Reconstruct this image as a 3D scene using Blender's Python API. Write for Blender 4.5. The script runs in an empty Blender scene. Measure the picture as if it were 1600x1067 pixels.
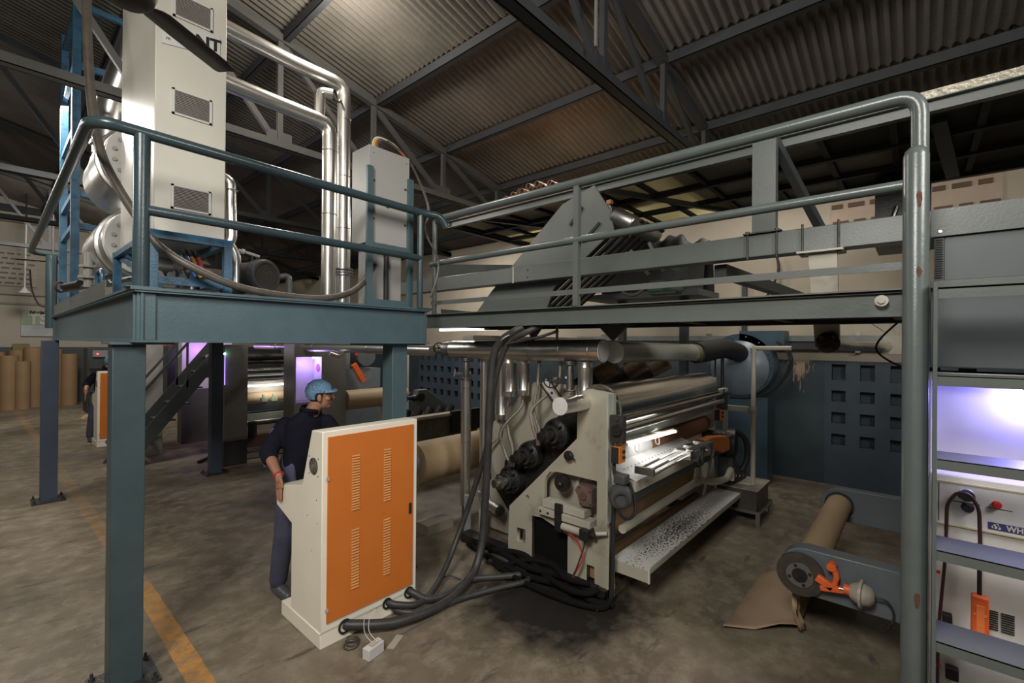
import bpy, math, random
from mathutils import Vector, Matrix, Quaternion
random.seed(7)
V = Vector
PI = math.pi
scn = bpy.context.scene
COL = scn.collection

# ------------------------------------------------------------------ camera
cam_data = bpy.data.cameras.new('camera')
cam = bpy.data.objects.new('camera', cam_data)
COL.objects.link(cam)
cam_data.sensor_width = 36.0
cam_data.lens = 36.0 * 720.19 / 1600.0
cam_data.clip_start = 0.05
cam_data.clip_end = 100
yaw, pitch, roll = 0.847872, 0.0028347, 0.0083310
fw = V((math.sin(yaw) * math.cos(pitch), math.cos(yaw) * math.cos(pitch), math.sin(pitch)))
rt = V((math.cos(yaw), -math.sin(yaw), 0))
up = rt.cross(fw)
r2 = rt * math.cos(roll) + up * math.sin(roll)
u2 = -rt * math.sin(roll) + up * math.cos(roll)
cam.matrix_world = Matrix(((r2.x, u2.x, -fw.x, 0), (r2.y, u2.y, -fw.y, 0), (r2.z, u2.z, -fw.z, 2.0), (0, 0, 0, 1)))
scn.camera = cam

# ------------------------------------------------------------------ view, world, hall lamps and added fill lights
scn.view_settings.view_transform = 'Standard'
scn.view_settings.look = 'None'
scn.view_settings.gamma = 1.0
scn.view_settings.use_curve_mapping = False
scn.view_settings.exposure = -0.5
world = bpy.data.worlds.new('world')
scn.world = world
world.use_nodes = True
world.node_tree.nodes['Background'].inputs[0].default_value = (0.80, 0.82, 0.86, 1)
world.node_tree.nodes['Background'].inputs[1].default_value = 0.05


def lamp(name, loc, power, size, color=(1, 1, 1), aim=None, spread=PI, kind='AREA'):
    d = bpy.data.lights.new(name, kind)
    d.energy = power
    d.color = color
    if kind == 'AREA':
        d.shape = 'DISK'
        d.size = size
        d.spread = spread
    else:
        d.shadow_soft_size = size
    o = bpy.data.objects.new(name, d)
    COL.objects.link(o)
    o.location = loc
    if aim is not None:
        o.rotation_euler = (V(aim) - V(loc)).to_track_quat('-Z', 'Y').to_euler()
    return o


# high bay lamp close under the roof, key lamp at left, then added fill lights
lamp('bay_and_fill_light', (2.25, 4.35, 5.10), 130, 0.16, (1.0, 0.93, 0.82), kind='POINT')
lamp('bay_and_fill_light', (-1.6, 0.4, 4.6), 320, 1.6, (1.0, 0.97, 0.91), aim=(2.2, 2.8, 0.8))
lamp('bay_and_fill_light', (1.6, -2.6, 4.4), 170, 1.4, (1.0, 0.96, 0.90), aim=(3.4, 1.4, 0.6))  # added fill from behind the camera
lamp('bay_and_fill_light', (0.2, 8.0, 4.8), 200, 1.2, (1.0, 0.95, 0.87), aim=(1.6, 7.0, 0.0))
lamp('bay_and_fill_light', (-1.6, 6.6, 3.9), 60, 1.0, (1.0, 0.95, 0.90), aim=(1.6, 6.0, 0.0))  # added fill to brighten the floor under the platform
lamp('bay_and_fill_light', (1.0, 14.5, 5.0), 260, 1.2, (1.0, 0.94, 0.85), aim=(1.0, 17.0, 1.5))
lamp('bay_and_fill_light', (6.4, 1.6, 4.3), 45, 0.6, (1.0, 0.94, 0.86), aim=(6.6, 1.4, 0.0))
lamp('bay_and_fill_light', (6.3, 7.5, 4.4), 130, 0.8, (1.0, 0.95, 0.88), aim=(6.0, 7.0, 0.0))
lamp('bay_and_fill_light', (-1.2, 11.0, 4.3), 55, 0.3, (1.0, 0.95, 0.87), kind='POINT')  # added fill to lift the dark roof at the far left
lamp('bay_and_fill_light', (5.2, 3.6, 4.45), 75, 0.4, (1.0, 0.93, 0.82), aim=(5.1, 3.9, 0.0))  # added light to make the translucent bridge panels glow from above

# ------------------------------------------------------------------ materials
MATS = {}


def mat(name, col, rough=0.5, metal=0.0, var=0.12, scale=6.0, bump=0.0, bscale=40.0, col2=None, thr=None,
        emit=None, estr=0.0, alpha=None, stretch=None, spec=None, trans=None):
    if name in MATS:
        return MATS[name]
    m = bpy.data.materials.new(name)
    m.use_nodes = True
    nt = m.node_tree
    b = nt.nodes['Principled BSDF']
    b.inputs['Roughness'].default_value = rough
    b.inputs['Metallic'].default_value = metal
    if spec is not None:
        b.inputs['Specular IOR Level'].default_value = spec
    tc = nt.nodes.new('ShaderNodeTexCoord')
    mp = nt.nodes.new('ShaderNodeMapping')
    nt.links.new(tc.outputs['Object'], mp.inputs[0])
    if stretch:
        mp.inputs['Scale'].default_value = stretch
    nz = nt.nodes.new('ShaderNodeTexNoise')
    nz.inputs['Scale'].default_value = scale
    nz.inputs['Detail'].default_value = 6
    nz.inputs['Roughness'].default_value = 0.62
    nt.links.new(mp.outputs[0], nz.inputs['Vector'])
    rp = nt.nodes.new('ShaderNodeValToRGB')
    c = V(col)
    lo, hi = c * (1 - var), c * (1 + var)
    if col2:
        rp.color_ramp.elements[0].position, rp.color_ramp.elements[1].position = thr or (0.4, 0.6)
        rp.color_ramp.elements[0].color = (*col2, 1)
        rp.color_ramp.elements[1].color = (*col, 1)
    else:
        rp.color_ramp.elements[0].position, rp.color_ramp.elements[1].position = 0.3, 0.7
        rp.color_ramp.elements[0].color = (*lo, 1)
        rp.color_ramp.elements[1].color = (*hi, 1)
    nt.links.new(nz.outputs['Fac'], rp.inputs[0])
    nt.links.new(rp.outputs[0], b.inputs['Base Color'])
    if bump:
        n2 = nt.nodes.new('ShaderNodeTexNoise')
        n2.inputs['Scale'].default_value = bscale
        n2.inputs['Detail'].default_value = 4
        nt.links.new(mp.outputs[0], n2.inputs['Vector'])
        bp = nt.nodes.new('ShaderNodeBump')
        bp.inputs['Strength'].default_value = bump
        bp.inputs['Distance'].default_value = 0.02
        nt.links.new(n2.outputs['Fac'], bp.inputs['Height'])
        nt.links.new(bp.outputs[0], b.inputs['Normal'])
    if emit:
        b.inputs['Emission Color'].default_value = (*emit, 1)
        b.inputs['Emission Strength'].default_value = estr
    if alpha is not None:
        b.inputs['Alpha'].default_value = alpha
    if trans is not None:
        # thin translucent sheet
        tr = nt.nodes.new('ShaderNodeBsdfTranslucent')
        nt.links.new(rp.outputs[0], tr.inputs['Color'])
        mx = nt.nodes.new('ShaderNodeMixShader')
        mx.inputs[0].default_value = trans
        nt.links.new(b.outputs[0], mx.inputs[1])
        nt.links.new(tr.outputs[0], mx.inputs[2])
        nt.links.new(mx.outputs[0], nt.nodes['Material Output'].inputs['Surface'])
    MATS[name] = m
    return m


TEAL = mat('teal paint', (0.080, 0.128, 0.142), 0.36, 0, 0.10, 5, 0.05, 60)
TEALP = mat('teal post paint', (0.045, 0.072, 0.078), 0.42, 0, 0.12, 4, 0.05, 60)
NAVY = mat('slate navy paint', (0.060, 0.080, 0.120), 0.42, 0, 0.10, 5)
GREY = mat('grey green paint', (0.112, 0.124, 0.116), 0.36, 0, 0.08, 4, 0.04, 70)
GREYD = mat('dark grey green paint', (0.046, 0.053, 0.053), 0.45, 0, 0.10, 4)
RAILG = mat('grey rail paint', (0.100, 0.118, 0.115), 0.28, 0, 0.08, 9, 0.05, 120)
TRAIL = mat('teal rail paint', (0.040, 0.064, 0.072), 0.25, 0, 0.10, 9, 0.05, 120)
BLUE = mat('blue frame paint', (0.045, 0.125, 0.205), 0.34, 0, 0.15, 12, 0.08, 90, col2=(0.020, 0.055, 0.10), thr=(0.30, 0.52))
CREAM = mat('cream enamel', (0.42, 0.395, 0.33), 0.38, 0, 0.05, 3, 0.02, 50)
CREAMD = mat('grimy cream enamel', (0.40, 0.37, 0.295), 0.45, 0, 0.08, 3, col2=(0.20, 0.17, 0.12), thr=(0.24, 0.44))
ORANGE = mat('orange enamel', (0.62, 0.175, 0.026), 0.40, 0, 0.05, 3)
ORANGER = mat('red orange enamel', (0.75, 0.13, 0.03), 0.45, 0, 0.15, 8)
STEEL = mat('brushed stainless', (0.58, 0.57, 0.54), 0.24, 1, 0.10, 3, 0.03, 14, stretch=(1, 1, 1))
STEELD = mat('dull steel', (0.36, 0.35, 0.33), 0.38, 1, 0.18, 6, 0.03, 30)
CLAD = mat('aluminium cladding', (0.80, 0.78, 0.74), 0.30, 1, 0.07, 2.5, 0.06, 8)
CHROME = mat('polished roll', (0.60, 0.59, 0.57), 0.19, 1, 0.05, 3)
BLACK = mat('black rubber', (0.014, 0.014, 0.015), 0.65, 0, 0.3, 12, 0.1, 80)
HOSE = mat('dusty black hose', (0.038, 0.036, 0.034), 0.48, 0, 0.35, 9, 0.1, 60)
HOSEB = mat('dusty brown hose', (0.085, 0.072, 0.058), 0.42, 0, 0.3, 9, 0.1, 60)
SOOT = mat('greasy black iron', (0.022, 0.021, 0.020), 0.42, 0.3, 0.4, 12, 0.3, 40)
IRON = mat('dark iron', (0.060, 0.058, 0.056), 0.45, 0.5, 0.3, 15, 0.15, 60)
KRAFT = mat('kraft paper', (0.40, 0.285, 0.165), 0.62, 0, 0.05, 4, 0.02, 200)
KRAFTD = mat('brown kraft roll paper', (0.30, 0.190, 0.100), 0.65, 0, 0.10, 3)
KRAFTE = mat('kraft roll end', (0.34, 0.25, 0.16), 0.7, 0, 0.12, 30)
WHITE = mat('white plastic', (0.62, 0.61, 0.58), 0.4, 0, 0.04, 5)
PVC = mat('cream pvc', (0.44, 0.42, 0.34), 0.38, 0, 0.08, 6)
RED = mat('red', (0.55, 0.03, 0.02), 0.4)
GREENM = mat('green motor paint', (0.10, 0.19, 0.14), 0.4)
GREYM = mat('grey motor paint', (0.055, 0.06, 0.06), 0.45, 0, 0.15, 12)
TANH = mat('tan flexible duct', (0.17, 0.105, 0.055), 0.6, 0, 0.35, 14, 0.2, 40)
BRAID = mat('braided steel hose', (0.36, 0.31, 0.26), 0.38, 0.7, 0.25, 90, 0.4, 250)
TUBE = mat('fluorescent tube', (1, 1, 1), 0.4, emit=(1.0, 0.98, 0.94), estr=5.0)
VIOLET = mat('violet lamp', (1, 1, 1), 0.4, emit=(0.36, 0.22, 1.0), estr=4.0)
GREENL = mat('green pilot lamp', (0.5, 1, 0.8), 0.4, emit=(0.35, 1.0, 0.7), estr=18.0)
REDL = mat('red pilot lamp', (1, 0.1, 0.1), 0.4, emit=(1.0, 0.05, 0.08), estr=6.0)
DARK = mat('dark opening', (0.010, 0.010, 0.010), 0.8)
SKIN = mat('skin', (0.36, 0.175, 0.105), 0.5, 0, 0.08, 9)
SHIRT = mat('navy work shirt', (0.0065, 0.007, 0.014), 0.9, 0, 0.2, 8, 0.15, 25, spec=0.2)
SHIRTP = mat('slate shirt panel', (0.075, 0.075, 0.135), 0.85, 0, 0.15, 8)
TROUS = mat('slate trousers', (0.050, 0.052, 0.085), 0.85, 0, 0.2, 8, 0.15, 25)
HAIR = mat('black hair', (0.015, 0.012, 0.010), 0.6)
NET = mat('pale blue hair net', (0.20, 0.38, 0.58), 0.75, 0, 0.1, 90, 0.6, 160, col2=(0.10, 0.19, 0.28), thr=(0.42, 0.52))
RUSTP = mat('rusty paint', (0.085, 0.034, 0.020), 0.8, 0, 0.5, 60)
GRIME = mat('matt black grease', (0.006, 0.006, 0.006), 0.9, spec=0.15)

# ------------------------------------------------------------------ mesh builder
ORG = {}


class MB:
    def __init__(self):
        self.v, self.f, self.s, self.mi = [], [], [], []
        self.cur = 0

    def add(self, vs, fs, smooth=False):
        o = len(self.v)
        self.v += [V(p) for p in vs]
        for f in fs:
            self.f.append([i + o for i in f])
            self.s.append(smooth)
            self.mi.append(self.cur)
        return self

    def box(self, a, b):
        x0, x1 = sorted((a[0], b[0]))
        y0, y1 = sorted((a[1], b[1]))
        z0, z1 = sorted((a[2], b[2]))
        return self.add([(x0, y0, z0), (x1, y0, z0), (x1, y1, z0), (x0, y1, z0), (x0, y0, z1), (x1, y0, z1), (x1, y1, z1), (x0, y1, z1)],
                        [(0, 3, 2, 1), (4, 5, 6, 7), (0, 1, 5, 4), (1, 2, 6, 5), (2, 3, 7, 6), (3, 0, 4, 7)])

    def obox(self, c, ax, ay, az):
        c, ax, ay, az = V(c), V(ax), V(ay), V(az)
        vs = [c + sx * ax + sy * ay + sz * az for sz in (-1, 1) for sx, sy in ((-1, -1), (1, -1), (1, 1), (-1, 1))]
        fs = [(0, 3, 2, 1), (4, 5, 6, 7), (0, 1, 5, 4), (1, 2, 6, 5), (2, 3, 7, 6), (3, 0, 4, 7)]
        if ax.cross(ay).dot(az) < 0:
            fs = [f[::-1] for f in fs]
        return self.add(vs, fs)

    def bar(self, p, q, w, h, upv=(0, 0, 1)):
        p, q = V(p), V(q)
        d = (q - p)
        L = d.length
        d.normalize()
        s = d.cross(V(upv))
        if s.length < 1e-4:
            s = d.cross(V((1, 0, 0)))
        s.normalize()
        u = s.cross(d)
        return self.obox((p + q) / 2, s * w / 2, d * L / 2, u * h / 2)

    def cone(self, p, q, r0, r1, n=20, caps=True):
        p, q = V(p), V(q)
        d = (q - p).normalized()
        a = d.orthogonal().normalized()
        b = d.cross(a)
        vs = []
        for c, r in ((p, r0), (q, r1)):
            for i in range(n):
                t = 2 * PI * i / n
                vs.append(c + (a * math.cos(t) + b * math.sin(t)) * r)
        self.add(vs, [(i, (i + 1) % n, n + (i + 1) % n, n + i) for i in range(n)], True)
        if caps:
            self.add([vs[i] for i in range(n)][::-1], [tuple(range(n))])
            self.add([vs[n + i] for i in range(n)], [tuple(range(n))])
        return self

    def cyl(self, p, q, r, n=20, caps=True):
        return self.cone(p, q, r, r, n, caps)

    def ring(self, p, q, r, ri, n=24):
        # annular disc / hollow cylinder
        p, q = V(p), V(q)
        d = (q - p).normalized()
        a = d.orthogonal().normalized()
        b = d.cross(a)
        vs = []
        for c, rr in ((p, r), (q, r), (q, ri), (p, ri)):
            for i in range(n):
                t = 2 * PI * i / n
                vs.append(c + (a * math.cos(t) + b * math.sin(t)) * rr)
        for k in range(4):
            self.add([vs[k * n + i] for i in range(n)] + [vs[((k + 1) % 4) * n + i] for i in range(n)],
                     [(i, (i + 1) % n, n + (i + 1) % n, n + i) for i in range(n)], k in (0, 2))
        return self

    def lathe(self, p, d, prof, n=24):
        # prof: list of (distance along d, radius)
        p, d = V(p), V(d).normalized()
        a = d.orthogonal().normalized()
        b = d.cross(a)
        vs = []
        for h, r in prof:
            for i in range(n):
                t = 2 * PI * i / n
                vs.append(p + d * h + (a * math.cos(t) + b * math.sin(t)) * r)
        fs = []
        for k in range(len(prof) - 1):
            for i in range(n):
                fs.append((k * n + i, k * n + (i + 1) % n, (k + 1) * n + (i + 1) % n, (k + 1) * n + i))
        return self.add(vs, fs, True)

    def tube(self, pts, r, n=12, smooth_path=0, caps=True):
        pts = [V(p) for p in pts]
        if smooth_path:
            pts = catmull(pts, smooth_path)
        rs = r if isinstance(r, (list, tuple)) else [r] * len(pts)
        if len(rs) != len(pts):
            rs = [rs[min(len(rs) - 1, int(i * len(rs) / len(pts)))] for i in range(len(pts))]
        m = len(pts)
        tang = []
        for i in range(m):
            t = (pts[min(i + 1, m - 1)] - pts[max(i - 1, 0)])
            tang.append(t.normalized() if t.length > 1e-9 else V((0, 0, 1)))
        a = tang[0].orthogonal().normalized()
        vs = []
        for i in range(m):
            if i:
                a = (a - tang[i] * a.dot(tang[i]))
                a = a.normalized() if a.length > 1e-6 else tang[i].orthogonal().normalized()
            b = tang[i].cross(a)
            # mitre scale
            for k in range(n):
                t = 2 * PI * k / n
                vs.append(pts[i] + (a * math.cos(t) + b * math.sin(t)) * rs[i])
        fs = [(i * n + k, i * n + (k + 1) % n, (i + 1) * n + (k + 1) % n, (i + 1) * n + k) for i in range(m - 1) for k in range(n)]
        self.add(vs, fs, True)
        if caps:
            self.add(vs[:n][::-1], [tuple(range(n))])
            self.add(vs[-n:], [tuple(range(n))])
        return self

    def prism(self, poly, axis, a0, a1):
        # poly: 2D points; axis 'x': (y,z) ; 'y': (x,z) ; 'z': (x,y)
        def P(u, w, t):
            return {'x': (t, u, w), 'y': (u, t, w), 'z': (u, w, t)}[axis]
        n = len(poly)
        vs = [P(u, w, a0) for u, w in poly] + [P(u, w, a1) for u, w in poly]
        fs = [tuple(range(n))[::-1], tuple(range(n, 2 * n))] + [(i, (i + 1) % n, n + (i + 1) % n, n + i) for i in range(n)]
        return self.add(vs, fs)

    def sphere(self, c, r, n=16, sc=(1, 1, 1)):
        vs, fs = [], []
        m = n // 2
        for i in range(m + 1):
            ph = PI * i / m
            for k in range(n):
                t = 2 * PI * k / n
                vs.append((c[0] + r * sc[0] * math.sin(ph) * math.cos(t), c[1] + r * sc[1] * math.sin(ph) * math.sin(t), c[2] + r * sc[2] * math.cos(ph)))
        for i in range(m):
            for k in range(n):
                fs.append((i * n + k, (i + 1) * n + k, (i + 1) * n + (k + 1) % n, i * n + (k + 1) % n))
        return self.add(vs, fs, True)

    def torus(self, c, d, R, r, n=28, m=8):
        c, d = V(c), V(d).normalized()
        a = d.orthogonal().normalized()
        b = d.cross(a)
        pts = [c + (a * math.cos(2 * PI * i / n) + b * math.sin(2 * PI * i / n)) * R for i in range(n + 1)]
        return self.tube(pts, r, m, caps=False)

    def build(self, name, material, parent=None, bevel=0.0, label=None, mods=None):
        me = bpy.data.meshes.new(name)
        if parent is not None:
            org = ORG[parent.name]
        else:
            xs = [p.x for p in self.v]
            ys = [p.y for p in self.v]
            zs = [p.z for p in self.v]
            org = V(((min(xs) + max(xs)) / 2, (min(ys) + max(ys)) / 2, min(zs)))
        me.from_pydata([p - org for p in self.v], [], self.f)
        me.update()
        for p, s, k in zip(me.polygons, self.s, self.mi):
            p.use_smooth = s
            p.material_index = k
        for m in (material if isinstance(material, (list, tuple)) else [material]):
            me.materials.append(m)
        o = bpy.data.objects.new(name, me)
        COL.objects.link(o)
        if parent is not None:
            o.parent = parent
        else:
            o.location = org
        ORG[o.name] = org
        if bevel:
            bv = o.modifiers.new('bevel', 'BEVEL')
            bv.width = bevel
            bv.segments = 2
            bv.limit_method = 'ANGLE'
            bv.angle_limit = 0.9
            bv.use_clamp_overlap = True
        if label:
            o['label'] = label
        me.set_sharp_from_angle(angle=0.75)
        return o


def catmull(pts, k):
    out = []
    n = len(pts)
    for i in range(n - 1):
        p0, p1, p2, p3 = pts[max(i - 1, 0)], pts[i], pts[i + 1], pts[min(i + 2, n - 1)]
        for j in range(k):
            t = j / k
            out.append(0.5 * ((2 * p1) + (p2 - p0) * t + (2 * p0 - 5 * p1 + 4 * p2 - p3) * t * t + (3 * p1 - p0 - 3 * p2 + p3) * t ** 3))
    out.append(pts[-1])
    return out


def bend(pts, r, k=6):
    # round the corners of a polyline with radius r
    pts = [V(p) for p in pts]
    out = [pts[0]]
    for i in range(1, len(pts) - 1):
        a, b, c = pts[i - 1], pts[i], pts[i + 1]
        da, dc = (a - b), (c - b)
        rr = min(r, da.length * 0.49, dc.length * 0.49)
        p, q = b + da.normalized() * rr, b + dc.normalized() * rr
        for j in range(k + 1):
            t = j / k
            out.append(p * (1 - t) ** 2 + b * 2 * t * (1 - t) + q * t * t)
    out.append(pts[-1])
    return out


def thing(name, label, cat, loc, group=None):
    o = bpy.data.objects.new(name, None)
    o.empty_display_size = 0.1
    COL.objects.link(o)
    o.location = loc
    ORG[o.name] = V(loc)
    o['label'] = label
    o['category'] = cat
    if group:
        o['group'] = group
    return o


def tag(o, label, cat, group=None, kind=None):
    o['label'] = label
    o['category'] = cat
    if group:
        o['group'] = group
    if kind:
        o['kind'] = kind
    return o


def struct(o):
    o['kind'] = 'structure'
    return o


def copy_tree(o, shift=(0, 0, 0), parent=None, label=None):
    c = o.copy()
    COL.objects.link(c)
    ORG[c.name] = ORG[o.name] + V(shift)
    if parent is None:
        c.location = o.location + V(shift)
        if label:
            c['label'] = label
    else:
        c.parent = parent
    for ch in list(o.children):
        if ch.name in COL.objects:
            copy_tree(ch, shift, c)
    return c


def text_mesh(name, body, size, origin, xdir, ydir, material, parent=None, extrude=0.001, align='CENTER', bold=0.0, sx=1.0):
    cu = bpy.data.curves.new(name, 'FONT')
    cu.body = body
    cu.size = size
    cu.extrude = extrude
    cu.align_x = align
    cu.align_y = 'CENTER'
    cu.offset = bold
    ob = bpy.data.objects.new('tmp_text', cu)
    COL.objects.link(ob)
    bpy.context.view_layer.update()
    me = bpy.data.meshes.new_from_object(ob.evaluated_get(bpy.context.evaluated_depsgraph_get()))
    bpy.data.objects.remove(ob)
    xd, yd = V(xdir).normalized(), V(ydir).normalized()
    zd = xd.cross(yd)
    org = ORG[parent.name] if parent is not None else V(origin)
    for v in me.vertices:
        c = v.co
        v.co = V(origin) + xd * c.x * sx + yd * c.y + zd * c.z - org
    me.materials.clear()
    me.materials.append(material)
    o = bpy.data.objects.new(name, me)
    COL.objects.link(o)
    if parent is not None:
        o.parent = parent
    else:
        o.location = org
    ORG[o.name] = org
    return o


def plate(name, outline, holes, x0, x1, material, parent, bevel=0.002):
    # plate in the YZ plane with holes, thickness from x0 to x1
    cu = bpy.data.curves.new(name, 'CURVE')
    cu.dimensions = '2D'
    cu.fill_mode = 'BOTH'
    cu.extrude = abs(x1 - x0) / 2
    for poly in [outline] + holes:
        s = cu.splines.new('POLY')
        s.points.add(len(poly) - 1)
        for p, (a, b) in zip(s.points, poly):
            p.co = (a, b, 0, 1)
        s.use_cyclic_u = True
    ob = bpy.data.objects.new('tmp_plate', cu)
    COL.objects.link(ob)
    bpy.context.view_layer.update()
    me = bpy.data.meshes.new_from_object(ob.evaluated_get(bpy.context.evaluated_depsgraph_get()))
    bpy.data.objects.remove(ob)
    org = ORG[parent.name]
    xm = (x0 + x1) / 2
    for v in me.vertices:
        c = v.co.copy()
        v.co = V((xm + c.z, c.x, c.y)) - org
    me.materials.clear()
    me.materials.append(material)
    o = bpy.data.objects.new(name, me)
    COL.objects.link(o)
    o.parent = parent
    ORG[o.name] = org
    return o


def circ(cy, cz, r, n=16):
    return [(cy + r * math.cos(2 * PI * i / n), cz + r * math.sin(2 * PI * i / n)) for i in range(n)]

# ================================================================== THE SETTING
def floor_material():
    m = bpy.data.materials.new('oily concrete')
    m.use_nodes = True
    nt = m.node_tree
    L = nt.links.new
    b = nt.nodes['Principled BSDF']
    tc = nt.nodes.new('ShaderNodeTexCoord')

    def noise(s, det=6, ro=0.6, dist=0.0, vec=None):
        n = nt.nodes.new('ShaderNodeTexNoise')
        n.inputs['Scale'].default_value = s
        n.inputs['Detail'].default_value = det
        n.inputs['Roughness'].default_value = ro
        n.inputs['Distortion'].default_value = dist
        L(vec or tc.outputs['Object'], n.inputs['Vector'])
        return n.outputs['Fac']

    def ramp(f, p0, p1, c0=(0, 0, 0), c1=(1, 1, 1)):
        r = nt.nodes.new('ShaderNodeValToRGB')
        r.color_ramp.elements[0].position, r.color_ramp.elements[1].position = p0, p1
        r.color_ramp.elements[0].color, r.color_ramp.elements[1].color = (*c0, 1), (*c1, 1)
        L(f, r.inputs[0])
        return r.outputs[0]

    def mix(f, a, c, mode='MIX'):
        x = nt.nodes.new('ShaderNodeMix')
        x.data_type = 'RGBA'
        x.blend_type = mode
        for s, v in ((x.inputs[0], f), (x.inputs[6], a), (x.inputs[7], c)):
            if isinstance(v, (int, float)):
                s.default_value = v
            elif isinstance(v, tuple):
                s.default_value = (*v, 1)
            else:
                L(v, s)
        return x.outputs[2]

    def math_(op, a, c):
        x = nt.nodes.new('ShaderNodeMath')
        x.operation = op
        for s, v in ((x.inputs[0], a), (x.inputs[1], c)):
            if isinstance(v, (int, float)):
                s.default_value = v
            else:
                L(v, s)
        return x.outputs[0]
    base = ramp(noise(1.1, 8, 0.65), 0.3, 0.72, (0.098, 0.078, 0.054), (0.215, 0.175, 0.122))
    base = mix(ramp(noise(6, 6, 0.7), 0.45, 0.75), base, (0.275, 0.235, 0.170))
    base = mix(ramp(noise(0.55, 4, 0.55, 0.4), 0.52, 0.66), base, (0.070, 0.056, 0.040))
    mp = nt.nodes.new('ShaderNodeMapping')
    mp.inputs['Scale'].default_value = (0.9, 3.0, 1)
    mp.inputs['Rotation'].default_value = (0, 0, 0.7)
    L(tc.outputs['Object'], mp.inputs[0])
    base = mix(math_('MULTIPLY', ramp(noise(2.6, 5, 0.6, 0.3, mp.outputs[0]), 0.60, 0.70), 0.75), base, (0.050, 0.042, 0.036))
    base = mix(math_('MULTIPLY', ramp(noise(38, 3, 0.5), 0.70, 0.74), 0.35), base, (0.42, 0.40, 0.36))
    # worn painted lane line along Y
    sp = nt.nodes.new('ShaderNodeSeparateXYZ')
    L(tc.outputs['Object'], sp.inputs[0])
    wob = math_('MULTIPLY', math_('SUBTRACT', noise(9, 4), 0.5), 0.02)
    px = math_('ADD', math_('ADD', sp.outputs[0], wob), math_('MULTIPLY', math_('MAXIMUM', math_('SUBTRACT', sp.outputs[1], 4.5), 0), 0.022))
    inx = math_('MULTIPLY', math_('GREATER_THAN', px, 0.775), math_('LESS_THAN', px, 0.895))
    worn = ramp(noise(13, 6, 0.7), 0.36, 0.60, (0.25, 0.25, 0.25), (1, 1, 1))
    fade = ramp(math_('MULTIPLY', sp.outputs[1], 0.1), 0.40, 0.72, (0.85, 0.85, 0.85), (0.18, 0.18, 0.18))
    f = math_('MULTIPLY', math_('MULTIPLY', inx, worn), fade)
    base = mix(f, base, (0.50, 0.235, 0.045))
    # slab joint across the floor and an oily zone round the laminating machine
    jn = math_('LESS_THAN', math_('ABSOLUTE', math_('SUBTRACT', sp.outputs[1], 2.56), 0), 0.004)
    base = mix(math_('MULTIPLY', jn, 0.0), base, (0.03, 0.03, 0.03))
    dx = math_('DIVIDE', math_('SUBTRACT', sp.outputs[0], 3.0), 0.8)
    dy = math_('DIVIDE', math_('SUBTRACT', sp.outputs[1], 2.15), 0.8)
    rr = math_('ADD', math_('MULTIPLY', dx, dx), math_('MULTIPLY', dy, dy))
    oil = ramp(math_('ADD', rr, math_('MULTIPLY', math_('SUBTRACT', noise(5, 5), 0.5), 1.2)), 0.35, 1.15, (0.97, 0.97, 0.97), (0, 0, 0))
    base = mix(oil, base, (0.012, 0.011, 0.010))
    L(base, b.inputs['Base Color'])
    rg = ramp(noise(2.2, 6, 0.6), 0.35, 0.7, (0.42, 0.42, 0.42), (0.74, 0.74, 0.74))
    L(rg, b.inputs['Roughness'])
    b.inputs['Specular IOR Level'].default_value = 0.35
    bp = nt.nodes.new('ShaderNodeBump')
    bp.inputs['Strength'].default_value = 0.25
    bp.inputs['Distance'].default_value = 0.01
    L(noise(16, 8, 0.7), bp.inputs['Height'])
    L(bp.outputs[0], b.inputs['Normal'])
    return m


fl = MB().box((-8, -8, -0.1), (8.4, 20.6, 0)).build('floor', floor_material())
for v in fl.data.vertices:
    v.co += ORG['floor']
fl.location = (0, 0, 0)
struct(fl)

DADO = mat('dark blue dado paint', (0.036, 0.055, 0.066), 0.5, 0, 0.22, 2.2, 0.05, 30)
DADOL = mat('blue breeze block paint', (0.050, 0.070, 0.092), 0.55, 0, 0.15, 3, 0.05, 30)
CWALL = mat('cream wall plaster', (0.44, 0.385, 0.30), 0.8, 0, 0.08, 1.2, 0.06, 20)
FWALL = mat('pale grey plaster', (0.40, 0.36, 0.30), 0.8, 0, 0.07, 0.8, 0.05, 12)
FDADO = mat('slate dado', (0.055, 0.065, 0.070), 0.6, 0, 0.15, 1.0)
PINK = mat('pinkish block wall', (0.46, 0.36, 0.28), 0.8, 0, 0.10, 3)

# right wall, with its blue dado, breeze-block bays (recessed square holes) and slotted vents
w = MB()
DZ = 1.78
w.cur = 0
w.box((8.05, -8, DZ), (8.25, 20.4, 4.42))
w.cur = 1
bays = [(-0.62, 1.02, 0.30), (8.0, 10.6, 0.30)]
ys = [-8] + [t for b in bays for t in b[:2]] + [20.4]
for i in range(0, len(ys), 2):
    w.box((8.03, ys[i], 0), (8.25, ys[i + 1], DZ))
w.cur = 2
for y0, y1, p in bays:
    n = int(round((y1 - y0) / p))
    p = (y1 - y0) / n
    w.box((8.16, y0, 0), (8.25, y1, DZ))
    w.box((8.03, y0, 0), (8.16, y1, 0.5))
    for k in range(n + 1):
        yc = y0 + k * p
        w.box((8.03, max(y0, yc - p * 0.25), 0.5), (8.16, min(y1, yc + p * 0.25), DZ))
    for k in range(4):
        zc = 0.5 + k * 0.31
        for q in range(n):
            yc = y0 + q * p
            w.box((8.03, yc + p * 0.25, zc + (0 if k == 0 else -0.075)), (8.16, yc + p * 0.75, zc + 0.075))
    for q in range(n):
        yc = y0 + q * p
        w.box((8.03, yc + p * 0.25, DZ - 0.05), (8.16, yc + p * 0.75, DZ))
struct(w.build('wall_right', [CWALL, DADO, DADOL]))
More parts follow.
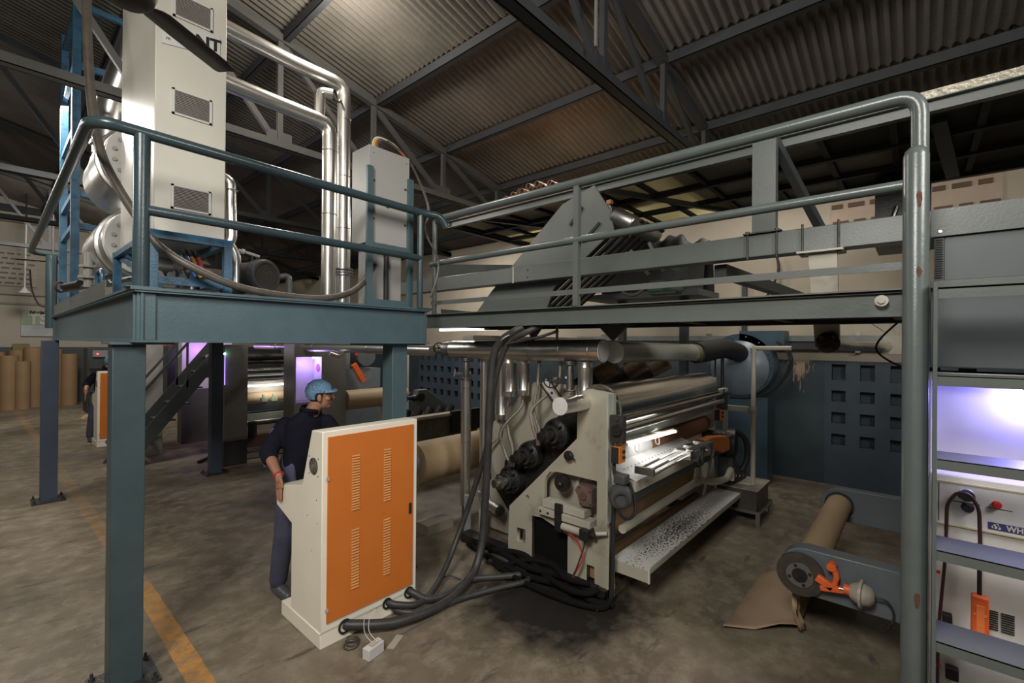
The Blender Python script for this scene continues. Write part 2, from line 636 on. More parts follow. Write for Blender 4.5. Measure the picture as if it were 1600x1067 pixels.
# stain of lime running down the dado
st = mat('lime stain', (0.36, 0.27, 0.19), 0.8, 0, 0.2, 20)
nt = st.node_tree
bs = nt.nodes['Principled BSDF']
tc = nt.nodes.new('ShaderNodeTexCoord')
mp = nt.nodes.new('ShaderNodeMapping')
mp.inputs['Scale'].default_value = (1, 14, 2.6)
nz = nt.nodes.new('ShaderNodeTexNoise')
nz.inputs['Scale'].default_value = 1.6
nz.inputs['Detail'].default_value = 9
nz.inputs['Roughness'].default_value = 0.75
nt.links.new(tc.outputs['Object'], mp.inputs[0])
nt.links.new(mp.outputs[0], nz.inputs['Vector'])
sx = nt.nodes.new('ShaderNodeSeparateXYZ')
nt.links.new(tc.outputs['Generated'], sx.inputs[0])
m1 = nt.nodes.new('ShaderNodeMath'); m1.operation = 'MULTIPLY_ADD'
nt.links.new(sx.outputs[2], m1.inputs[0]); m1.inputs[1].default_value = 0.34; m1.inputs[2].default_value = -0.26
m2 = nt.nodes.new('ShaderNodeMath'); m2.operation = 'ADD'
nt.links.new(nz.outputs['Fac'], m2.inputs[0]); nt.links.new(m1.outputs[0], m2.inputs[1])
m4 = nt.nodes.new('ShaderNodeMath'); m4.operation = 'SUBTRACT'
nt.links.new(sx.outputs[1], m4.inputs[0]); m4.inputs[1].default_value = 0.5
m5 = nt.nodes.new('ShaderNodeMath'); m5.operation = 'ABSOLUTE'; nt.links.new(m4.outputs[0], m5.inputs[0])
m6 = nt.nodes.new('ShaderNodeMath'); m6.operation = 'MULTIPLY_ADD'
nt.links.new(m5.outputs[0], m6.inputs[0]); m6.inputs[1].default_value = -0.55; nt.links.new(m2.outputs[0], m6.inputs[2])
rp = nt.nodes.new('ShaderNodeValToRGB')
rp.color_ramp.elements[0].position, rp.color_ramp.elements[1].position = 0.44, 0.50
nt.links.new(m6.outputs[0], rp.inputs[0])
nt.links.new(rp.outputs[0], bs.inputs['Alpha'])
struct(MB().box((8.026, 1.05, 0.8), (8.029, 1.62, DZ)).build('trim_1', st))

# slotted concrete vent blocks high in the right wall
def vent_block(y0, y1, z0, z1, n, rows, idx):
    m = MB()
    m.cur = 0
    m.box((8.02, y0, z0), (8.06, y1, z1))
    m.cur = 1
    for r in range(rows):
        for k in range(n):
            wd = (y1 - y0) / n
            yc = y0 + (k + 0.5) * wd + (0.04 if r % 2 else 0)
            zc = z0 + (r + 0.5) * (z1 - z0) / rows
            ww = wd * (0.30 if (r + k) % 2 else 0.42)
            m.box((8.0, yc - ww, zc - 0.03), (8.021, yc + ww, zc + 0.03))
    struct(m.build('window_%d' % idx, [PINK, mat('brown slot', (0.13, 0.085, 0.055), 0.9)]))


vent_block(0.30, 0.95, 3.62, 4.1, 3, 2, 1)
vent_block(-0.75, -0.12, 3.62, 4.15, 3, 2, 2)

w = MB()
w.cur = 0
w.box((-8, 20.2, 1.75), (8.25, 20.4, 9))
w.cur = 1
w.box((-8, 20.18, 0), (8.25, 20.4, 1.75))
struct(w.build('wall_far', [FWALL, FDADO]))
struct(MB().box((-8.2, -8, 0), (-8, 20.4, 6)).build('wall_left', FWALL))
struct(MB().box((-8.2, -8.2, 0), (8.25, -8, 9)).build('wall_near', FWALL))

# corrugated roof: overlapping sheets of real corrugation, ridge over X=-1
ROOF = mat('sooty corrugated sheet', (0.108, 0.096, 0.080), 0.85, 0, 0.3, 1.1, 0.25, 26)
nt = ROOF.node_tree


def roof_z(x):
    return 4.4 + 0.22 * (8 - x) if x > -1 else 4.4 + 0.22 * 9 - 0.22 * (-1 - x)


PURL = [7.3 - 1.25 * k for k in range(12)]
m = MB()
pitch_c = 0.092
ny = int(28.6 / pitch_c) * 8
for side in (1, -1):
    edges = [8.3] + [p for p in PURL if p > -1] + [-1.0] if side == 1 else [-1.0, -2.4, -3.85, -5.3, -6.75, -8.3]
    for e in range(len(edges) - 1):
        xa, xb = edges[e] + (0.02), edges[e + 1] - 0.10
        if side == 1:
            xa, xb = edges[e], edges[e + 1] - 0.12
        za, zb = roof_z(xa) + 0.015 + (0.03 if side == 1 else 0), roof_z(xb) + (0.0 if side == 1 else 0.03)
        if side == 1:
            # upper sheet laps over the lower one: seen from below the lower sheet's top edge is hidden
            za, zb = roof_z(xa) + 0.0, roof_z(xb) + 0.028
        ph = random.uniform(-0.4, 0.4)
        vs, fs = [], []
        for i in range(ny + 1):
            y = -8.2 + i * pitch_c / 8
            dz = 0.016 * math.sin(2 * PI * y / pitch_c)
            vs.append((xa, y, za + dz + 0.05))
            vs.append((xb, y, zb + dz + 0.05))
        for i in range(ny):
            fs.append((2 * i, 2 * i + 2, 2 * i + 3, 2 * i + 1))
        m.add(vs, fs, True)
struct(m.build('ceiling', ROOF))

tn = 2
for x in PURL[:6]:
    z = roof_z(x) - 0.02
    p = MB()
    p.box((x - 0.035, -8, z - 0.09), (x - 0.028, 20.2, z + 0.02))
    p.box((x - 0.035, -8, z - 0.09), (x + 0.035, 20.2, z - 0.083))
    struct(p.build('trim_%d' % tn, mat('purlin paint', (0.030, 0.032, 0.036), 0.7)))
    tn += 1

TRUSS = mat('truss paint', (0.026, 0.029, 0.032), 0.7)
TRUSS_LIT = mat('lamplit truss paint', (0.062, 0.062, 0.057), 0.65)  # same truss paint, lightened to put the nearby lamp's light into the colour


def truss(y, mtl, zc=4.3):
    global tn
    m = MB()
    m.box((-8, y - 0.045, zc - 0.03), (8.05, y - 0.038, zc + 0.06))
    m.box((-8, y - 0.045, zc - 0.03), (8.05, y + 0.045, zc - 0.022))
    m.box((-8, y + 0.06, zc - 0.03), (8.05, y + 0.067, zc + 0.06))
    m.bar((8.05, y, roof_z(8.05) - 0.09), (-1, y, roof_z(-1) - 0.09), 0.09, 0.09)
    m.bar((-8, y, roof_z(-8) - 0.09), (-1, y, roof_z(-1) - 0.09), 0.09, 0.09)
    # web
    xs = [7.2, 6.0, 4.75, 3.5, 2.25, 1.0, -0.2]
    for i, x in enumerate(xs):
        m.bar((x, y, zc), (x, y, roof_z(x) - 0.1), 0.06, 0.05, (0, 1, 0))
        if i < len(xs) - 1:
            m.bar((x, y + 0.02, zc), (xs[i + 1], y + 0.02, roof_z(xs[i + 1]) - 0.1), 0.06, 0.05, (0, 1, 0))
        m.box((x - 0.14, y - 0.012, zc - 0.02), (x + 0.14, y + 0.012, zc + 0.17))
    struct(m.build('trim_%d' % tn, mtl))
    tn += 1


truss(2.06, TRUSS)
truss(5.68, TRUSS_LIT)
truss(9.3, TRUSS)
truss(13.0, TRUSS)
truss(16.7, TRUSS)
struct(MB().box((-8, 20.05, 5.75), (8.05, 20.18, 5.95)).build('trim_%d' % tn, TRUSS))
tn += 1
# horizontal services rail on the far wall
g = MB()
g.cyl((-3, 20.1, 5.50), (4, 20.1, 5.50), 0.06, 10)
struct(g.build('trim_%d' % tn, mat('wall pipe grey', (0.22, 0.21, 0.19), 0.5)))
tn += 1
g = MB()
g.box((-3, 20.15, 3.02), (1.4, 20.2, 3.08))
g.box((-3, 20.12, 3.30), (1.4, 20.2, 3.33))
struct(g.build('trim_%d' % tn, mat('wall ledge', (0.25, 0.215, 0.175), 0.6)))
tn += 1
struct(MB().box((3.1, 20.14, 1.78), (6, 20.2, 1.98)).build('trim_%d' % tn, ORANGER))
tn += 1
struct(MB().box((3.08, 1.875, 4.30), (3.10, 1.895, 5.42)).build('trim_%d' % tn, mat('lamplit web member', (0.14, 0.14, 0.125), 0.6)))  # truss web member, lamplight put into its paler colour
tn += 1

# ================================================================== NEAR PLATFORM ON POSTS
pf = thing('steel_platform', 'large teal steel platform on four posts carrying the tall cream cabinet', 'platform', (1.55, 5.7, 0))
d = MB()
d.box((0.52, 3.31, 2.285), (2.66, 8.45, 2.30))
d.build('deck', TEAL, pf)
# channel beams round the edge: web + two flanges
def channel(name, p, q, z0, z1, fl, mtl, parent, inward, t=0.012):
    p, q = V((p[0], p[1], 0)), V((q[0], q[1], 0))
    dr = (q - p).normalized()
    n = V((inward[0], inward[1], 0))
    m = MB()
    for za, zb, n0, n1 in ((z0, z1, 0.03, 0.03 + t), (z0, z0 + t, -0.012, fl), (z1 - t, z1, -0.012, fl)):
        a, b = p + n * n0, p + n * n1
        c, e = q + n * n0, q + n * n1
        vs = [(a.x, a.y, za), (c.x, c.y, za), (e.x, e.y, za), (b.x, b.y, za), (a.x, a.y, zb), (c.x, c.y, zb), (e.x, e.y, zb), (b.x, b.y, zb)]
        fs = [(0, 3, 2, 1), (4, 5, 6, 7), (0, 1, 5, 4), (1, 2, 6, 5), (2, 3, 7, 6), (3, 0, 4, 7)]
        if dr.cross(n).z < 0:
            fs = [f[::-1] for f in fs]
        m.add(vs, fs)
    return m.build(name, mtl, parent)


channel('edge_beam', (0.54, 3.33), (2.63, 3.33), 1.985, 2.285, 0.10, TEAL, pf, (0, 1))
channel('edge_beam', (0.54, 3.33), (0.54, 8.43), 1.985, 2.285, 0.10, TEAL, pf, (1, 0))
channel('edge_beam', (2.63, 3.33), (2.63, 8.43), 1.985, 2.285, 0.10, TEAL, pf, (-1, 0))
channel('edge_beam', (0.54, 8.43), (2.63, 8.43), 1.985, 2.285, 0.10, TEAL, pf, (0, -1))
MB().box((0.553, 3.343, 1.998), (0.64, 3.39, 2.272)).build('corner_stiffener', TEAL, pf)
MB().box((0.44, 3.36, 1.972), (0.74, 3.66, 1.985)).box((2.05, 3.36, 1.972), (2.62, 3.66, 1.985)).build('cap_plate', TEAL, pf)
for i, (x, y, mt) in enumerate(((0.457, 3.40, TEALP), (2.30, 3.40, TEAL), (0.42, 8.0, NAVY), (2.19, 7.88, NAVY))):
    po = MB().box((x, y, 0.012), (x + 0.152, y + 0.152, 1.985)).build('post', mt, pf, bevel=0.004)
    f = MB()
    f.box((x - 0.075, y - 0.075, 0), (x + 0.227, y + 0.227, 0.014))
    f.build('foot_plate', IRON, po)
    for a in (-0.05, 0.20):
        for b in (-0.05, 0.20):
            q = MB()
            q.cyl((x + a, y + b, 0.014), (x + a, y + b, 0.055), 0.008, 8)
            q.cyl((x + a, y + b, 0.014), (x + a, y + b, 0.030), 0.016, 6)
            q.build('anchor_bolt', IRON, po)
# loose C channel stub and toe board on the left edge
MB().box((0.535, 4.3, 2.30), (0.541, 8.2, 2.42)).build('toe_board', GREY, pf)

# handrail of the near platform
hr = thing('guard_rail', 'teal pipe guard rail round the left platform, end bent down', 'railing', (1.55, 3.4, 2.30))
t = MB()
t.tube(bend([(0.62, 9.05, 3.17), (0.355, 9.0, 3.17), (0.355, 3.37, 3.20), (2.56, 3.37, 3.165), (2.73, 3.30, 3.155), (2.78, 3.27, 3.06)], 0.13), 0.033, 16)
t.build('top_rail', TRAIL, hr)
MB().cyl((0.60, 3.37, 2.755), (2.56, 3.37, 2.755), 0.030, 16).build('mid_rail', TRAIL, hr)
MB().tube([(0.575, 3.37, 2.30), (0.575, 3.37, 3.18)], 0.041, 18).build('post', TRAIL, hr)
MB().tube([(2.56, 3.37, 2.30), (2.56, 3.37, 3.17)], 0.028, 14).build('post', TRAIL, hr)
MB().tube([(0.56, 9.0, 2.15), (0.56, 9.0, 3.15)], 0.06, 14).build('post', TRAIL, hr)
MB().box((2.48, 3.30, 2.30), (2.66, 3.44, 2.306)).build('rail_shoe', TEAL, hr)
MB().box((0.50, 3.315, 2.30), (0.66, 3.44, 2.306)).build('rail_shoe', TEAL, hr)

# tall cream cabinet
cb = thing('tall_cabinet', 'tall cream steel cabinet with louvred vents standing on the left platform', 'cabinet', (0.94, 4.5, 2.70))
MB().box((0.73, 3.9, 2.70), (1.16, 5.1, 4.95)).build('body', mat('pale cabinet enamel', (0.60, 0.57, 0.49), 0.40, 0, 0.05, 2), cb, bevel=0.006)
for z0, z1 in ((2.915, 3.085), (3.575, 3.755), (4.255, 4.43)):
    fr = MB()
    fr.box((0.825, 3.888, z0), (1.065, 3.899, z0 + 0.012)).box((0.825, 3.888, z1 - 0.012), (1.065, 3.899, z1))
    fr.box((0.825, 3.888, z0), (0.840, 3.899, z1)).box((1.050, 3.888, z0), (1.065, 3.899, z1))
    fo = fr.build('vent_frame', WHITE, cb)
    MB().box((0.84, 3.8925, z0 + 0.012), (1.05, 3.899, z1 - 0.012)).build('vent_backing', mat('dusty brown mesh', (0.075, 0.055, 0.038), 0.8), fo)
    sl = MB()
    n = 14
    for k in range(n):
        z = z0 + 0.018 + k * (z1 - z0 - 0.034) / (n - 1)
        sl.obox((0.945, 3.890, z), (0.105, 0, 0), (0, 0.0012, -0.0004), (0, 0.0003, 0.0009))
    sl.build('louvre', WHITE, fo)
pl = MB()
pl.prism([(0.765, 4.035), (1.115, 4.095), (1.115, 4.245), (0.765, 4.185)], 'y', 3.893, 3.899)
npl = pl.build('name_plate', WHITE, cb)
text_mesh('lettering', 'IANT', 0.118, (0.985, 3.8925, 4.150), (1, 0, 0.17), (0, 0, 1), DARK, npl, 0.0008, bold=0.0045)
text_mesh('small_lettering', 'PR', 0.026, (0.80, 3.8925, 4.078), (1, 0, 0.17), (0, 0, 1), DARK, npl, 0.0008)

# ceiling fan above the camera's left, one blade in view
HX, HY, HZ_ = 0.385, 2.555, 3.475
fn = thing('ceiling_fan', 'dark brown ceiling fan with one long blade in front of the tall cabinet', 'fan', (HX, HY, 3.46))
FAN = mat('brown fan paint', (0.030, 0.022, 0.019), 0.55)
MB().lathe((HX, HY, 3.445), (0, 0, 1), [(0, 0.001), (0.0, 0.06), (0.02, 0.085), (0.06, 0.10), (0.11, 0.09), (0.14, 0.04), (0.15, 0.02), (0.20, 0.02)], 28).build('motor_housing', FAN, fn)
MB().cyl((HX, HY, 3.6), (HX, HY, 5.9), 0.012, 10).build('down_rod', FAN, fn)
for k in range(3):
    ang = math.radians(34.6) + k * 2 * PI / 3
    dr = V((math.cos(ang), math.sin(ang), 0))
    sd = V((-math.sin(ang), math.cos(ang), 0))
    m = MB()
    vs, fs = [], []
    prof_ = [(0.10, 0.035, 0.035), (0.115, 0.055, 0.055), (0.14, 0.066, 0.064), (0.30, 0.070, 0.070), (0.50, 0.070, 0.070), (0.565, 0.066, 0.070), (0.58, 0.04, 0.066), (0.588, 0.0, 0.055)]
    for r_, wa, wb in prof_:
        for w_ in (-wa, 0.0, wb):
            vs.append(V((HX, HY, HZ_ + 0.02)) + dr * r_ + sd * w_ + V((0, 0, 0.10 * w_ + (0.006 if w_ == 0 else 0))))
    for i in range(len(prof_) - 1):
        o, q = 3 * i, 3 * i + 3
        fs += [(o, q, q + 1, o + 1), (o + 1, q + 1, q + 2, o + 2)]
    m.add(vs, fs, True)
    bo = m.build('blade', FAN, fn)
    sm = bo.modifiers.new('thick', 'SOLIDIFY')
    sm.thickness = 0.004

# blue rack of square posts behind the cabinet
rk = thing('tall_blue_rack', 'tall blue square tube rack holding the silver drums at the platform corner', 'rack', (0.62, 6.9, 2.30))
for x, y in ((0.60, 6.85), (0.60, 8.05), (1.35, 8.05), (1.35, 6.85)):
    MB().box((x - 0.035, y - 0.035, 2.30), (x + 0.035, y + 0.035, 5.80)).build('post', BLUE, rk)
for z in (2.42, 3.20, 3.55, 4.25, 4.95, 5.6):
    MB().box((0.60, 6.83, z), (1.35, 6.88, z + 0.06)).build('crossbar', BLUE, rk)
    MB().box((0.575, 6.85, z), (0.62, 8.05, z + 0.06)).build('crossbar', BLUE, rk)

# two silver steam drums with bolted flanges, axes along the platform
for i, (cz, lab) in enumerate(((2.86, 'lower silver insulated drum with bolted flange beside the tall cabinet'), (3.60, 'upper silver insulated drum with bolted flange behind the bent hose'))):
    cx, y0 = 0.93, 5.25
    dm = thing('steam_drum', lab, 'drum', (cx, 5.9, cz - 0.33), 'silver steam drums on the left platform')
    MB().lathe((cx, y0, cz), (0, 1, 0), [(0.0, 0.18), (0.0, 0.30), (0.14, 0.31), (0.15, 0.335), (0.55, 0.335), (0.56, 0.325), (1.05, 0.325), (1.2, 0.24), (1.25, 0.0)], 40).build('cladding', CLAD, dm)
    fl_ = MB().ring((cx, y0 - 0.05, cz), (cx, y0 - 0.001, cz), 0.29, 0.175, 40).build('flange', WHITE, dm)
    MB().cyl((cx, y0 - 0.02, cz), (cx, y0 + 0.02, cz), 0.176, 32).build('end_plate', BLUE, dm)
    bb = MB()
    for k in range(16):
        a = 2 * PI * (k + 0.5) / 16
        bb.cyl((cx + 0.235 * math.cos(a), y0 - 0.066, cz + 0.235 * math.sin(a)), (cx + 0.235 * math.cos(a), y0 - 0.05, cz + 0.235 * math.sin(a)), 0.018, 6)
    bb.build('bolt', CREAM, fl_)
    MB().torus((cx, y0 + 0.15, cz), (0, 1, 0), 0.335, 0.006, 40, 6).build('seam_band', STEELD, dm)
# inclined silver duct above the drums
dk = thing('angled_duct', 'slanting silver clad duct beside the tall cabinet top', 'duct', (0.85, 6.0, 4.0))
MB().tube(bend([(0.80, 6.3, 3.9), (0.80, 6.3, 4.35), (1.05, 6.0, 5.4)], 0.2), 0.13, 20).build('cladding', CLAD, dk)
MB().tube([(0.80, 6.3, 3.98), (0.80, 6.3, 4.02)], 0.15, 20).build('flange', STEELD, dk)

# short blue stand under the cabinet
bsn = thing('blue_stand', 'short blue box stand carrying the tall cream cabinet', 'stand', (0.88, 4.1, 2.30))
for x in (0.68, 1.10):
    for y in (3.62, 4.85):
        MB().box((x - 0.025, y, 2.30), (x + 0.025, y + 0.05, 2.70)).build('leg', BLUE, bsn)
for a, b in (((0.653, 3.618, 2.648), (1.127, 3.672, 2.6995)), ((0.653, 4.848, 2.648), (1.127, 4.902, 2.6995)), ((0.706, 3.625, 2.36), (1.074, 3.66, 2.41)),
             ((0.655, 3.66, 2.655), (0.70, 4.85, 2.695)), ((1.08, 3.66, 2.655), (1.125, 4.85, 2.695)), ((1.08, 3.66, 2.36), (1.12, 4.85, 2.40))):
    MB().box(a, b).build('rail', BLUE, bsn)
MB().bar((0.70, 3.66, 2.42), (0.70, 4.8, 2.64), 0.03, 0.03).build('brace', BLUE, bsn)

# pump group inside the stand
pg = thing('pump_manifold', 'cluster of grey slanting pipes and coloured hoses inside the blue stand', 'pump', (0.95, 4.0, 2.30))
for k in range(6):
    x = 0.76 + 0.065 * k
    MB().tube(bend([(x, 3.86, 2.44), (x + 0.03, 4.1, 2.52), (x - 0.02, 4.5, 2.62)], 0.06), 0.024, 10).build('pipe', mat('dull pipe paint', (0.22, 0.21, 0.20), 0.5), pg)
for k, c in enumerate(((0.03, 0.10, 0.35), (0.45, 0.26, 0.05), (0.55, 0.04, 0.03))):
    x = 0.90 + 0.035 * k
    MB().tube([(x + 0.05, 3.80, 2.44), (x + 0.02, 3.82, 2.52), (x, 3.84, 2.585)], 0.014, 10).build('hose', mat('hose colour %d' % k, c, 0.4), pg)
    MB().tube([(x, 3.84, 2.585), (x - 0.01, 3.85, 2.63)], 0.017, 10).build('hose_end', BLACK, pg)
MB().cyl((0.98, 4.05, 2.36), (0.98, 4.05, 2.62), 0.06, 20).build('pump_can', STEEL, pg)
MB().cyl((0.72, 3.95, 2.50), (0.84, 3.95, 2.50), 0.07, 18).build('pump_wheel', IRON, pg)
MB().box((0.72, 3.70, 2.302), (1.06, 3.85, 2.345)).build('skid', WHITE, pg)

# low pipework with valve along the platform's left edge
lv = thing('edge_pipework', 'steel pipe with rusty valve running along the platform left edge', 'pipe', (0.6, 5.2, 2.42))
MB().cyl((0.50, 6.6, 2.50), (0.86, 4.2, 2.50), 0.022, 12).build('pipe', STEELD, lv)
MB().tube([(0.50, 6.5, 2.53), (0.57, 6.0, 2.53)], 0.035, 10).build('valve_body', SOOT, lv)
MB().torus((0.47, 6.55, 2.53), (1, -1, 0), 0.05, 0.012, 16, 6).build('hand_wheel', mat('dark rust', (0.07, 0.03, 0.025), 0.7), lv)
MB().cyl((0.60, 5.75, 2.48), (0.60, 5.75, 2.80), 0.035, 10).cyl((0.60, 5.75, 2.66), (0.60, 5.75, 2.68), 0.07, 12).cyl((0.60, 5.75, 2.56), (0.60, 5.75, 2.585), 0.075, 12).build('globe_valve', mat('valve grey', (0.33, 0.32, 0.29), 0.4), lv)
MB().ring((0.66, 5.2, 2.50), (0.665, 5.17, 2.50), 0.055, 0.022, 16).ring((0.67, 5.13, 2.50), (0.675, 5.10, 2.50), 0.055, 0.022, 16).build('pipe_flange', STEEL, lv)
MB().tube(bend([(0.55, 4.8, 2.30), (0.55, 4.8, 2.52), (0.55, 4.55, 2.52), (0.55, 4.55, 2.30)], 0.06), 0.014, 8).build('lifting_eye', BLUE, lv)

# motor
mo = thing('electric_motor', 'grey electric motor with round fan cowl behind the teal mid rail', 'motor', (1.40, 4.1, 2.32))
mc = V((1.425, 4.0, 2.52))
md = V((0.25, -0.97, -0.02)).normalized()
MB().lathe(mc + md * -0.30, md, [(0, 0.0), (0, 0.11), (0.32, 0.118), (0.33, 0.118)], 28).build('body', mat('taupe motor paint', (0.16, 0.145, 0.12), 0.5), mo)
MB().lathe(mc - md * 0.02, md, [(0, 0.12), (0.06, 0.133), (0.12, 0.130), (0.135, 0.118), (0.137, 0.10)], 32).build('fan_cowl', GREYM, mo)
gr = MB()
gr.cyl(mc + md * 0.10, mc + md * 0.112, 0.108, 28)
gr.build('grille', mat('brown grille', (0.055, 0.045, 0.035), 0.7, bump=0.4, bscale=90), mo)
g = MB()
for k in range(6):
    g.torus(mc + md * 0.114, md, 0.018 * (k + 1), 0.0016, 28, 4)
g.build('guard_ring', IRON, mo)
MB().box((1.30, 3.98, 2.30), (1.56, 4.28, 2.335)).build('foot', IRON, mo)
MB().bar((1.37, 3.90, 2.33), (1.42, 3.93, 2.62), 0.02, 0.03).build('strut', mat('taupe strut', (0.22, 0.20, 0.17), 0.5), mo)
MB().cyl((1.36, 4.2, 2.48), (1.36, 4.45, 2.48), 0.10, 20).build('pump_head', GREYM, mo)

# silver clad pipe runs from the cabinet over and down behind the electrical box
def clad_run(label, pts, r, seams):
    p = thing('silver_pipe', label, 'pipe', (pts[-1][0], pts[-1][1], pts[-1][2]), 'silver clad pipes of the left platform')
    MB().tube(bend(pts, r * 1.9, 3), r, 22).build('cladding', CLAD, p)
    for (c, dr) in seams:
        MB().torus(c, dr, r + 0.002, 0.004, 24, 5).build('seam_band', STEEL, p)
    return p


clad_run('upper silver pipe from cabinet top bending down behind the grey box', [(1.18, 4.55, 4.74), (1.95, 4.60, 4.72), (2.48, 4.60, 4.72), (2.49, 4.60, 2.30)], 0.068,
         [((2.49, 4.6, z), (0, 0, 1)) for z in (4.35, 3.75, 3.2, 2.75)])
clad_run('lower silver pipe from cabinet bending down left of its twin', [(1.18, 4.55, 4.26), (1.8, 4.55, 4.24), (2.30, 4.55, 4.23), (2.30, 4.55, 2.30)], 0.073,
         [((2.30, 4.55, z), (0, 0, 1)) for z in (3.95, 3.3)])
sp_ = thing('pipe_stub', 'short capped silver stub with hose ends between the two high pipes', 'pipe', (2.19, 4.55, 4.30))
MB().tube(bend([(2.19, 4.55, 4.26), (2.19, 4.55, 4.52), (2.30, 4.50, 4.52)], 0.05), 0.052, 18).build('cladding', CLAD, sp_)
MB().tube([(2.29, 4.49, 4.53), (2.36, 4.50, 4.47), (2.40, 4.53, 4.51), (2.46, 4.55, 4.42)], 0.012, 8, 4).build('wire_bundle', STEELD, sp_)
fl2 = MB()
for z in (2.70, 2.73, 2.76):
    fl2.ring((2.49, 4.6, z), (2.49, 4.6, z + 0.012), 0.095, 0.05, 20)
tag(fl2.build('pipe_flange', STEELD), 'bolted flange collar low on the right silver pipe', 'flange')
# short pipe right of cabinet
clad_run('short silver pipe with two elbows at the right of the tall cabinet', [(1.17, 4.0, 3.25), (1.215, 3.97, 3.22), (1.22, 3.95, 2.78), (1.20, 3.95, 2.74), (1.25, 3.95, 2.66), (1.25, 3.95, 2.44)], 0.037,
         [((1.22, 3.95, 3.15), (0, 0, 1)), ((1.22, 3.95, 2.85), (0, 0, 1))])
tap = thing('drain_tap', 'small drain tap with black lever beside the short silver pipe', 'tap', (1.36, 3.95, 2.68))
MB().cyl((1.27, 3.95, 2.70), (1.42, 3.95, 2.67), 0.012, 8).cyl((1.29, 3.95, 2.695), (1.31, 3.95, 2.69), 0.022, 10).build('body', mat('tap grey', (0.3, 0.3, 0.27), 0.4), tap)
MB().tube(bend([(1.37, 3.95, 2.675), (1.365, 3.95, 2.615), (1.40, 3.95, 2.615), (1.405, 3.95, 2.67)], 0.03), 0.006, 8).build('lever', BLACK, tap)

# grey bent pipe rail far behind motor
tag(MB().tube(bend([(2.05, 4.9, 2.30), (2.05, 4.9, 2.68), (1.55, 5.0, 2.56)], 0.05), 0.03, 12).build('bent_pipe', GREY), 'grey bent pipe rising from the deck right of the electric motor', 'pipe')

# thick brown hose looping down through the platform
tag(MB().tube([(0.46, 4.6, 4.75), (0.42, 4.25, 4.2), (0.43, 4.1, 3.6), (0.455, 3.95, 3.25), (0.50, 3.85, 3.05), (0.60, 3.72, 2.80), (0.72, 3.60, 2.58), (0.92, 3.50, 2.44), (1.15, 3.48, 2.36),
               (1.45, 3.48, 2.33), (1.72, 3.48, 2.335), (1.95, 3.50, 2.40), (2.12, 3.56, 2.52), (2.22, 3.62, 2.63), (2.30, 3.66, 2.72)], 0.026, 14, 6).build('thick_hose', HOSEB),
    'thick brown hose drooping from above across the left platform to the grey box', 'hose')

# grey electrical box on its own stand
eb = thing('electrical_box', 'pale grey electrical box on a teal stand at the platform right end', 'electrical box', (2.35, 3.68, 2.30))
MB().box((2.147, 3.55, 2.86), (2.566, 3.83, 3.70)).build('body', mat('pale grey enamel', (0.40, 0.39, 0.37), 0.4, 0, 0.03, 3), eb, bevel=0.004)
for x, top in ((2.147, 3.51), (2.566, 3.50)):
    MB().box((x - 0.028, 3.52, 2.30), (x + 0.028, 3.548, top)).build('stand_leg', TEAL, eb)
MB().box((2.1755, 3.519, 2.82), (2.5375, 3.83, 2.858)).build('stand_rail', TEAL, eb)
MB().box((2.1755, 3.521, 2.302), (2.5375, 3.547, 2.37)).build('stand_rail', TEAL, eb)
sc_ = MB()
for x, z in ((2.195, 3.40), (2.52, 3.40), (2.195, 3.07), (2.52, 3.07)):
    sc_.cyl((x, 3.549, z), (x, 3.543, z), 0.010, 10)
sc_.build('screw', IRON, eb)
hs = MB()
for x, z in ((2.19, 3.64), (2.53, 3.64)):
    hs.cyl((x, 3.549, z), (x, 3.546, z), 0.004, 8)
hs.prism([(2.32, 3.19), (2.35, 3.19), (2.335, 3.215)], 'y', 3.546, 3.549)
hs.build('screw_hole', BLACK, eb)
MB().box((2.20, 3.62, 2.33), (2.53, 3.80, 2.82)).build('lower_panel', mat('pale grey enamel low', (0.33, 0.32, 0.30), 0.5), eb)
MB().cyl((2.36, 3.60, 2.33), (2.36, 3.60, 2.80), 0.022, 10).build('conduit', BLACK, eb)
for k, c in enumerate(((0.6, 0.58, 0.5), (0.65, 0.5, 0.05), (0.65, 0.10, 0.05), (0.03, 0.03, 0.03))):
    o_ = 0.014 * k
    pts = [(2.26 + o_, 3.64, 3.68), (2.23 + o_, 3.63, 3.76), (2.28 + o_, 3.62, 3.82), (2.42, 3.60, 3.80 - 0.003 * k), (2.58, 3.58, 3.70 - 0.003 * k), (2.72, 3.55, 3.45), (2.77, 3.52, 3.25), (2.72, 3.50, 3.10)]
    if k == 3:
        pts += [(2.70, 3.45, 2.98), (2.80, 3.42, 2.80), (2.80, 3.42, 2.62), (2.72, 3.42, 2.42)]
    else:
        pts = pts[:5]
    MB().tube(pts, 0.008 if k < 3 else 0.011, 8, 5).build('cable', mat('cable colour %d' % k, c, 0.5) if k < 3 else HOSEB, eb)

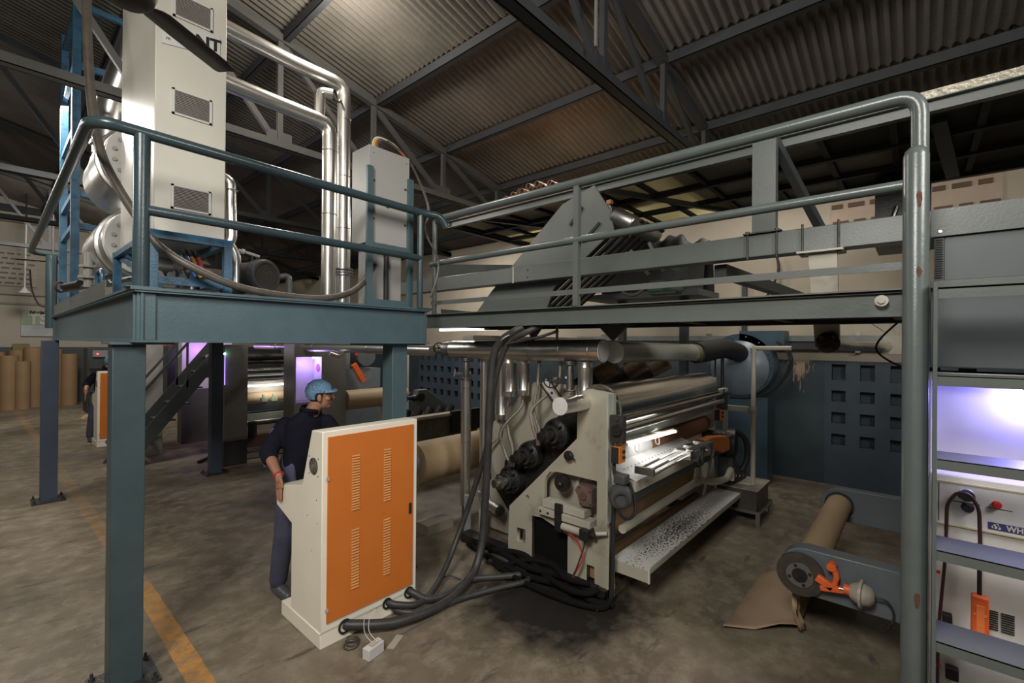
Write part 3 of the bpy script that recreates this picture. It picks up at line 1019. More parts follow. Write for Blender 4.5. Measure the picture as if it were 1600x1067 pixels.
# ================================================================== CATWALK, ITS RAIL AND THE LADDER
CX = 2.95
cw = thing('catwalk', 'long grey catwalk running from the teal platform to the pipe ladder', 'catwalk', (3.3, 1.8, 2.14))
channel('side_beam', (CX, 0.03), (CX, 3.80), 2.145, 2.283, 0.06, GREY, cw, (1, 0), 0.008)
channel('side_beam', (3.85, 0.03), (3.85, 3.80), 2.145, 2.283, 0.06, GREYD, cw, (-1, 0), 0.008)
MB().box((CX + 0.01, 0.03, 2.262), (3.84, 3.80, 2.270)).build('deck', GREYD, cw)
for k in range(7):
    y = 0.06 + k * 0.6
    MB().box((CX + 0.04, y, 2.16), (3.81, y + 0.05, 2.262)).build('joist', GREYD, cw)
MB().box((CX - 0.003, 0.05, 2.372), (CX + 0.005, 3.70, 2.412)).build('toe_strip', GREY, cw)
bo = MB()
bo.cyl((CX - 0.012, 0.14, 2.225), (CX, 0.14, 2.225), 0.028, 16).cyl((CX - 0.024, 0.14, 2.225), (CX - 0.012, 0.14, 2.225), 0.016, 6)
bo.build('bolt', CREAM, cw)

cr = thing('pipe_handrail', 'long grey pipe handrail on the catwalk with rounded end at the ladder', 'railing', (CX, 1.8, 2.28))
MB().tube(bend([(CX, 3.62, 3.225), (CX, 0.0, 3.215), (CX, -0.01, 0.0)], 0.10), 0.0345, 16).build('top_rail', RAILG, cr)
MB().cyl((CX, 3.70, 2.785), (CX, 0.02, 2.785), 0.027, 14).build('mid_rail', RAILG, cr)
MB().box((CX - 0.022, 1.93, 2.284), (CX + 0.022, 1.974, 3.20)).build('post', GREY, cr)
MB().cyl((CX + 0.01, 3.66, 2.284), (CX + 0.01, 3.66, 3.22), 0.024, 12).build('post', RAILG, cr)

ld = thing('steel_ladder', 'steep grey steel ladder with pipe stringer at the photo right edge', 'ladder', (2.80, -0.3, 0))
lp = MB().lathe((2.80, 0.012, 0.0), (0, 0, 1), [(0, 0.0), (0, 0.047), (2.87, 0.047), (2.895, 0.040), (2.91, 0.025), (2.915, 0.0)], 22).build('stringer', RAILG, ld)
for z, a, hh in ((2.66, 0.3, 0.09), (2.335, 1.5, 0.05), (0.86, 0.2, 0.085)):
    vs = []
    for k in range(9):
        t = 2 * PI * k / 9
        vs.append((0.010 * math.cos(t) * (1 + 0.3 * math.sin(3 * t + a)), hh / 2 * math.sin(t) * (1 + 0.2 * math.cos(2 * t + a))))
    m = MB()
    P3 = []
    for u, w_ in vs:
        ang = math.atan2(-2.80, -0.012) if False else 0
        # rust patch hugging the pipe, on the side turned to the floor aisle
        th = PI + 0.25 + u / 0.047
        P3.append((2.80 + 0.0476 * math.cos(th), 0.012 + 0.0476 * math.sin(th), z + w_))
    m.add(P3, [tuple(range(9))])
    m.build('rust_patch', RUSTP, lp)
MB().box((2.74, -0.062, 0.0), (2.86, -0.048, 2.28)).build('flat_stringer', RAILG, ld)
MB().box((2.74, -0.66, 0.0), (2.86, -0.646, 2.28)).build('flat_stringer', RAILG, ld)
for k, z in enumerate((2.255, 1.872, 1.505, 1.105, 0.705, 0.30)):
    m = MB()
    m.box((2.76, -0.645, z - 0.004), (2.98, -0.063, z))
    m.box((2.76, -0.645, z - 0.045), (2.765, -0.063, z))
    m.build('tread', GREY, ld)

# ================================================================== HIGH CROSS BEAM, COLUMN AND HANGING BRACKET
BX = 3.90
xb = thing('cross_beam', 'long grey box beam crossing above the laminating machine behind the catwalk rail', 'beam', (BX + 0.07, 2.0, 2.68))
MB().box((BX, -2.2, 2.678), (BX + 0.14, 6.4, 2.850)).build('beam', GREY, xb, bevel=0.006)
MB().box((BX - 0.004, 3.42, 2.672), (BX + 0.001, 3.44, 2.856)).build('weld_seam', CREAM, xb)
hl = MB()
hl.cyl((BX - 0.002, 3.22, 2.80), (BX, 3.22, 2.80), 0.010, 10).cyl((BX - 0.002, 3.22, 2.72), (BX, 3.22, 2.72), 0.010, 10)
hl.build('bolt_hole', DARK, xb)
for ya, yb, zt, zb in ((1.00, 0.80, 2.875, 2.66), (0.635, 0.42, 2.875, 2.655)):
    up_ = ya > 0.7
    c = MB()
    for y in (ya, yb):
        c.tube([(BX - 0.012, y, zb), (BX - 0.012, y, zt)], 0.008, 8)
        c.cyl((BX - 0.012, y, zt - 0.012 if up_ else zb), (BX - 0.012, y, zt if up_ else zb + 0.012), 0.016, 6)
    c.build('u_bolt', IRON, xb)
    if up_:
        MB().box((BX - 0.03, yb - 0.03, 2.852), (BX + 0.16, ya + 0.03, 2.862)).build('clamp_plate', IRON, xb)
    else:
        MB().box((BX - 0.05, yb - 0.03, 2.660), (BX + 0.16, ya + 0.03, 2.674)).build('clamp_plate', CREAM, xb)
cl = thing('short_column', 'short grey column standing on the cross beam with a dark brace', 'column', (4.0, 0.9, 2.862))
MB().box((BX + 0.02, 0.815, 2.862), (BX + 0.10, 0.978, 3.60)).build('post', GREY, cl)
MB().bar((BX + 0.10, 0.84, 3.57), (4.75, 0.62, 2.96), 0.06, 0.06).build('brace', GREYD, cl)
MB().bar((4.05, 1.25, 2.62), (6.4, 1.05, 2.56), 0.10, 0.10).build('rear_arm', GREYD, xb)
hb = thing('hanging_bracket', 'cream sheet bracket hanging under the cross beam with black hub below', 'bracket', (BX + 0.05, 0.53, 2.0))
MB().prism([(0.60, 2.655), (0.43, 2.655), (0.41, 1.98), (0.555, 1.98)], 'x', BX, BX + 0.05).build('plate', CREAMD, hb)
MB().lathe((BX - 0.06, 0.475, 2.02), (1, 0, 0), [(0, 0.0), (0.0, 0.03), (0.0, 0.055), (0.015, 0.072), (0.05, 0.072), (0.058, 0.05), (0.06, 0.0)], 24).build('hub', SOOT, hb)
for k in range(4):
    a = PI / 4 + k * PI / 2
    MB().cyl((BX - 0.066, 0.475 + 0.052 * math.cos(a), 2.02 + 0.052 * math.sin(a)), (BX - 0.055, 0.475 + 0.052 * math.cos(a), 2.02 + 0.052 * math.sin(a)), 0.013, 10).build('knob', IRON, hb)
MB().tube(bend([(BX + 0.05, 0.47, 2.02), (4.5, 0.40, 2.0), (5.2, 0.22, 2.0)], 0.1), 0.045, 16).build('shaft', CLAD, hb)
tag(MB().bar((5.3, 0.16, 1.93), (5.3, 0.16, 2.40), 0.16, 0.16).bar((5.2, 0.45, 2.36), (5.25, 0.16, 2.12), 0.06, 0.08).build('hanger_post', CREAMD), 'cream square hanger post behind the black hub under the catwalk', 'post')

# ================================================================== HIGH BRIDGE WITH TRANSLUCENT FLOOR
br = thing('high_bridge', 'high bridge with yellow translucent floor panels over dark ribs', 'bridge', (5.1, 2.0, 3.6))
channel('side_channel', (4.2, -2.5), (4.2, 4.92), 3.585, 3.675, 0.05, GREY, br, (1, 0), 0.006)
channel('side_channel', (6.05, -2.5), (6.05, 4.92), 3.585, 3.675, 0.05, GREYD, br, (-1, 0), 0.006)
channel('end_channel', (4.2, 4.92), (6.05, 4.92), 3.585, 3.675, 0.05, GREYD, br, (0, -1), 0.006)
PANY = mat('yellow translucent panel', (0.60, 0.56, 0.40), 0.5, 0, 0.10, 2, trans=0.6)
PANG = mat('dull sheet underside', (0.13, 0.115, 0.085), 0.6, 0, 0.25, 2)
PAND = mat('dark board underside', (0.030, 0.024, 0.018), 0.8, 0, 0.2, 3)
yy = 4.85
rnd = random.Random(4)
k = 0
while yy > -2.4:
    w_ = 0.42 + 0.12 * rnd.random()
    for j in range(3):
        xa, xb2 = 4.26 + 0.60 * j, 4.26 + 0.60 * j + 0.56
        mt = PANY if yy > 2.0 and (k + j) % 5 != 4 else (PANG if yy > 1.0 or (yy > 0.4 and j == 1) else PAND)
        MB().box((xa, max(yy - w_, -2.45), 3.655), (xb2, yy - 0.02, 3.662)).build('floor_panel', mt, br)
    MB().box((4.245, yy - 0.035, 3.615), (6.02, yy + 0.01, 3.655)).build('rib', BLACK, br)
    yy -= w_
    k += 1
for x in (4.80, 5.40):
    MB().box((x, -2.4, 3.60), (x + 0.06, 4.88, 3.655)).build('runner', BLACK, br)
MB().bar((4.25, 2.5, 3.62), (6.0, 1.65, 3.60), 0.05, 0.05).build('diagonal', GREY, br)
MB().bar((4.25, 4.3, 3.62), (6.0, 3.4, 3.60), 0.05, 0.05).build('diagonal', GREYD, br)
MB().bar((4.5, -0.10, 3.62), (5.6, -0.22, 3.50), 0.09, 0.03).build('diagonal', GREYD, br)
MB().box((4.19, -2.5, 3.676), (4.30, 0.9, 3.73)).build('edge_flashing', mat('galvanised flashing', (0.30, 0.28, 0.22), 0.38, 0.7, 0.35, 14, 0.2, 40), br)
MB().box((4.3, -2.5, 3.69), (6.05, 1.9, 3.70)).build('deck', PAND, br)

# cores and board stack on the bridge
TUBEC = mat('brown cardboard core', (0.20, 0.105, 0.06), 0.75, 0, 0.15, 20)
cores = [(3.98, 3.86), (3.88, 3.90), (3.80, 3.93), (3.71, 3.90), (3.63, 3.955), (3.55, 3.90), (3.47, 3.94), (3.40, 3.89), (3.32, 3.93), (3.24, 3.88), (3.94, 3.78), (3.76, 3.80), (3.60, 3.81), (3.44, 3.80), (3.30, 3.79)]
core0 = None
for i, (y, z) in enumerate(cores):
    if core0 is None:
        core0 = MB().ring((4.36, y, z - 0.02), (5.4, y - 0.02, z - 0.02), 0.042, 0.032, 18).build('cardboard_core', TUBEC)
        tag(core0, 'leftmost brown cardboard core in the upper row on the high bridge', 'core', 'cardboard cores on the high bridge')
        c00 = (y, z)
    else:
        od = ('second', 'third', 'fourth', 'fifth', 'sixth', 'seventh', 'eighth', 'ninth', 'tenth')
        lab = '%s brown cardboard core from the left in the upper row on the high bridge' % od[i - 1] if i < 10 else '%s brown cardboard core from the left in the lower row on the high bridge' % (('first',) + od)[i - 10]
        copy_tree(core0, (0.03 * (i % 3), y - c00[0], z - c00[1]), label=lab)
m = MB()
for k in range(9):
    m.box((4.33, 2.95, 3.702 + 0.006 * k), (5.3, 4.85 - 0.02 * (k % 3), 3.706 + 0.006 * k))
tag(m.build('cardboard_stack', mat('cardboard edges', (0.30, 0.13, 0.07), 0.8, 0, 0.3, 60)), 'low stack of brown cardboard sheets along the bridge edge', 'cardboard')
brd = MB().box((4.45, 2.3, 3.702), (5.2, 2.9, 3.76)).build('yellow_board', mat('yellow board', (0.40, 0.33, 0.16), 0.7))
tag(brd, 'flat yellowish board lying on the bridge right of the cores', 'board')

# ================================================================== INCLINED WEB UNIT BETWEEN CROSS BEAM AND BRIDGE
iu = thing('inclined_conveyor', 'grey inclined conveyor with black slats rising behind the cross beam', 'conveyor', (4.8, 3.2, 2.3))
PL = [(4.22, 2.367), (3.94, 2.634), (2.89, 3.50), (2.496, 3.62), (2.309, 3.322), (2.27, 3.125), (3.00, 2.60), (3.12, 2.326)]
MB().prism(PL, 'x', 4.08, 4.10).build('side_plate', GREY, iu)
for k in range(9):
    x = 4.20 + k * 0.135
    MB().bar((x, 3.85, 2.22), (x, 2.28, 3.36), 0.07, 0.03).build('slat', BLACK, iu)
MB().cyl((4.10, 2.40, 3.32), (5.3, 2.40, 3.32), 0.10, 22).build('top_roller', STEELD, iu)
MB().cyl((4.10, 3.90, 2.46), (5.3, 3.90, 2.46), 0.10, 22).build('bottom_roller', STEELD, iu)
MB().lathe((4.14, 2.28, 3.28), (0, -0.82, -0.50), [(0, 0.0), (0, 0.085), (0.22, 0.085), (0.24, 0.07), (0.24, 0.0)], 24).build('air_cylinder', STEELD, iu)
MB().box((4.09, 2.42, 3.38), (4.16, 2.50, 3.46)).box((4.09, 2.31, 3.40), (4.14, 2.36, 3.44)).build('valve_block', mat('copper valve', (0.35, 0.15, 0.08), 0.5, 0.4), iu)
for a, b in (((4.06, 2.70), (4.06, 3.42)), ((4.06, 2.58), (3.0, 3.0))):
    pass
MB().bar((4.065, 2.78, 3.25), (4.065, 2.63, 3.42), 0.012, 0.03).bar((4.065, 2.62, 3.05), (4.065, 2.42, 3.22), 0.012, 0.03).build('slot_bar', BLACK, iu)
for (y0, z0, y1, z1) in ((2.25, 2.93, 1.60, 2.66), (2.0, 3.0, 1.85, 2.70), (2.2, 2.95, 2.0, 2.68)):
    MB().bar((4.3, y0, z0), (4.3, y1, z1), 0.02, 0.03).build('strut', GREY, iu)
# black folded belt heap behind the conveyor
hp = MB()
rnd = random.Random(3)
vs, fs = [], []
NY, NX = 40, 8
for i in range(NY + 1):
    u = i / NY
    y = 3.60 - 1.50 * u
    env = (3.72 - 0.30 * u) - 2.70
    bump_ = 0.05 * math.sin(19 * u) + 0.04 * math.sin(41 * u + 1)
    dip = -0.10 * max(0, 1 - abs(u - 0.80) / 0.07)
    for j in range(NX + 1):
        t = j / NX
        z = 2.70 + (env + bump_ + dip) * math.sin(PI * t) ** 0.6 if 0 < j < NX else 2.70
        vs.append((6.12 + 0.45 * t, y, max(z, 2.70)))
for i in range(NY):
    for j in range(NX):
        a = i * (NX + 1) + j
        fs.append((a, a + 1, a + NX + 2, a + NX + 1))
hp.add(vs, fs, True)
hb_ = thing('belt_heap', 'black folded rubber belt heaped on a shelf behind the cross beam', 'belt', (6.2, 2.5, 2.6))
hp.build('belt', BLACK, hb_)
MB().box((5.8, 2.05, 2.62), (6.6, 3.65, 2.70)).build('shelf', GREYD, hb_)
MB().bar((6.4, 3.4, 0), (6.4, 3.4, 2.62), 0.1, 0.1).build('shelf_leg', GREYD, hb_)
MB().bar((6.4, 2.45, 0), (6.4, 2.45, 2.62), 0.1, 0.1).build('shelf_leg', GREYD, hb_)

gm = thing('green_motor', 'small green electric motor with ribbed body under the cross beam', 'motor', (4.35, 1.85, 2.48))
gmz = 2.565
MB().lathe((4.35, 2.02, gmz), (0, -1, 0), [(0, 0), (0, 0.045), (0.02, 0.06), (0.15, 0.062), (0.16, 0.055)], 20).build('gear_end', GREENM, gm)
m = MB()
for k in range(7):
    m.ring((4.35, 1.86 - k * 0.013, gmz), (4.35, 1.854 - k * 0.013, gmz), 0.066, 0.03, 20)
m.cyl((4.35, 1.87, gmz), (4.35, 1.77, gmz), 0.052, 20)
m.build('ribs', GREENM, gm)
MB().lathe((4.35, 1.77, gmz), (0, -1, 0), [(0, 0.067), (0.09, 0.067), (0.105, 0.055), (0.106, 0.0)], 22).build('cowl', mat('grey green motor', (0.12, 0.16, 0.135), 0.4), gm)
MB().box((4.28, 1.72, 2.485), (4.42, 2.0, 2.503)).build('foot', IRON, gm)
MB().cyl((4.285, 1.985, gmz + 0.01), (4.281, 1.985, gmz + 0.01), 0.012, 12).build('badge', mat('lime badge', (0.35, 0.6, 0.08), 0.4), gm)
tag(MB().tube([(4.30, 2.30, 2.60), (4.28, 2.26, 2.52), (4.28, 2.16, 2.49), (4.28, 2.06, 2.53), (4.3, 2.04, 2.6)], 0.018, 10, 5).build('ribbed_hose', HOSEB), 'brown looped hose left of the small green motor', 'hose')

# blue under-bridge clutter: grey guide and plates left of the conveyor
tag(MB().prism([(4.95, 2.33), (4.95, 2.46), (3.98, 2.36), (3.98, 2.30)], 'x', 4.12, 4.30).build('guide_chute', GREYD), 'dark grey sloping chute left of the inclined conveyor foot', 'chute')
tag(MB().bar((5.2, 6.4, 3.25), (5.2, 3.7, 2.95), 0.05, 0.24).build('feed_trough', mat('dark green grey', (0.05, 0.06, 0.055), 0.6)), 'dark green trough running under the left end of the bridge', 'trough')

# steel rail conduit fixed along the right wall
wr = thing('wall_rail', 'double steel rail running along the right wall above the blue dado', 'rail', (7.9, 1.5, 1.92))
MB().box((7.88, -2.5, 2.06), (8.0, 5.2, 2.14)).build('upper_channel', mat('worn grey channel', (0.20, 0.215, 0.21), 0.4, 0, 0.2, 6), wr)
MB().box((7.90, -2.5, 1.94), (8.0, 5.2, 2.05)).build('lower_channel', GREYD, wr)
for y in (-1.5, 0.6, 2.6, 4.6):
    MB().box((7.92, y, 1.90), (8.03, y + 0.06, 2.18)).build('clip', STEEL, wr)
MB().box((7.895, 2.72, 1.945), (7.90, 3.0, 1.99)).build('hazard_tape', mat('red white tape', (0.55, 0.12, 0.05), 0.6, col2=(0.6, 0.55, 0.45), thr=(0.48, 0.50), scale=9), wr)

# ================================================================== LAMINATING MACHINE
mc_ = thing('laminating_machine', 'large cream laminating machine with polished roll and cut-out side plate', 'machine', (4.4, 2.3, 0))
OUT = [(1.987, 1.634), (1.78, 1.612), (1.795, 0.689), (1.80, 0.09), (1.925, 0.09), (1.93, 0.22), (2.0, 0.22), (2.0, 0.09), (2.186, 0.09), (2.186, 0.401),
       (2.456, 0.476), (2.567, 0.47), (2.567, 0.09), (2.849, 0.07), (2.85, 0.167), (2.838, 0.49), (2.102, 1.218), (2.101, 1.60)]
H1 = [(2.45, 0.528), (2.434, 0.60), (2.434, 0.787), (2.415, 0.85), (2.375, 0.892), (2.296, 0.908), (1.911, 0.907), (1.909, 0.545)]
H2 = [(2.742, 0.315), (2.643, 0.324), (2.642, 0.204), (2.741, 0.192)]
sp = plate('side_plate', OUT, [H1, H2, circ(2.624, 0.616, 0.022, 12)], 3.20, 3.24, CREAMD, mc_)
MB().box((3.13, 1.775, 0.62), (3.20, 1.79, 1.61)).build('edge_flange', mat('pale green enamel', (0.36, 0.39, 0.34), 0.4), mc_)
MB().box((3.20, 1.772, 0.09), (3.245, 1.782, 1.612)).build('edge_strip', mat('pale green enamel', (0, 0, 0)), mc_)
MB().prism([(1.987, 1.634), (1.78, 1.612), (1.80, 0.09), (2.85, 0.09), (2.85, 0.49), (2.102, 1.218), (2.101, 1.60)], 'x', 5.62, 5.66).build('side_plate', CREAM, mc_)
# second inner side frame further left with the slanted opening
plate('rear_plate', [(2.95, 0.50), (2.95, 0.06), (3.45, 0.06), (3.45, 0.52), (3.42, 1.10), (2.80, 1.62), (2.15, 1.62), (2.15, 1.52), (2.95, 0.80)], [], 3.50, 3.53, CREAMD, mc_)
MB().box((3.19, 1.80, 0.0), (5.68, 1.88, 0.09)).build('base_rail', mat('rusty cream skid', (0.24, 0.20, 0.14), 0.7, 0, 0.2, 14, col2=(0.07, 0.035, 0.02), thr=(0.40, 0.55)), mc_)
MB().box((3.15, 1.80, 0.0), (3.28, 3.45, 0.085)).build('base_rail', SOOT, mc_)
MB().box((5.55, 1.80, 0.0), (5.70, 3.45, 0.085)).build('base_rail', SOOT, mc_)
# polished big roll
MB().lathe((3.27, 1.93, 1.475), (1, 0, 0), [(0, 0.0), (0.0, 0.165), (0.012, 0.165), (0.012, 0.192), (2.32, 0.192), (2.32, 0.0)], 56).build('polished_roll', CHROME, mc_)
MB().ring((3.262, 1.93, 1.475), (3.285, 1.93, 1.475), 0.197, 0.182, 48).build('roll_rim', STEEL, mc_)
MB().cyl((3.25, 1.93, 1.475), (3.27, 1.93, 1.475), 0.04, 16).build('journal', SOOT, mc_)
# small guide roller with pillow block
MB().cyl((3.19, 1.69, 1.345), (5.60, 1.69, 1.355), 0.030, 18).build('guide_roller', STEEL, mc_)
MB().cyl((3.24, 1.70, 1.42), (5.60, 1.70, 1.43), 0.018, 12).build('tie_rod', STEELD, mc_)
pb = MB().box((3.14, 1.655, 1.245), (3.19, 1.765, 1.455)).build('bearing_block', IRON, mc_)
MB().cyl((3.11, 1.70, 1.35), (3.14, 1.70, 1.35), 0.042, 18).build('bearing_cap', SOOT, pb)
for z in (1.27, 1.43):
    MB().cyl((3.125, 1.70, z), (3.14, 1.70, z), 0.012, 8).build('bolt', IRON, pb)
MB().box((5.60, 1.655, 1.25), (5.66, 1.76, 1.45)).build('bearing_block', IRON, mc_)
# front cross beams
MB().box((3.245, 1.80, 1.205), (5.62, 1.83, 1.36)).build('front_panel', mat('pale green enamel', (0, 0, 0)), mc_)
MB().box((3.245, 1.60, 0.875), (5.62, 1.66, 0.955)).build('apron_beam', CREAM, mc_)
ap = MB()
ap.prism([(1.60, 0.96), (1.84, 1.035), (1.84, 1.03), (1.60, 0.955)], 'x', 3.25, 4.75)
ap.build('apron_sheet', mat('white apron', (0.55, 0.55, 0.53), 0.35), mc_)
dots = MB()
for k in range(22):
    dots.cyl((3.32 + 0.065 * k, 1.74, 1.009), (3.32 + 0.065 * k, 1.739, 1.012), 0.005, 6)
dots.build('rivet_row', DARK, mc_)
MB().box((3.245, 1.62, 0.80), (5.62, 1.63, 0.875)).build('lower_lip', GREYM, mc_)
# lit web over a roll
MB().cyl((3.25, 1.95, 1.06), (4.05, 1.95, 1.06), 0.115, 32).build('white_web', mat('white paper', (0.55, 0.55, 0.54), 0.6), mc_)
MB().cyl((4.05, 1.95, 1.06), (5.60, 1.95, 1.06), 0.112, 32).build('brown_roll', mat('copper brown wrap', (0.26, 0.12, 0.06), 0.5, 0, 0.3, 8, stretch=(12, 1, 1)), mc_)
MB().cyl((3.42, 2.15, 0.50), (5.60, 2.15, 0.50), 0.26, 36).build('lower_roll', KRAFTD, mc_)
MB().box((3.26, 1.99, 0.10), (3.41, 2.62, 0.47)).build('sump_cover', GRIME, mc_)
MB().box((3.25, 1.95, 0.10), (5.6, 2.0, 0.24)).build('rear_rail', KRAFTD, mc_)
# tube lamp
tl = thing('tube_lamp', 'lit fluorescent tube lamp over the white web of the laminating machine', 'lamp', (3.85, 1.72, 1.16))
MB().cyl((3.36, 1.745, 1.195), (4.36, 1.745, 1.165), 0.013, 12).build('tube', TUBE, tl)
for a, b in ((3.34, 1.1956), (4.38, 1.1644)):
    MB().cyl((a, 1.745, b), (a + (0.03 if a < 4 else -0.03), 1.745, b), 0.016, 12).build('end_cap', WHITE, tl)
MB().bar((3.34, 1.775, 1.20), (4.38, 1.775, 1.17), 0.03, 0.04).build('batten', CREAM, tl)
lamp('tube_lamp_light', (3.85, 1.70, 1.15), 2.2, 0.5, (1, 0.98, 0.94), aim=(3.9, 1.80, 0.9), kind='AREA')
for x in (3.55, 3.95):
    tag(MB().tube([(x, 1.76, 1.18), (x - 0.01, 1.755, 1.12), (x + 0.05, 1.75, 1.10), (x + 0.07, 1.765, 1.18)], 0.003, 6, 4).build('white_wire', WHITE), 'thin white wire loop dangling under the %s part of the machine tube lamp' % ('left' if x < 3.7 else 'middle'), 'wire', 'white wires under the machine tube lamp')

# slitting carriage on twin rods
sl = thing('slitting_carriage', 'steel slitting carriage on twin rods with an orange end housing', 'machine', (4.2, 1.52, 0.95))
for y, z in ((1.58, 1.055), (1.52, 1.04), (1.47, 1.03)):
    MB().cyl((3.26, y, z), (4.70, y + 0.05, z + 0.0), 0.011 if y > 1.5 else 0.009, 12).build('rod', STEEL, sl)
for x in (3.95, 4.18, 4.42):
    MB().box((x, 1.45, 1.01), (x + 0.10, 1.60, 1.085)).build('slider', STEEL, sl)
MB().box((3.98, 1.44, 1.085), (4.48, 1.50, 1.095)).build('carriage_plate', CLAD, sl)
MB().ring((4.02, 1.44, 1.03), (4.04, 1.44, 1.03), 0.04, 0.02, 16).build('cutter_wheel', IRON, sl)
MB().ring((4.32, 1.44, 1.03), (4.34, 1.44, 1.03), 0.04, 0.02, 16).build('cutter_wheel', IRON, sl)
MB().box((4.10, 1.43, 0.93), (4.115, 1.45, 1.06)).box((4.20, 1.43, 0.93), (4.215, 1.45, 1.06)).box((4.10, 1.43, 0.93), (4.215, 1.45, 0.945)).build('hook_frame', IRON, sl)
oh = MB()
oh.prism([(4.50, 1.03), (4.52, 1.07), (4.90, 1.06), (5.30, 1.01), (5.42, 0.95), (5.42, 0.84), (5.20, 0.84), (4.92, 0.94), (4.62, 0.98)], 'y', 1.56, 1.64)
oh.build('end_housing', ORANGE, sl, bevel=0.01)
MB().box((3.24, 1.46, 1.02), (3.27, 1.61, 1.075)).build('rod_bracket', STEELD, sl)
MB().box((5.43, 1.57, 0.84), (5.50, 1.64, 0.98)).build('end_cover', GREYM, sl)
MB().bar((5.0, 1.62, 1.0), (5.15, 1.78, 0.40), 0.03, 0.14).build('support_leg', mat('pale green enamel', (0, 0, 0)), sl)

# control boxes
for x, y, z, lab in ((3.13, 1.70, 1.16, 'orange push button box on the near plate of the laminating machine'), (5.48, 1.70, 1.20, 'orange push button box on the far end of the laminating machine')):
    b_ = thing('button_box', lab, 'switch box', (x, y, z - 0.06), 'orange button boxes on the laminating machine')
    MB().box((x, y - 0.02, z - 0.065), (x + 0.10, y + 0.04, z + 0.060)).build('body', ORANGE, b_, bevel=0.003)
    MB().box((x - 0.012, y - 0.015, z - 0.063), (x - 0.001, y + 0.04, z + 0.058)).build('back_box', BLACK, b_)
    for k in (-0.022, 0.022):
        MB().cyl((x + 0.06, y - 0.034, z + k), (x + 0.06, y - 0.02, z + k), 0.013, 12).build('button', BLACK, b_)

# geared motor on the plate edge
gmo = thing('gear_motor', 'round dark grey motor hanging on the edge of the laminating machine plate', 'motor', (3.05, 1.66, 0.80))
mz = 0.88
MB().lathe((3.01, 1.60, mz), (0.85, 0.52, 0), [(0, 0.0), (0.0, 0.070), (0.02, 0.083), (0.10, 0.088), (0.12, 0.075), (0.14, 0.07), (0.14, 0.0)], 28).build('body', GREYM, gmo)
MB().ring((3.0, 1.59, mz), (2.995, 1.587, mz), 0.055, 0.045, 24).build('cover_ring', IRON, gmo)
MB().box((3.06, 1.60, mz + 0.085), (3.15, 1.69, mz + 0.155)).build('terminal_box', GREYM, gmo, bevel=0.01)
MB().tube([(3.12, 1.66, mz + 0.13), (3.17, 1.62, mz + 0.08), (3.19, 1.58, mz - 0.05), (3.14, 1.56, mz - 0.13), (3.04, 1.57, mz - 0.14), (2.99, 1.60, mz - 0.09)], 0.012, 10, 5).build('cable', BLACK, gmo)
tag(MB().tube([(3.165, 1.74, 1.10), (3.15, 1.73, 1.02), (3.17, 1.70, 0.95)], 0.014, 10, 4).build('black_cable', BLACK), 'black cable from the near orange button box to the round motor', 'cable')
tag(MB().tube([(3.17, 1.745, 0.80), (3.155, 1.74, 0.50), (3.15, 1.74, 0.25), (3.14, 1.75, 0.03)], 0.016, 10, 5).build('black_cable', BLACK), 'black cable running down the near edge of the machine plate to the floor', 'cable')

# things inside the upper cut-out
MB().box((3.34, 1.85, 0.50), (3.36, 2.55, 1.0)).build('gear_case_back', CREAMD, mc_)
MB().lathe((3.19, 2.255, 0.820), (1, 0, 0), [(0, 0.0), (0, 0.016), (-0.01, 0.016), (-0.01, 0.028), (0.005, 0.028), (0.005, 0.070), (0.03, 0.074), (0.05, 0.07), (0.05, 0)], 26).build('black_pulley', SOOT, mc_)
MB().cyl((3.18, 2.255, 0.82), (3.185, 2.255, 0.82), 0.012, 12).build('pulley_nut', STEEL, mc_)
gb = MB().prism([(2.075, 0.765), (2.10, 0.80), (2.075, 0.845), (2.06, 0.85), (1.945, 0.835), (1.94, 0.70), (2.05, 0.69)], 'x', 3.17, 3.30).build('gear_box', mat('rusty gear box', (0.16, 0.105, 0.085), 0.6, 0.2, 0.3, 12), mc_)
MB().cyl((3.155, 2.015, 0.775), (3.17, 2.015, 0.775), 0.030, 14).build('shaft_boss', STEELD, gb)
for y, z in ((2.055, 0.835), (1.955, 0.82), (2.04, 0.705), (1.952, 0.715)):
    MB().cyl((3.163, y, z), (3.17, y, z), 0.007, 8).build('bolt', IRON, gb)
MB().ring((3.30, 2.09, 0.82), (3.32, 2.09, 0.82), 0.085, 0.055, 24).build('cover_ring', CREAM, mc_)
MB().box((3.15, 1.995, 0.598), (3.26, 2.416, 0.660)).build('slide_block', CREAM, mc_, bevel=0.003)
MB().box((3.13, 1.93, 0.535), (3.24, 2.45, 0.592)).build('slide_block', CREAM, mc_, bevel=0.003)
MB().box((3.125, 2.20, 0.44), (3.148, 2.27, 0.665)).build('black_strap', SOOT, mc_)
for y in (2.42, 2.34):
    MB().cyl((3.122, y, 0.565), (3.13, y, 0.565), 0.010, 10).build('screw', IRON, mc_)
ac = thing('air_cylinder', 'horizontal cream air cylinder with black end block on the machine plate', 'cylinder', (3.12, 2.02, 0.49))
MB().cyl((3.13, 2.19, 0.495), (3.13, 2.00, 0.495), 0.030, 18).build('barrel', CREAM, ac)
MB().box((3.08, 1.92, 0.455), (3.18, 2.00, 0.540)).build('end_block', SOOT, ac, bevel=0.006)
MB().cyl((3.13, 1.92, 0.50), (3.13, 1.88, 0.50), 0.024, 14).build('fitting', SOOT, ac)
MB().cyl((3.14, 1.88, 0.515), (3.17, 1.80, 0.530), 0.016, 12).build('rod', CREAM, ac)
tag(MB().tube([(3.12, 2.12, 0.46), (3.11, 2.03, 0.42), (3.12, 1.99, 0.30), (3.11, 2.04, 0.18), (3.10, 2.08, 0.10)], 0.006, 8, 5).build('red_air_line', RED), 'thin red air line curling down from the cream air cylinder', 'hose')
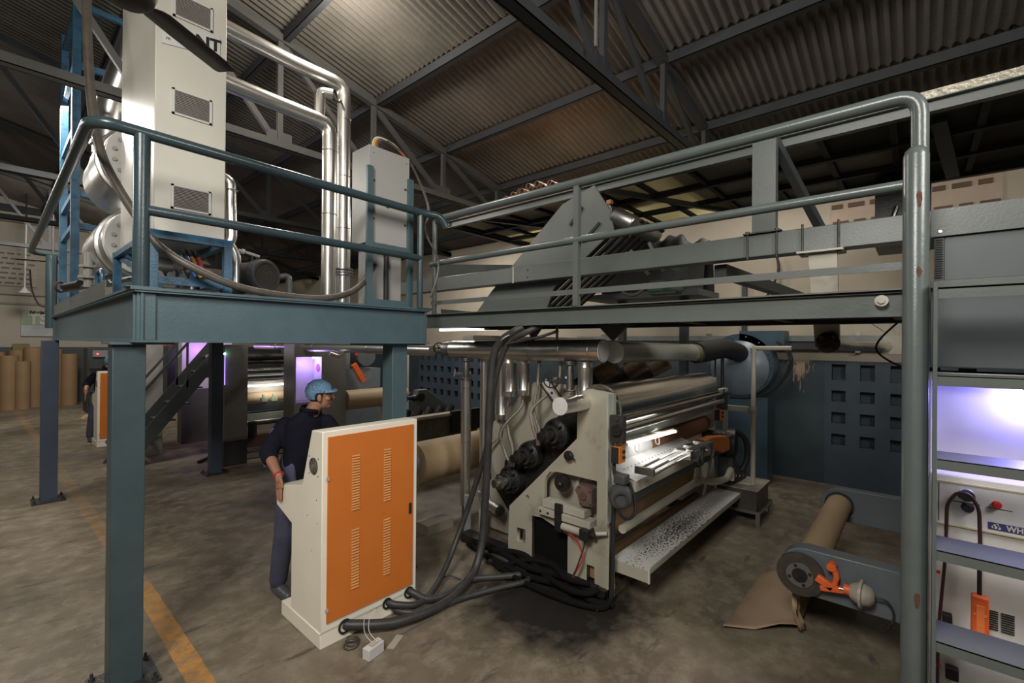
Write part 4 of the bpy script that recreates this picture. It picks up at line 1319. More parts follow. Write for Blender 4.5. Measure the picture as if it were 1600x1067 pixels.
tag(MB().tube([(3.13, 1.97, 0.45), (3.12, 1.99, 0.35), (3.10, 2.06, 0.15), (3.06, 2.15, 0.03)], 0.007, 8, 5).build('grey_air_line', IRON), 'grey air line hanging from the black end block of the air cylinder', 'hose')
tag(MB().tube([(3.0, 1.78, 0.02), (3.05, 1.85, 0.03), (3.04, 1.92, 0.05), (3.06, 1.98, 0.02)], 0.006, 8, 5).build('red_air_line', RED), 'short red line lying on the black cables by the machine foot', 'hose')
kn = thing('hand_knob', 'black hand knob on the sloping part of the machine plate', 'knob', (3.17, 2.16, 1.03))
MB().lathe((3.20, 2.161, 1.072), (-1, 0, 0), [(0, 0.02), (0.02, 0.02), (0.02, 0.040), (0.045, 0.042), (0.055, 0.035), (0.055, 0)], 20).build('cap', SOOT, kn)
MB().cyl((3.165, 2.12, 1.055), (3.165, 2.10, 1.05), 0.008, 8).build('lever', SOOT, kn)

# black corrugating rolls on the slope with rotary joints
for i, (y, z, r, lab) in enumerate(((2.34, 1.22, 0.135, 'topmost black greasy roll end on the slope of the machine'), (2.64, 0.985, 0.125, 'middle black greasy roll end on the slope of the machine'), (2.86, 0.72, 0.135, 'lowest black greasy roll end on the slope of the machine'))):
    g = thing('roll_end', lab, 'roll', (3.3, y, z - r), 'greasy black roll ends of the machine')
    MB().lathe((3.17, y, z), (1, 0, 0), [(0, 0.0), (0, r * 0.60), (0.03, r * 0.66), (0.05, r * 0.94), (0.09, r), (0.30, r), (0.30, 0)], 28).build('housing', SOOT, g)
    MB().ring((3.155, y, z), (3.17, y, z), r * 0.55, r * 0.40, 24).build('ring', IRON, g)
    MB().lathe((3.17, y, z), (-1, 0.15, 0), [(0, r * 0.35), (0.05, r * 0.33), (0.06, r * 0.45), (0.09, r * 0.45), (0.10, r * 0.28), (0.14, r * 0.28), (0.14, 0)], 20).build('rotary_joint', STEELD if i == 2 else SOOT, g)
    for k in range(6):
        a = k * PI / 3 + 0.3
        MB().cyl((3.155, y + r * 0.78 * math.cos(a), z + r * 0.78 * math.sin(a)), (3.20, y + r * 0.78 * math.cos(a), z + r * 0.78 * math.sin(a)), 0.010, 8).build('bolt', SOOT, g)
MB().bar((3.40, 3.10, 0.45), (3.40, 2.10, 1.42), 0.04, 0.34, (0, 0.7, 0.7)).build('black_housing', SOOT, mc_)
MB().prism([(3.02, 0.56), (3.0, 0.86), (2.14, 1.46), (2.105, 1.25), (2.84, 0.50)], 'x', 3.31, 3.345).build('gear_guard', SOOT, mc_)

# steam header pipes
hd = thing('steam_header', 'thick silver steam header pipe with flat end cap under the catwalk', 'pipe', (3.35, 2.85, 1.82))
MB().cyl((3.35, 3.80, 1.920), (3.35, 1.95, 1.940), 0.094, 32).build('cladding', CLAD, hd)
MB().cyl((3.35, 1.95, 1.940), (3.35, 1.945, 1.940), 0.096, 32).build('end_cap', mat('pale end cap', (0.72, 0.75, 0.72), 0.45, 0.1), hd)
rv = MB()
for k in range(28):
    a = 2 * PI * k / 28
    rv.cyl((3.35 + 0.088 * math.cos(a), 1.946, 1.94 + 0.088 * math.sin(a)), (3.35 + 0.088 * math.cos(a), 1.942, 1.94 + 0.088 * math.sin(a)), 0.003, 5)
rv.build('rivet_row', IRON, hd)
for y in (3.55, 3.1, 2.7, 2.35, 2.05):
    MB().torus((3.35, y, 1.93), (0, 1, 0), 0.0955, 0.002, 32, 5).build('seam_band', STEELD, hd)
MB().lathe((3.35, 3.80, 1.92), (0, 1, 0), [(0, 0.094), (0.02, 0.088), (0.12, 0.085), (0.13, 0.06), (0.16, 0.05), (0.16, 0)], 24).build('neck', STEELD, hd)
MB().cyl((3.35, 2.42, 2.02), (3.35, 2.42, 2.15), 0.012, 8).build('hanger', STEEL, hd)
hd2 = thing('steam_header', 'pale painted header pipe with silver cap running to the black duct', 'pipe', (4.6, 2.02, 1.82))
MB().cone((3.62, 2.0, 1.925), (5.45, 2.0, 1.905), 0.094, 0.094, 32).build('cladding', mat('pale green pipe', (0.36, 0.38, 0.33), 0.35, 0, 0.1, 4), hd2)
MB().cyl((3.617, 2.0, 1.925), (3.62, 2.0, 1.925), 0.097, 32).build('end_cap', mat('pale end cap', (0, 0, 0)), hd2)
MB().cyl((5.45, 2.0, 1.905), (5.60, 2.0, 1.90), 0.10, 24).build('tan_band', mat('tan tape', (0.28, 0.23, 0.12), 0.6), hd2)
bd = MB()
pts = catmull([V(p) for p in ((5.58, 2.0, 1.90), (6.0, 1.98, 1.92), (6.5, 1.96, 1.95), (7.0, 1.95, 1.90), (7.3, 1.95, 1.85))], 12)
bd.tube(pts, [0.125 + 0.006 * (i % 2) for i in range(len(pts))], 18)
tag(bd.build('flexible_duct', BLACK), 'fat black flexible duct joining the pale header pipe to the blue blower', 'duct')
# farther lagged pipe behind the platform end post
fp = thing('lagged_pipe', 'long dull silver pipe running away under the teal platform', 'pipe', (3.40, 6.5, 1.83))
MB().cyl((3.42, 4.25, 1.90), (3.42, 9.6, 1.90), 0.062, 20).build('cladding', CLAD, fp)
for y in (5.6, 7.2, 8.6):
    MB().torus((3.42, y, 1.90), (0, 1, 0), 0.064, 0.004, 20, 5).build('seam_band', STEELD, fp)
MB().tube(bend([(3.42, 6.3, 1.88), (3.34, 6.25, 1.79), (3.22, 6.3, 1.84)], 0.05), 0.045, 14).build('elbow', CLAD, fp)


def wheel_valve(label, c, axis, R, black, body_p=None):
    t = thing('wheel_valve', label, 'valve', c, 'hand wheel valves of the steam pipes')
    c = V(c)
    ax = V(axis).normalized()
    mt = BLACK if black else STEELD
    w = MB().torus(c, ax, R, R * 0.11, 28, 8)
    a = ax.orthogonal().normalized()
    b = ax.cross(a)
    for k in range(5):
        th = 2 * PI * k / 5 + 0.2
        w.cyl(c, c + (a * math.cos(th) + b * math.sin(th)) * R, R * 0.07, 6)
    w.cyl(c - ax * 0.008, c + ax * 0.012, R * 0.22, 10)
    w.build('hand_wheel', mt, t)
    MB().cyl(c, c - ax * 0.12, 0.010, 8).build('spindle', STEEL, t)
    q = c - ax * 0.12
    MB().lathe(q, -ax, [(0, 0.0), (0, 0.022), (0.02, 0.030), (0.05, 0.030), (0.05, 0.0)], 16).build('bonnet', STEEL, t)
    return t


TC = lambda p: (-V((p[0], p[1], 0))).normalized()
wheel_valve('black hand wheel at the left end of the silver header', (3.33, 4.03, 1.935), (-0.75, -0.5, 0), 0.058, True)
wheel_valve('spoked steel hand wheel beside the leftmost upright silver pipe', (3.26, 3.68, 1.672), (-0.75, 0.5, 0), 0.050, False)
wheel_valve('black hand wheel above the short capped pipe of the machine', (3.10, 2.30, 1.690), (-0.85, -0.3, 0), 0.062, True)
MB().lathe((3.36, 3.88, 1.93), (0, 1, 0), [(0, 0.03), (0, 0.07), (0.015, 0.07), (0.015, 0.045), (0.07, 0.045), (0.07, 0.07), (0.085, 0.07), (0.085, 0.0)], 20).build('flanged_end', STEELD, hd)


def flange_valve(label, x, y, z0, z1, r):
    t = thing('flanged_valve', label, 'valve', (x, y, z0), 'flanged valves under the silver header')
    m = MB().lathe((x, y, z0), (0, 0, 1), [(0, 0.0), (0, r), (0.012, r), (0.012, r * 0.45), (0.016, r * 0.45), (0.016, r), (0.028, r), (0.028, r * 0.5),
                                          ((z1 - z0) * 0.5, r * 0.62), (z1 - z0 - 0.028, r * 0.5), (z1 - z0 - 0.028, r), (z1 - z0 - 0.016, r), (z1 - z0 - 0.016, r * 0.45), (z1 - z0 - 0.012, r * 0.45), (z1 - z0 - 0.012, r), (z1 - z0, r), (z1 - z0, 0)], 22)
    m.build('body', STEELD, t)
    for s_, z in ((1, z0 + 0.014), (-1, z1 - 0.014)):
        for k in range(4):
            a = PI / 4 + k * PI / 2
            MB().cyl((x + r * 0.8 * math.cos(a), y + r * 0.8 * math.sin(a), z - 0.024), (x + r * 0.8 * math.cos(a), y + r * 0.8 * math.sin(a), z + 0.024), 0.006, 6).build('bolt', IRON, t)
    MB().box((x - r * 0.95, y - 0.012, (z0 + z1) / 2 - 0.012), (x, y + 0.012, (z0 + z1) / 2 + 0.012)).build('side_boss', STEEL, t)
    return t


flange_valve('flanged valve on top of the leftmost upright silver pipe', 3.35, 3.60, 1.60, 1.835, 0.062)
flange_valve('flanged valve beside the black hand wheel above the machine', 3.32, 2.26, 1.575, 1.845, 0.060)

up_ = thing('upright_pipe', 'leftmost upright silver clad pipe standing on the floor by the machine', 'pipe', (3.35, 3.57, 0), 'upright silver pipes')
MB().cyl((3.35, 3.60, 0.28), (3.35, 3.60, 1.598), 0.054, 24).build('cladding', CLAD, up_)
for z in (1.52, 0.95):
    MB().torus((3.35, 3.60, z), (0, 0, 1), 0.055, 0.002, 24, 5).build('seam_band', STEELD, up_)
MB().cyl((3.35, 3.60, 0.0), (3.35, 3.60, 0.28), 0.035, 14).cyl((3.35, 3.60, 0.0), (3.35, 3.60, 0.012), 0.08, 14).build('foot', STEELD, up_)
up2 = thing('upright_pipe', 'second upright silver clad pipe partly behind the black hose', 'pipe', (3.40, 3.36, 0), 'upright silver pipes')
MB().cyl((3.42, 3.40, 0.42), (3.42, 3.40, 1.84), 0.043, 22).build('cladding', CLAD, up2)
MB().tube(bend([(3.42, 3.40, 0.45), (3.42, 3.40, 0.36), (3.30, 3.05, 0.36)], 0.06), 0.055, 18).build('elbow', CLAD, up2)
MB().box((3.30, 3.28, 0.0), (3.36, 3.34, 0.30)).box((3.30, 3.52, 0.0), (3.36, 3.56, 0.40)).build('support', mat('pale steel leg', (0.28, 0.29, 0.29), 0.4), up2)
for i, (y, x, r, z0, z1, lab) in enumerate(((3.02, 3.38, 0.072, 1.475, 1.85, 'broad silver steam trap can left of the crossing braided hoses'), (2.83, 3.38, 0.055, 1.50, 1.85, 'narrow silver steam trap can right of the broad one'),
                                       (3.20, 3.48, 0.072, 1.22, 1.84, 'longest silver can, hanging lower behind the others'), (2.11, 3.33, 0.062, 1.54, 1.845, 'silver can beside the flanged valve above the machine plate'))):
    c_ = thing('trap_can', lab, 'steam trap', (x, y, z0), 'silver steam trap cans')
    MB().lathe((x, y, z0), (0, 0, 1), [(0, 0), (0, r * 0.93), (0.012, r), (0.05, r), (0.052, r + 0.002), (0.056, r), (z1 - z0 - 0.05, r), (z1 - z0 - 0.045, r + 0.002), (z1 - z0 - 0.04, r), (z1 - z0, r), (z1 - z0, 0)], 28).build('can', CLAD, c_)
    MB().cyl((x, y, z0 - 0.03), (x, y, z0), 0.016, 12).build('outlet', STEELD, c_)
for i, (pts, lab) in enumerate((
    ([(3.38, 3.02, 1.45), (3.34, 3.01, 1.30), (3.28, 2.93, 1.15), (3.22, 2.82, 1.02), (3.17, 2.78, 0.90)], 'braided hose curving from the broad can to the middle roll end'),
    ([(3.38, 2.83, 1.47), (3.35, 2.84, 1.38), (3.28, 2.95, 1.24), (3.22, 2.98, 1.12), (3.18, 2.88, 0.98), (3.16, 2.80, 0.90)], 'braided hose looping from the narrow can down to the middle roll end'),
    ([(3.40, 2.66, 1.84), (3.38, 2.66, 1.60), (3.30, 2.64, 1.42), (3.22, 2.55, 1.32), (3.17, 2.47, 1.24), (3.14, 2.45, 1.15)], 'braided hose falling from the header to the topmost roll end'),
    ([(3.40, 2.42, 1.83), (3.38, 2.42, 1.66), (3.30, 2.50, 1.53), (3.22, 2.60, 1.40), (3.18, 2.55, 1.26), (3.14, 2.46, 1.15)], 'braided hose crossing behind its twin above the topmost roll end'),
    ([(3.48, 3.20, 1.19), (3.44, 3.20, 1.05), (3.36, 3.30, 0.92), (3.28, 3.22, 0.80), (3.18, 3.08, 0.72)], 'braided hose falling from the longest can to the lowest roll end'),
)):
    b_ = thing('braided_hose', lab, 'hose', pts[-1], 'braided steel hoses')
    MB().tube(pts, 0.015, 12, 7).build('hose', BRAID, b_)
    MB().cyl(V(pts[0]) + V((0, 0, 0.03)), V(pts[0]) - V((0, 0, 0.03)), 0.021, 6).build('nut', STEEL, b_)
    MB().cyl(V(pts[-1]) + V((0, 0, 0.03)), V(pts[-1]) - V((0, 0, 0.03)), 0.021, 6).build('nut', STEEL, b_)
cp = thing('capped_pipe', 'short silver pipe with glinting flat cap sticking out of the machine plate', 'pipe', (3.0, 2.06, 1.45))
MB().cyl((2.88, 2.045, 1.52), (3.205, 2.03, 1.525), 0.066, 28).build('cladding', CLAD, cp)
MB().cyl((2.872, 2.045, 1.52), (2.88, 2.045, 1.52), 0.069, 28).build('cap', mat('bright foil cap', (0.80, 0.80, 0.78), 0.5, 0.3), cp)
MB().cyl((3.10, 2.04, 1.585), (3.10, 2.04, 1.66), 0.018, 12).build('branch', STEEL, cp)
pbk = thing('angle_bracket', 'tilted pale bracket plate with slot beside the black hand wheel', 'bracket', (3.30, 2.45, 1.50))
MB().bar((3.30, 2.52, 1.66), (3.30, 2.36, 1.48), 0.01, 0.055, (0, 0.7, 0.7)).build('plate', WHITE, pbk)
MB().cyl((3.294, 2.43, 1.56), (3.29, 2.43, 1.56), 0.012, 10).build('screw', IRON, pbk)
MB().bar((3.292, 2.56, 1.63), (3.292, 2.36, 1.42), 0.006, 0.012, (0, 0.7, 0.7)).bar((3.292, 2.48, 1.70), (3.292, 2.29, 1.49), 0.006, 0.012, (0, 0.7, 0.7)).build('edge', BLACK, pbk)

# angled ribbed ducts with tan ends behind the polished roll
for i, x in enumerate((3.75, 4.35, 4.95)):
    lab = ('left', 'middle', 'right')[i] + 'most' if i != 1 else 'middle'
    d_ = thing('ribbed_duct', '%s of three slanting black ribbed ducts behind the polished roll' % lab, 'duct', (x, 2.35, 1.5), 'slanting ribbed ducts')
    a, b = V((x + 0.12, 2.12, 1.80)), V((x, 2.62, 1.50))
    pts = [a.lerp(b, 0.32 + 0.68 * k / 22) for k in range(23)]
    MB().tube(pts, [0.072 + (0.008 if k % 2 else 0) for k in range(23)], 16).build('ribbed_part', BLACK, d_)
    MB().cyl(a, a.lerp(b, 0.34), 0.082, 18).build('tan_sleeve', TANH, d_)

# step tray at the machine front
stp = thing('step_board', 'long white step board with black ink spatters along the machine front', 'step', (4.45, 1.65, 0.20))
INK = mat('white step with black spatters', (0.50, 0.50, 0.47), 0.5, 0, 0.1, 48, col2=(0.035, 0.028, 0.025), thr=(0.455, 0.475), stretch=(1, 1.2, 1))
# keep the spatters to the middle of the board
nt = INK.node_tree
L_ = nt.links.new
tc = nt.nodes.new('ShaderNodeTexCoord')
sp3 = nt.nodes.new('ShaderNodeSeparateXYZ')
L_(tc.outputs['Object'], sp3.inputs[0])


def mth(op, a, b=None, c=None):
    x = nt.nodes.new('ShaderNodeMath')
    x.operation = op
    for i, v in enumerate((a, b, c)):
        if v is None:
            continue
        if isinstance(v, (int, float)):
            x.inputs[i].default_value = v
        else:
            L_(v, x.inputs[i])
    return x.outputs[0]


gx = mth('ABSOLUTE', mth('ADD', sp3.outputs[0], 0.25))
gy = mth('ABSOLUTE', mth('ADD', sp3.outputs[1], 0.02))
off = mth('SUBTRACT', 0.10, mth('ADD', mth('MULTIPLY', gx, 0.14), mth('MULTIPLY', gy, 0.6)))
nzn = [n for n in nt.nodes if n.type == 'TEX_NOISE'][0]
rmp = [n for n in nt.nodes if n.type == 'VALTORGB'][0]
L_(mth('SUBTRACT', nzn.outputs['Fac'], off), rmp.inputs[0])
MB().box((3.25, 1.50, 0.310), (5.68, 1.795, 0.325)).build('board', INK, stp)
MB().box((3.25, 1.50, 0.22), (3.262, 1.795, 0.309)).build('end_face', CREAMD, stp)
MB().box((3.263, 1.50, 0.275), (5.68, 1.506, 0.309)).build('front_lip', CREAMD, stp)
MB().box((3.25, 1.492, 0.215), (3.27, 1.50, 0.325)).box((5.665, 1.492, 0.235), (5.685, 1.50, 0.325)).build('corner_post', WHITE, stp)
for x in (3.45, 5.45):
    MB().box((x, 1.60, 0.20), (x + 0.04, 1.80, 0.306)).build('bracket', GREYD, stp)

# cream pvc drain pipe
pv = thing('drain_pipe', 'cream plastic drain pipe with tee running behind the step board', 'pipe', (4.3, 1.72, 0.45))
MB().cyl((3.26, 1.72, 0.560), (4.95, 1.72, 0.575), 0.034, 18).build('pipe', PVC, pv)
MB().cyl((4.90, 1.72, 0.55), (4.90, 1.72, 0.80), 0.034, 18).cyl((4.82, 1.72, 0.574), (4.98, 1.72, 0.575), 0.042, 18).cyl((4.90, 1.72, 0.58), (4.90, 1.72, 0.64), 0.042, 18).cyl((4.9, 1.72, 0.76), (4.9, 1.72, 0.80), 0.05, 18).build('tee', PVC, pv)
MB().tube(bend([(4.95, 1.72, 0.575), (5.15, 1.64, 0.52), (5.48, 1.60, 0.50), (5.62, 1.60, 0.60), (5.62, 1.60, 0.45)], 0.07), 0.034, 16).build('elbow_run', PVC, pv)

# pump tank and white riser
tk = thing('glue_tank', 'dark steel glue tank on a low frame with white riser pipe', 'tank', (5.95, 1.53, 0))
TANKM = mat('stained dark tank steel', (0.10, 0.092, 0.080), 0.4, 0.6, 0.35, 5)
MB().box((5.63, 1.34, 0.16), (6.16, 1.76, 0.375)).build('body', TANKM, tk, bevel=0.004)
MB().box((5.61, 1.32, 0.375), (6.18, 1.78, 0.385)).build('lid', mat('worn pale lid', (0.25, 0.23, 0.185), 0.6, 0, 0.4, 8), tk)
MB().box((5.60, 1.30, 0.125), (6.20, 1.80, 0.16)).build('frame', STEELD, tk)
for x in (5.60, 6.16):
    for y in (1.30, 1.76):
        MB().box((x, y, 0), (x + 0.04, y + 0.04, 0.125)).build('leg', STEELD, tk)
rs = thing('white_riser', 'white plastic riser pipe standing on the glue tank', 'pipe', (5.85, 1.42, 0.385))
MB().tube(bend([(5.85, 1.43, 0.386), (5.85, 1.43, 1.96), (5.85, 1.05, 1.965)], 0.03), 0.026, 16).build('pipe', PVC, rs)
for z in (1.93, 1.24, 1.20):
    MB().cyl((5.85, 1.43, z - 0.03), (5.85, 1.43, z + 0.03), 0.036 if z < 1.5 else 0.034, 16).build('coupling', PVC, rs)
MB().box((5.80, 1.48, 1.22), (5.86, 1.78, 1.28)).box((5.80, 1.70, 0.4), (5.84, 1.74, 1.25)).build('wall_bracket', mat('pale green enamel', (0, 0, 0)), rs)
mo2 = thing('drive_motor', 'big dark drive motor with black fan cover at the machine far end', 'motor', (5.85, 1.85, 0.55))
MB().lathe((5.70, 1.68, 0.86), (0.2, -1, 0), [(-0.25, 0), (-0.25, 0.14), (0.0, 0.15), (0.01, 0.17), (0.10, 0.165), (0.12, 0.10), (0.12, 0)], 28).build('body', SOOT, mo2)
MB().tube([(5.75, 1.60, 1.0), (5.80, 1.50, 0.9), (5.80, 1.48, 0.70), (5.74, 1.52, 0.55)], 0.03, 12, 5).build('cable', BLACK, mo2)
for k in range(3):
    MB().tube([(5.68 + 0.05 * k, 1.62, 0.66), (5.70 + 0.05 * k, 1.55 - 0.03 * k, 0.5), (5.72, 1.6, 0.40)], 0.015, 8, 5).build('hose', BLACK, mo2)
MB().box((5.66, 1.60, 0.0), (5.80, 1.76, 0.70)).build('pedestal', GREYD, mo2)
tag(MB().box((5.90, 1.78, 0.0), (5.96, 1.84, 1.45)).box((5.55, 1.78, 1.42), (6.1, 1.84, 1.46)).build('rear_post', mat('pale green enamel', (0, 0, 0))), 'pale green post and bar behind the white riser', 'post')
for k in range(2):
    tag(MB().cyl((6.3 + 0.1 * k, 2.0 - 0.06 * k, 0.4), (6.3 + 0.1 * k, 2.0 - 0.06 * k, 1.95), 0.012 + 0.01 * k, 8).build('black_conduit', BLACK), 'thin black vertical conduit %s the rear post' % ('left of' if k == 0 else 'just behind'), 'conduit')

# blue blower at the wall
BLOW = mat('blue blower paint', (0.055, 0.095, 0.125), 0.35, 0, 0.2, 4)
bl = thing('centrifugal_blower', 'big dark blue centrifugal blower with round volute near the right wall', 'blower', (7.3, 2.0, 1.05))
pts = []
for k in range(33):
    a = 2 * PI * k / 32
    pts.append((1.98 + 0.46 * math.cos(a), 1.70 + 0.46 * math.sin(a)))
m = MB()
m.prism([p for p in pts[:-1]], 'x', 7.30, 7.62)
m.box((7.30, 1.40, 1.98), (7.62, 1.98, 2.20))
m.build('volute', BLOW, bl)
MB().lathe((7.30, 1.98, 1.66), (-1, 0, 0), [(0, 0.40), (0.02, 0.40), (0.10, 0.30), (0.14, 0.20), (0.14, 0)], 36).build('inlet_cone', mat('pale blue grey cone', (0.16, 0.20, 0.24), 0.35), bl)
for k in range(14):
    a = 2 * PI * k / 14
    MB().cyl((7.285, 1.98 + 0.425 * math.cos(a), 1.70 + 0.425 * math.sin(a)), (7.30, 1.98 + 0.425 * math.cos(a), 1.70 + 0.425 * math.sin(a)), 0.012, 8).build('bolt', STEELD, bl)
MB().box((7.30, 1.6, 0.0), (7.62, 2.4, 1.25)).build('base', BLOW, bl)
for k in range(2):
    tag(MB().tube([(7.31, 1.50 - 0.02 * k, 2.05), (7.29, 1.36 - 0.03 * k, 1.90), (7.29, 1.34 - 0.03 * k, 1.70), (7.29, 1.50, 1.40), (7.29, 1.8, 1.24), (7.29, 2.1, 1.22)], 0.014, 8, 6).build('black_hose_arc', BLACK),
        '%s of two black cable arcs looping past the blue blower' % ('inner' if k == 0 else 'outer'), 'cable', 'cable arcs by the blue blower')

# hoses from the catwalk down to the console
for i, (pts, r, lab) in enumerate((
    ([(2.97, 2.50, 2.13), (2.92, 2.56, 2.09), (2.90, 2.70, 2.0), (2.89, 2.765, 1.86), (2.88, 2.79, 1.53), (2.88, 2.81, 1.08), (2.87, 2.83, 0.60), (2.84, 2.83, 0.28), (2.72, 2.80, 0.08), (2.50, 2.72, 0.045), (2.30, 2.66, 0.045), (2.10, 2.66, 0.05), (1.85, 2.72, 0.06), (1.66, 2.86, 0.075), (1.60, 2.93, 0.08)], 0.034, 'thickest black hose from the catwalk to the nearest socket of the console'),
    ([(3.0, 2.36, 2.13), (2.93, 2.42, 2.09), (2.91, 2.62, 1.98), (2.91, 2.76, 1.66), (2.91, 2.84, 1.13), (2.86, 2.99, 0.62), (2.74, 3.04, 0.28), (2.52, 2.96, 0.09), (2.30, 2.84, 0.05), (2.12, 2.78, 0.055), (1.98, 2.84, 0.085), (1.93, 2.93, 0.10)], 0.024, 'black hose bowing left of the others into the middle socket of the console'),
    ([(2.12, 2.93, 0.115), (2.14, 2.86, 0.10), (2.22, 2.78, 0.05), (2.42, 2.74, 0.04), (2.66, 2.76, 0.04), (2.86, 2.62, 0.035), (3.02, 2.52, 0.035), (3.08, 2.62, 0.05), (3.05, 2.80, 0.06), (3.06, 3.0, 0.05)], 0.026, 'black hose lying on the floor from the far socket of the console'),
    ([(1.98, 2.93, 0.05), (2.0, 2.82, 0.035), (2.15, 2.68, 0.03), (2.45, 2.62, 0.03), (2.75, 2.50, 0.035), (2.94, 2.42, 0.035), (3.02, 2.48, 0.03), (3.02, 2.66, 0.04), (3.0, 2.9, 0.03)], 0.022, 'black hose on the floor nearest to the camera looping back to the machine'),
)):
    tag(MB().tube(pts, r, 14, 8).build('black_hose', HOSE), lab, 'hose', 'black hoses of the console')
tag(MB().tube([(3.06, 2.2, 2.10), (2.95, 2.3, 2.05), (2.92, 2.45, 2.02), (2.88, 2.60, 1.99)], 0.012, 8, 5).build('thin_cable', BLACK), 'thin black cable joining the hose bundle below the catwalk', 'cable')
tie = MB()
tie.torus((2.905, 2.62, 2.04), (0.1, -0.5, -0.8), 0.055, 0.004, 18, 5)
tag(tie.build('cable_tie', WHITE), 'pale cable tie round the hose bundle below the catwalk', 'tie')
rnd = random.Random(11)
cabs = [
    [(3.12, 3.3, 0.03), (3.05, 3.0, 0.04), (3.0, 2.7, 0.05), (3.02, 2.4, 0.04), (3.08, 2.1, 0.05), (3.05, 1.85, 0.04), (3.13, 1.72, 0.03)],
    [(3.14, 3.2, 0.06), (3.0, 2.85, 0.03), (2.93, 2.5, 0.03), (2.92, 2.2, 0.03), (2.96, 1.92, 0.03), (3.04, 1.76, 0.03), (3.12, 1.74, 0.06)],
    [(3.12, 3.1, 0.09), (3.08, 2.8, 0.10), (3.05, 2.5, 0.09), (3.10, 2.2, 0.10), (3.10, 1.95, 0.09), (3.14, 1.8, 0.05)],
    [(3.05, 2.95, 0.10), (3.12, 2.6, 0.14), (3.08, 2.35, 0.07), (3.0, 2.05, 0.08), (3.02, 1.88, 0.10), (3.12, 1.85, 0.10)],
    [(2.95, 2.75, 0.03), (3.08, 2.55, 0.12), (3.12, 2.3, 0.15), (3.05, 2.1, 0.13), (3.08, 1.9, 0.14)]]
for i, pts in enumerate(cabs):
    tag(MB().tube(pts, (0.026, 0.022, 0.028, 0.024, 0.02)[i], 12, 6).build('floor_cable', GRIME), ('thick greasy black cable nearest the machine plate in the floor bundle', 'outermost greasy black cable of the floor bundle, nearest the aisle', 'thickest greasy black cable on top of the floor bundle', 'greasy black cable crossing the middle of the floor bundle', 'thinnest greasy black cable arching over the floor bundle')[i], 'cable', 'greasy cables along the machine foot')

# ================================================================== ORANGE AND CREAM CONSOLE, OPERATOR
def console(x0, y0, label, grp):
    c = thing('control_console', label, 'control cabinet', (x0 + 0.38, y0 + 0.25, 0), grp)
    X0, X1, Y = x0, x0 + 0.755, y0
    CON = mat('bright cream enamel', (0.86, 0.80, 0.66), 0.45, 0, 0.04, 3)
    prof = [(0.0, 0.10), (0.0, 1.41), (0.15, 1.403), (0.29, 1.005), (0.71, 0.92), (0.71, 0.775), (0.45, 0.70), (0.45, 0.10)]
    MB().prism([(Y + a, b) for a, b in prof], 'x', X0, X1).build('body', CON, c, bevel=0.006)
    MB().box((X0 - 0.006, Y - 0.004, 0.0), (X1 + 0.002, Y + 0.59, 0.10)).build('plinth', CON, c, bevel=0.003)
    dr = MB().box((X0 + 0.035, Y - 0.010, 0.152), (X1 - 0.04, Y - 0.0005, 1.372)).build('door', ORANGE, c, bevel=0.002)
    lv_ = 0
    for cx in (X0 + 0.235, X0 + 0.485):
        for z0, z1 in ((0.853, 1.218), (0.318, 0.712)):
            n = 21
            for k in range(n):
                z = z0 + (z1 - z0) * k / (n - 1)
                s = MB()
                w_ = 0.031
                vs = [(cx - w_, Y - 0.0102, z - 0.005), (cx + w_, Y - 0.0102, z - 0.005), (cx + w_, Y - 0.0102, z + 0.005), (cx - w_, Y - 0.0102, z + 0.005),
                      (cx - w_ * 0.8, Y - 0.017, z - 0.004), (cx + w_ * 0.8, Y - 0.017, z - 0.004)]
                s.add(vs, [(0, 1, 5, 4), (4, 5, 2, 3), (0, 4, 3), (1, 2, 5)])
                s.build('louvre', mat('pale orange louvre', (0.60, 0.27, 0.09), 0.3), dr)
    MB().box((X1 - 0.082, Y - 0.020, 0.700), (X1 - 0.060, Y - 0.0102, 0.782)).build('handle', BLACK, dr, bevel=0.004)
    for z in (1.10, 0.24):
        MB().box((X0 + 0.026, Y - 0.016, z - 0.012), (X0 + 0.044, Y - 0.0102, z + 0.012)).build('hinge', CREAM, dr)
    MB().box((X0 - 0.0075, Y + 0.001, 0.098), (X1, Y - 0.0055, 0.1005)).build('seam', CREAMD, c)
    fan = MB()
    fo = MB().cyl((X0 - 0.003, Y + 0.118, 1.168), (X0 - 0.0005, Y + 0.118, 1.168), 0.056, 28).build('fan_opening', DARK, c)
    for k in range(4):
        fan.torus((X0 - 0.006, Y + 0.118, 1.168), (1, 0, 0), 0.013 * (k + 1), 0.0018, 24, 5)
    for k in range(4):
        a = k * PI / 4
        fan.cyl((X0 - 0.006, Y + 0.118 + 0.056 * math.cos(a), 1.168 + 0.056 * math.sin(a)), (X0 - 0.006, Y + 0.118 - 0.056 * math.cos(a), 1.168 - 0.056 * math.sin(a)), 0.0015, 5)
    fan.build('fan_guard', mat('dusty wire guard', (0.20, 0.18, 0.15), 0.7), fo)
    for a, b in ((0.055, 1.225), (0.055, 1.11), (0.18, 1.225), (0.18, 1.11)):
        MB().cyl((X0 - 0.002, Y + a, b), (X0, Y + a, b), 0.005, 8).build('screw', IRON, c)
    for a, b in ((0.075, 0.95), (0.06, 0.80), (0.20, 0.82), (0.14, 0.60)):
        MB().cyl((X0 - 0.001, Y + a, b), (X0, Y + a, b), 0.004, 8).build('rivet', IRON, c)
    for k in range(4):
        MB().cyl((X0 + 0.14 + 0.12 * k, Y + 0.52, 0.955), (X0 + 0.14 + 0.12 * k, Y + 0.52, 0.985), 0.014, 12).build('button', RED if k % 2 else WHITE, c)
    return c


con = console(1.435, 2.90, 'cream console with bright orange louvred door at the operator with the blue hair net', 'operator consoles')
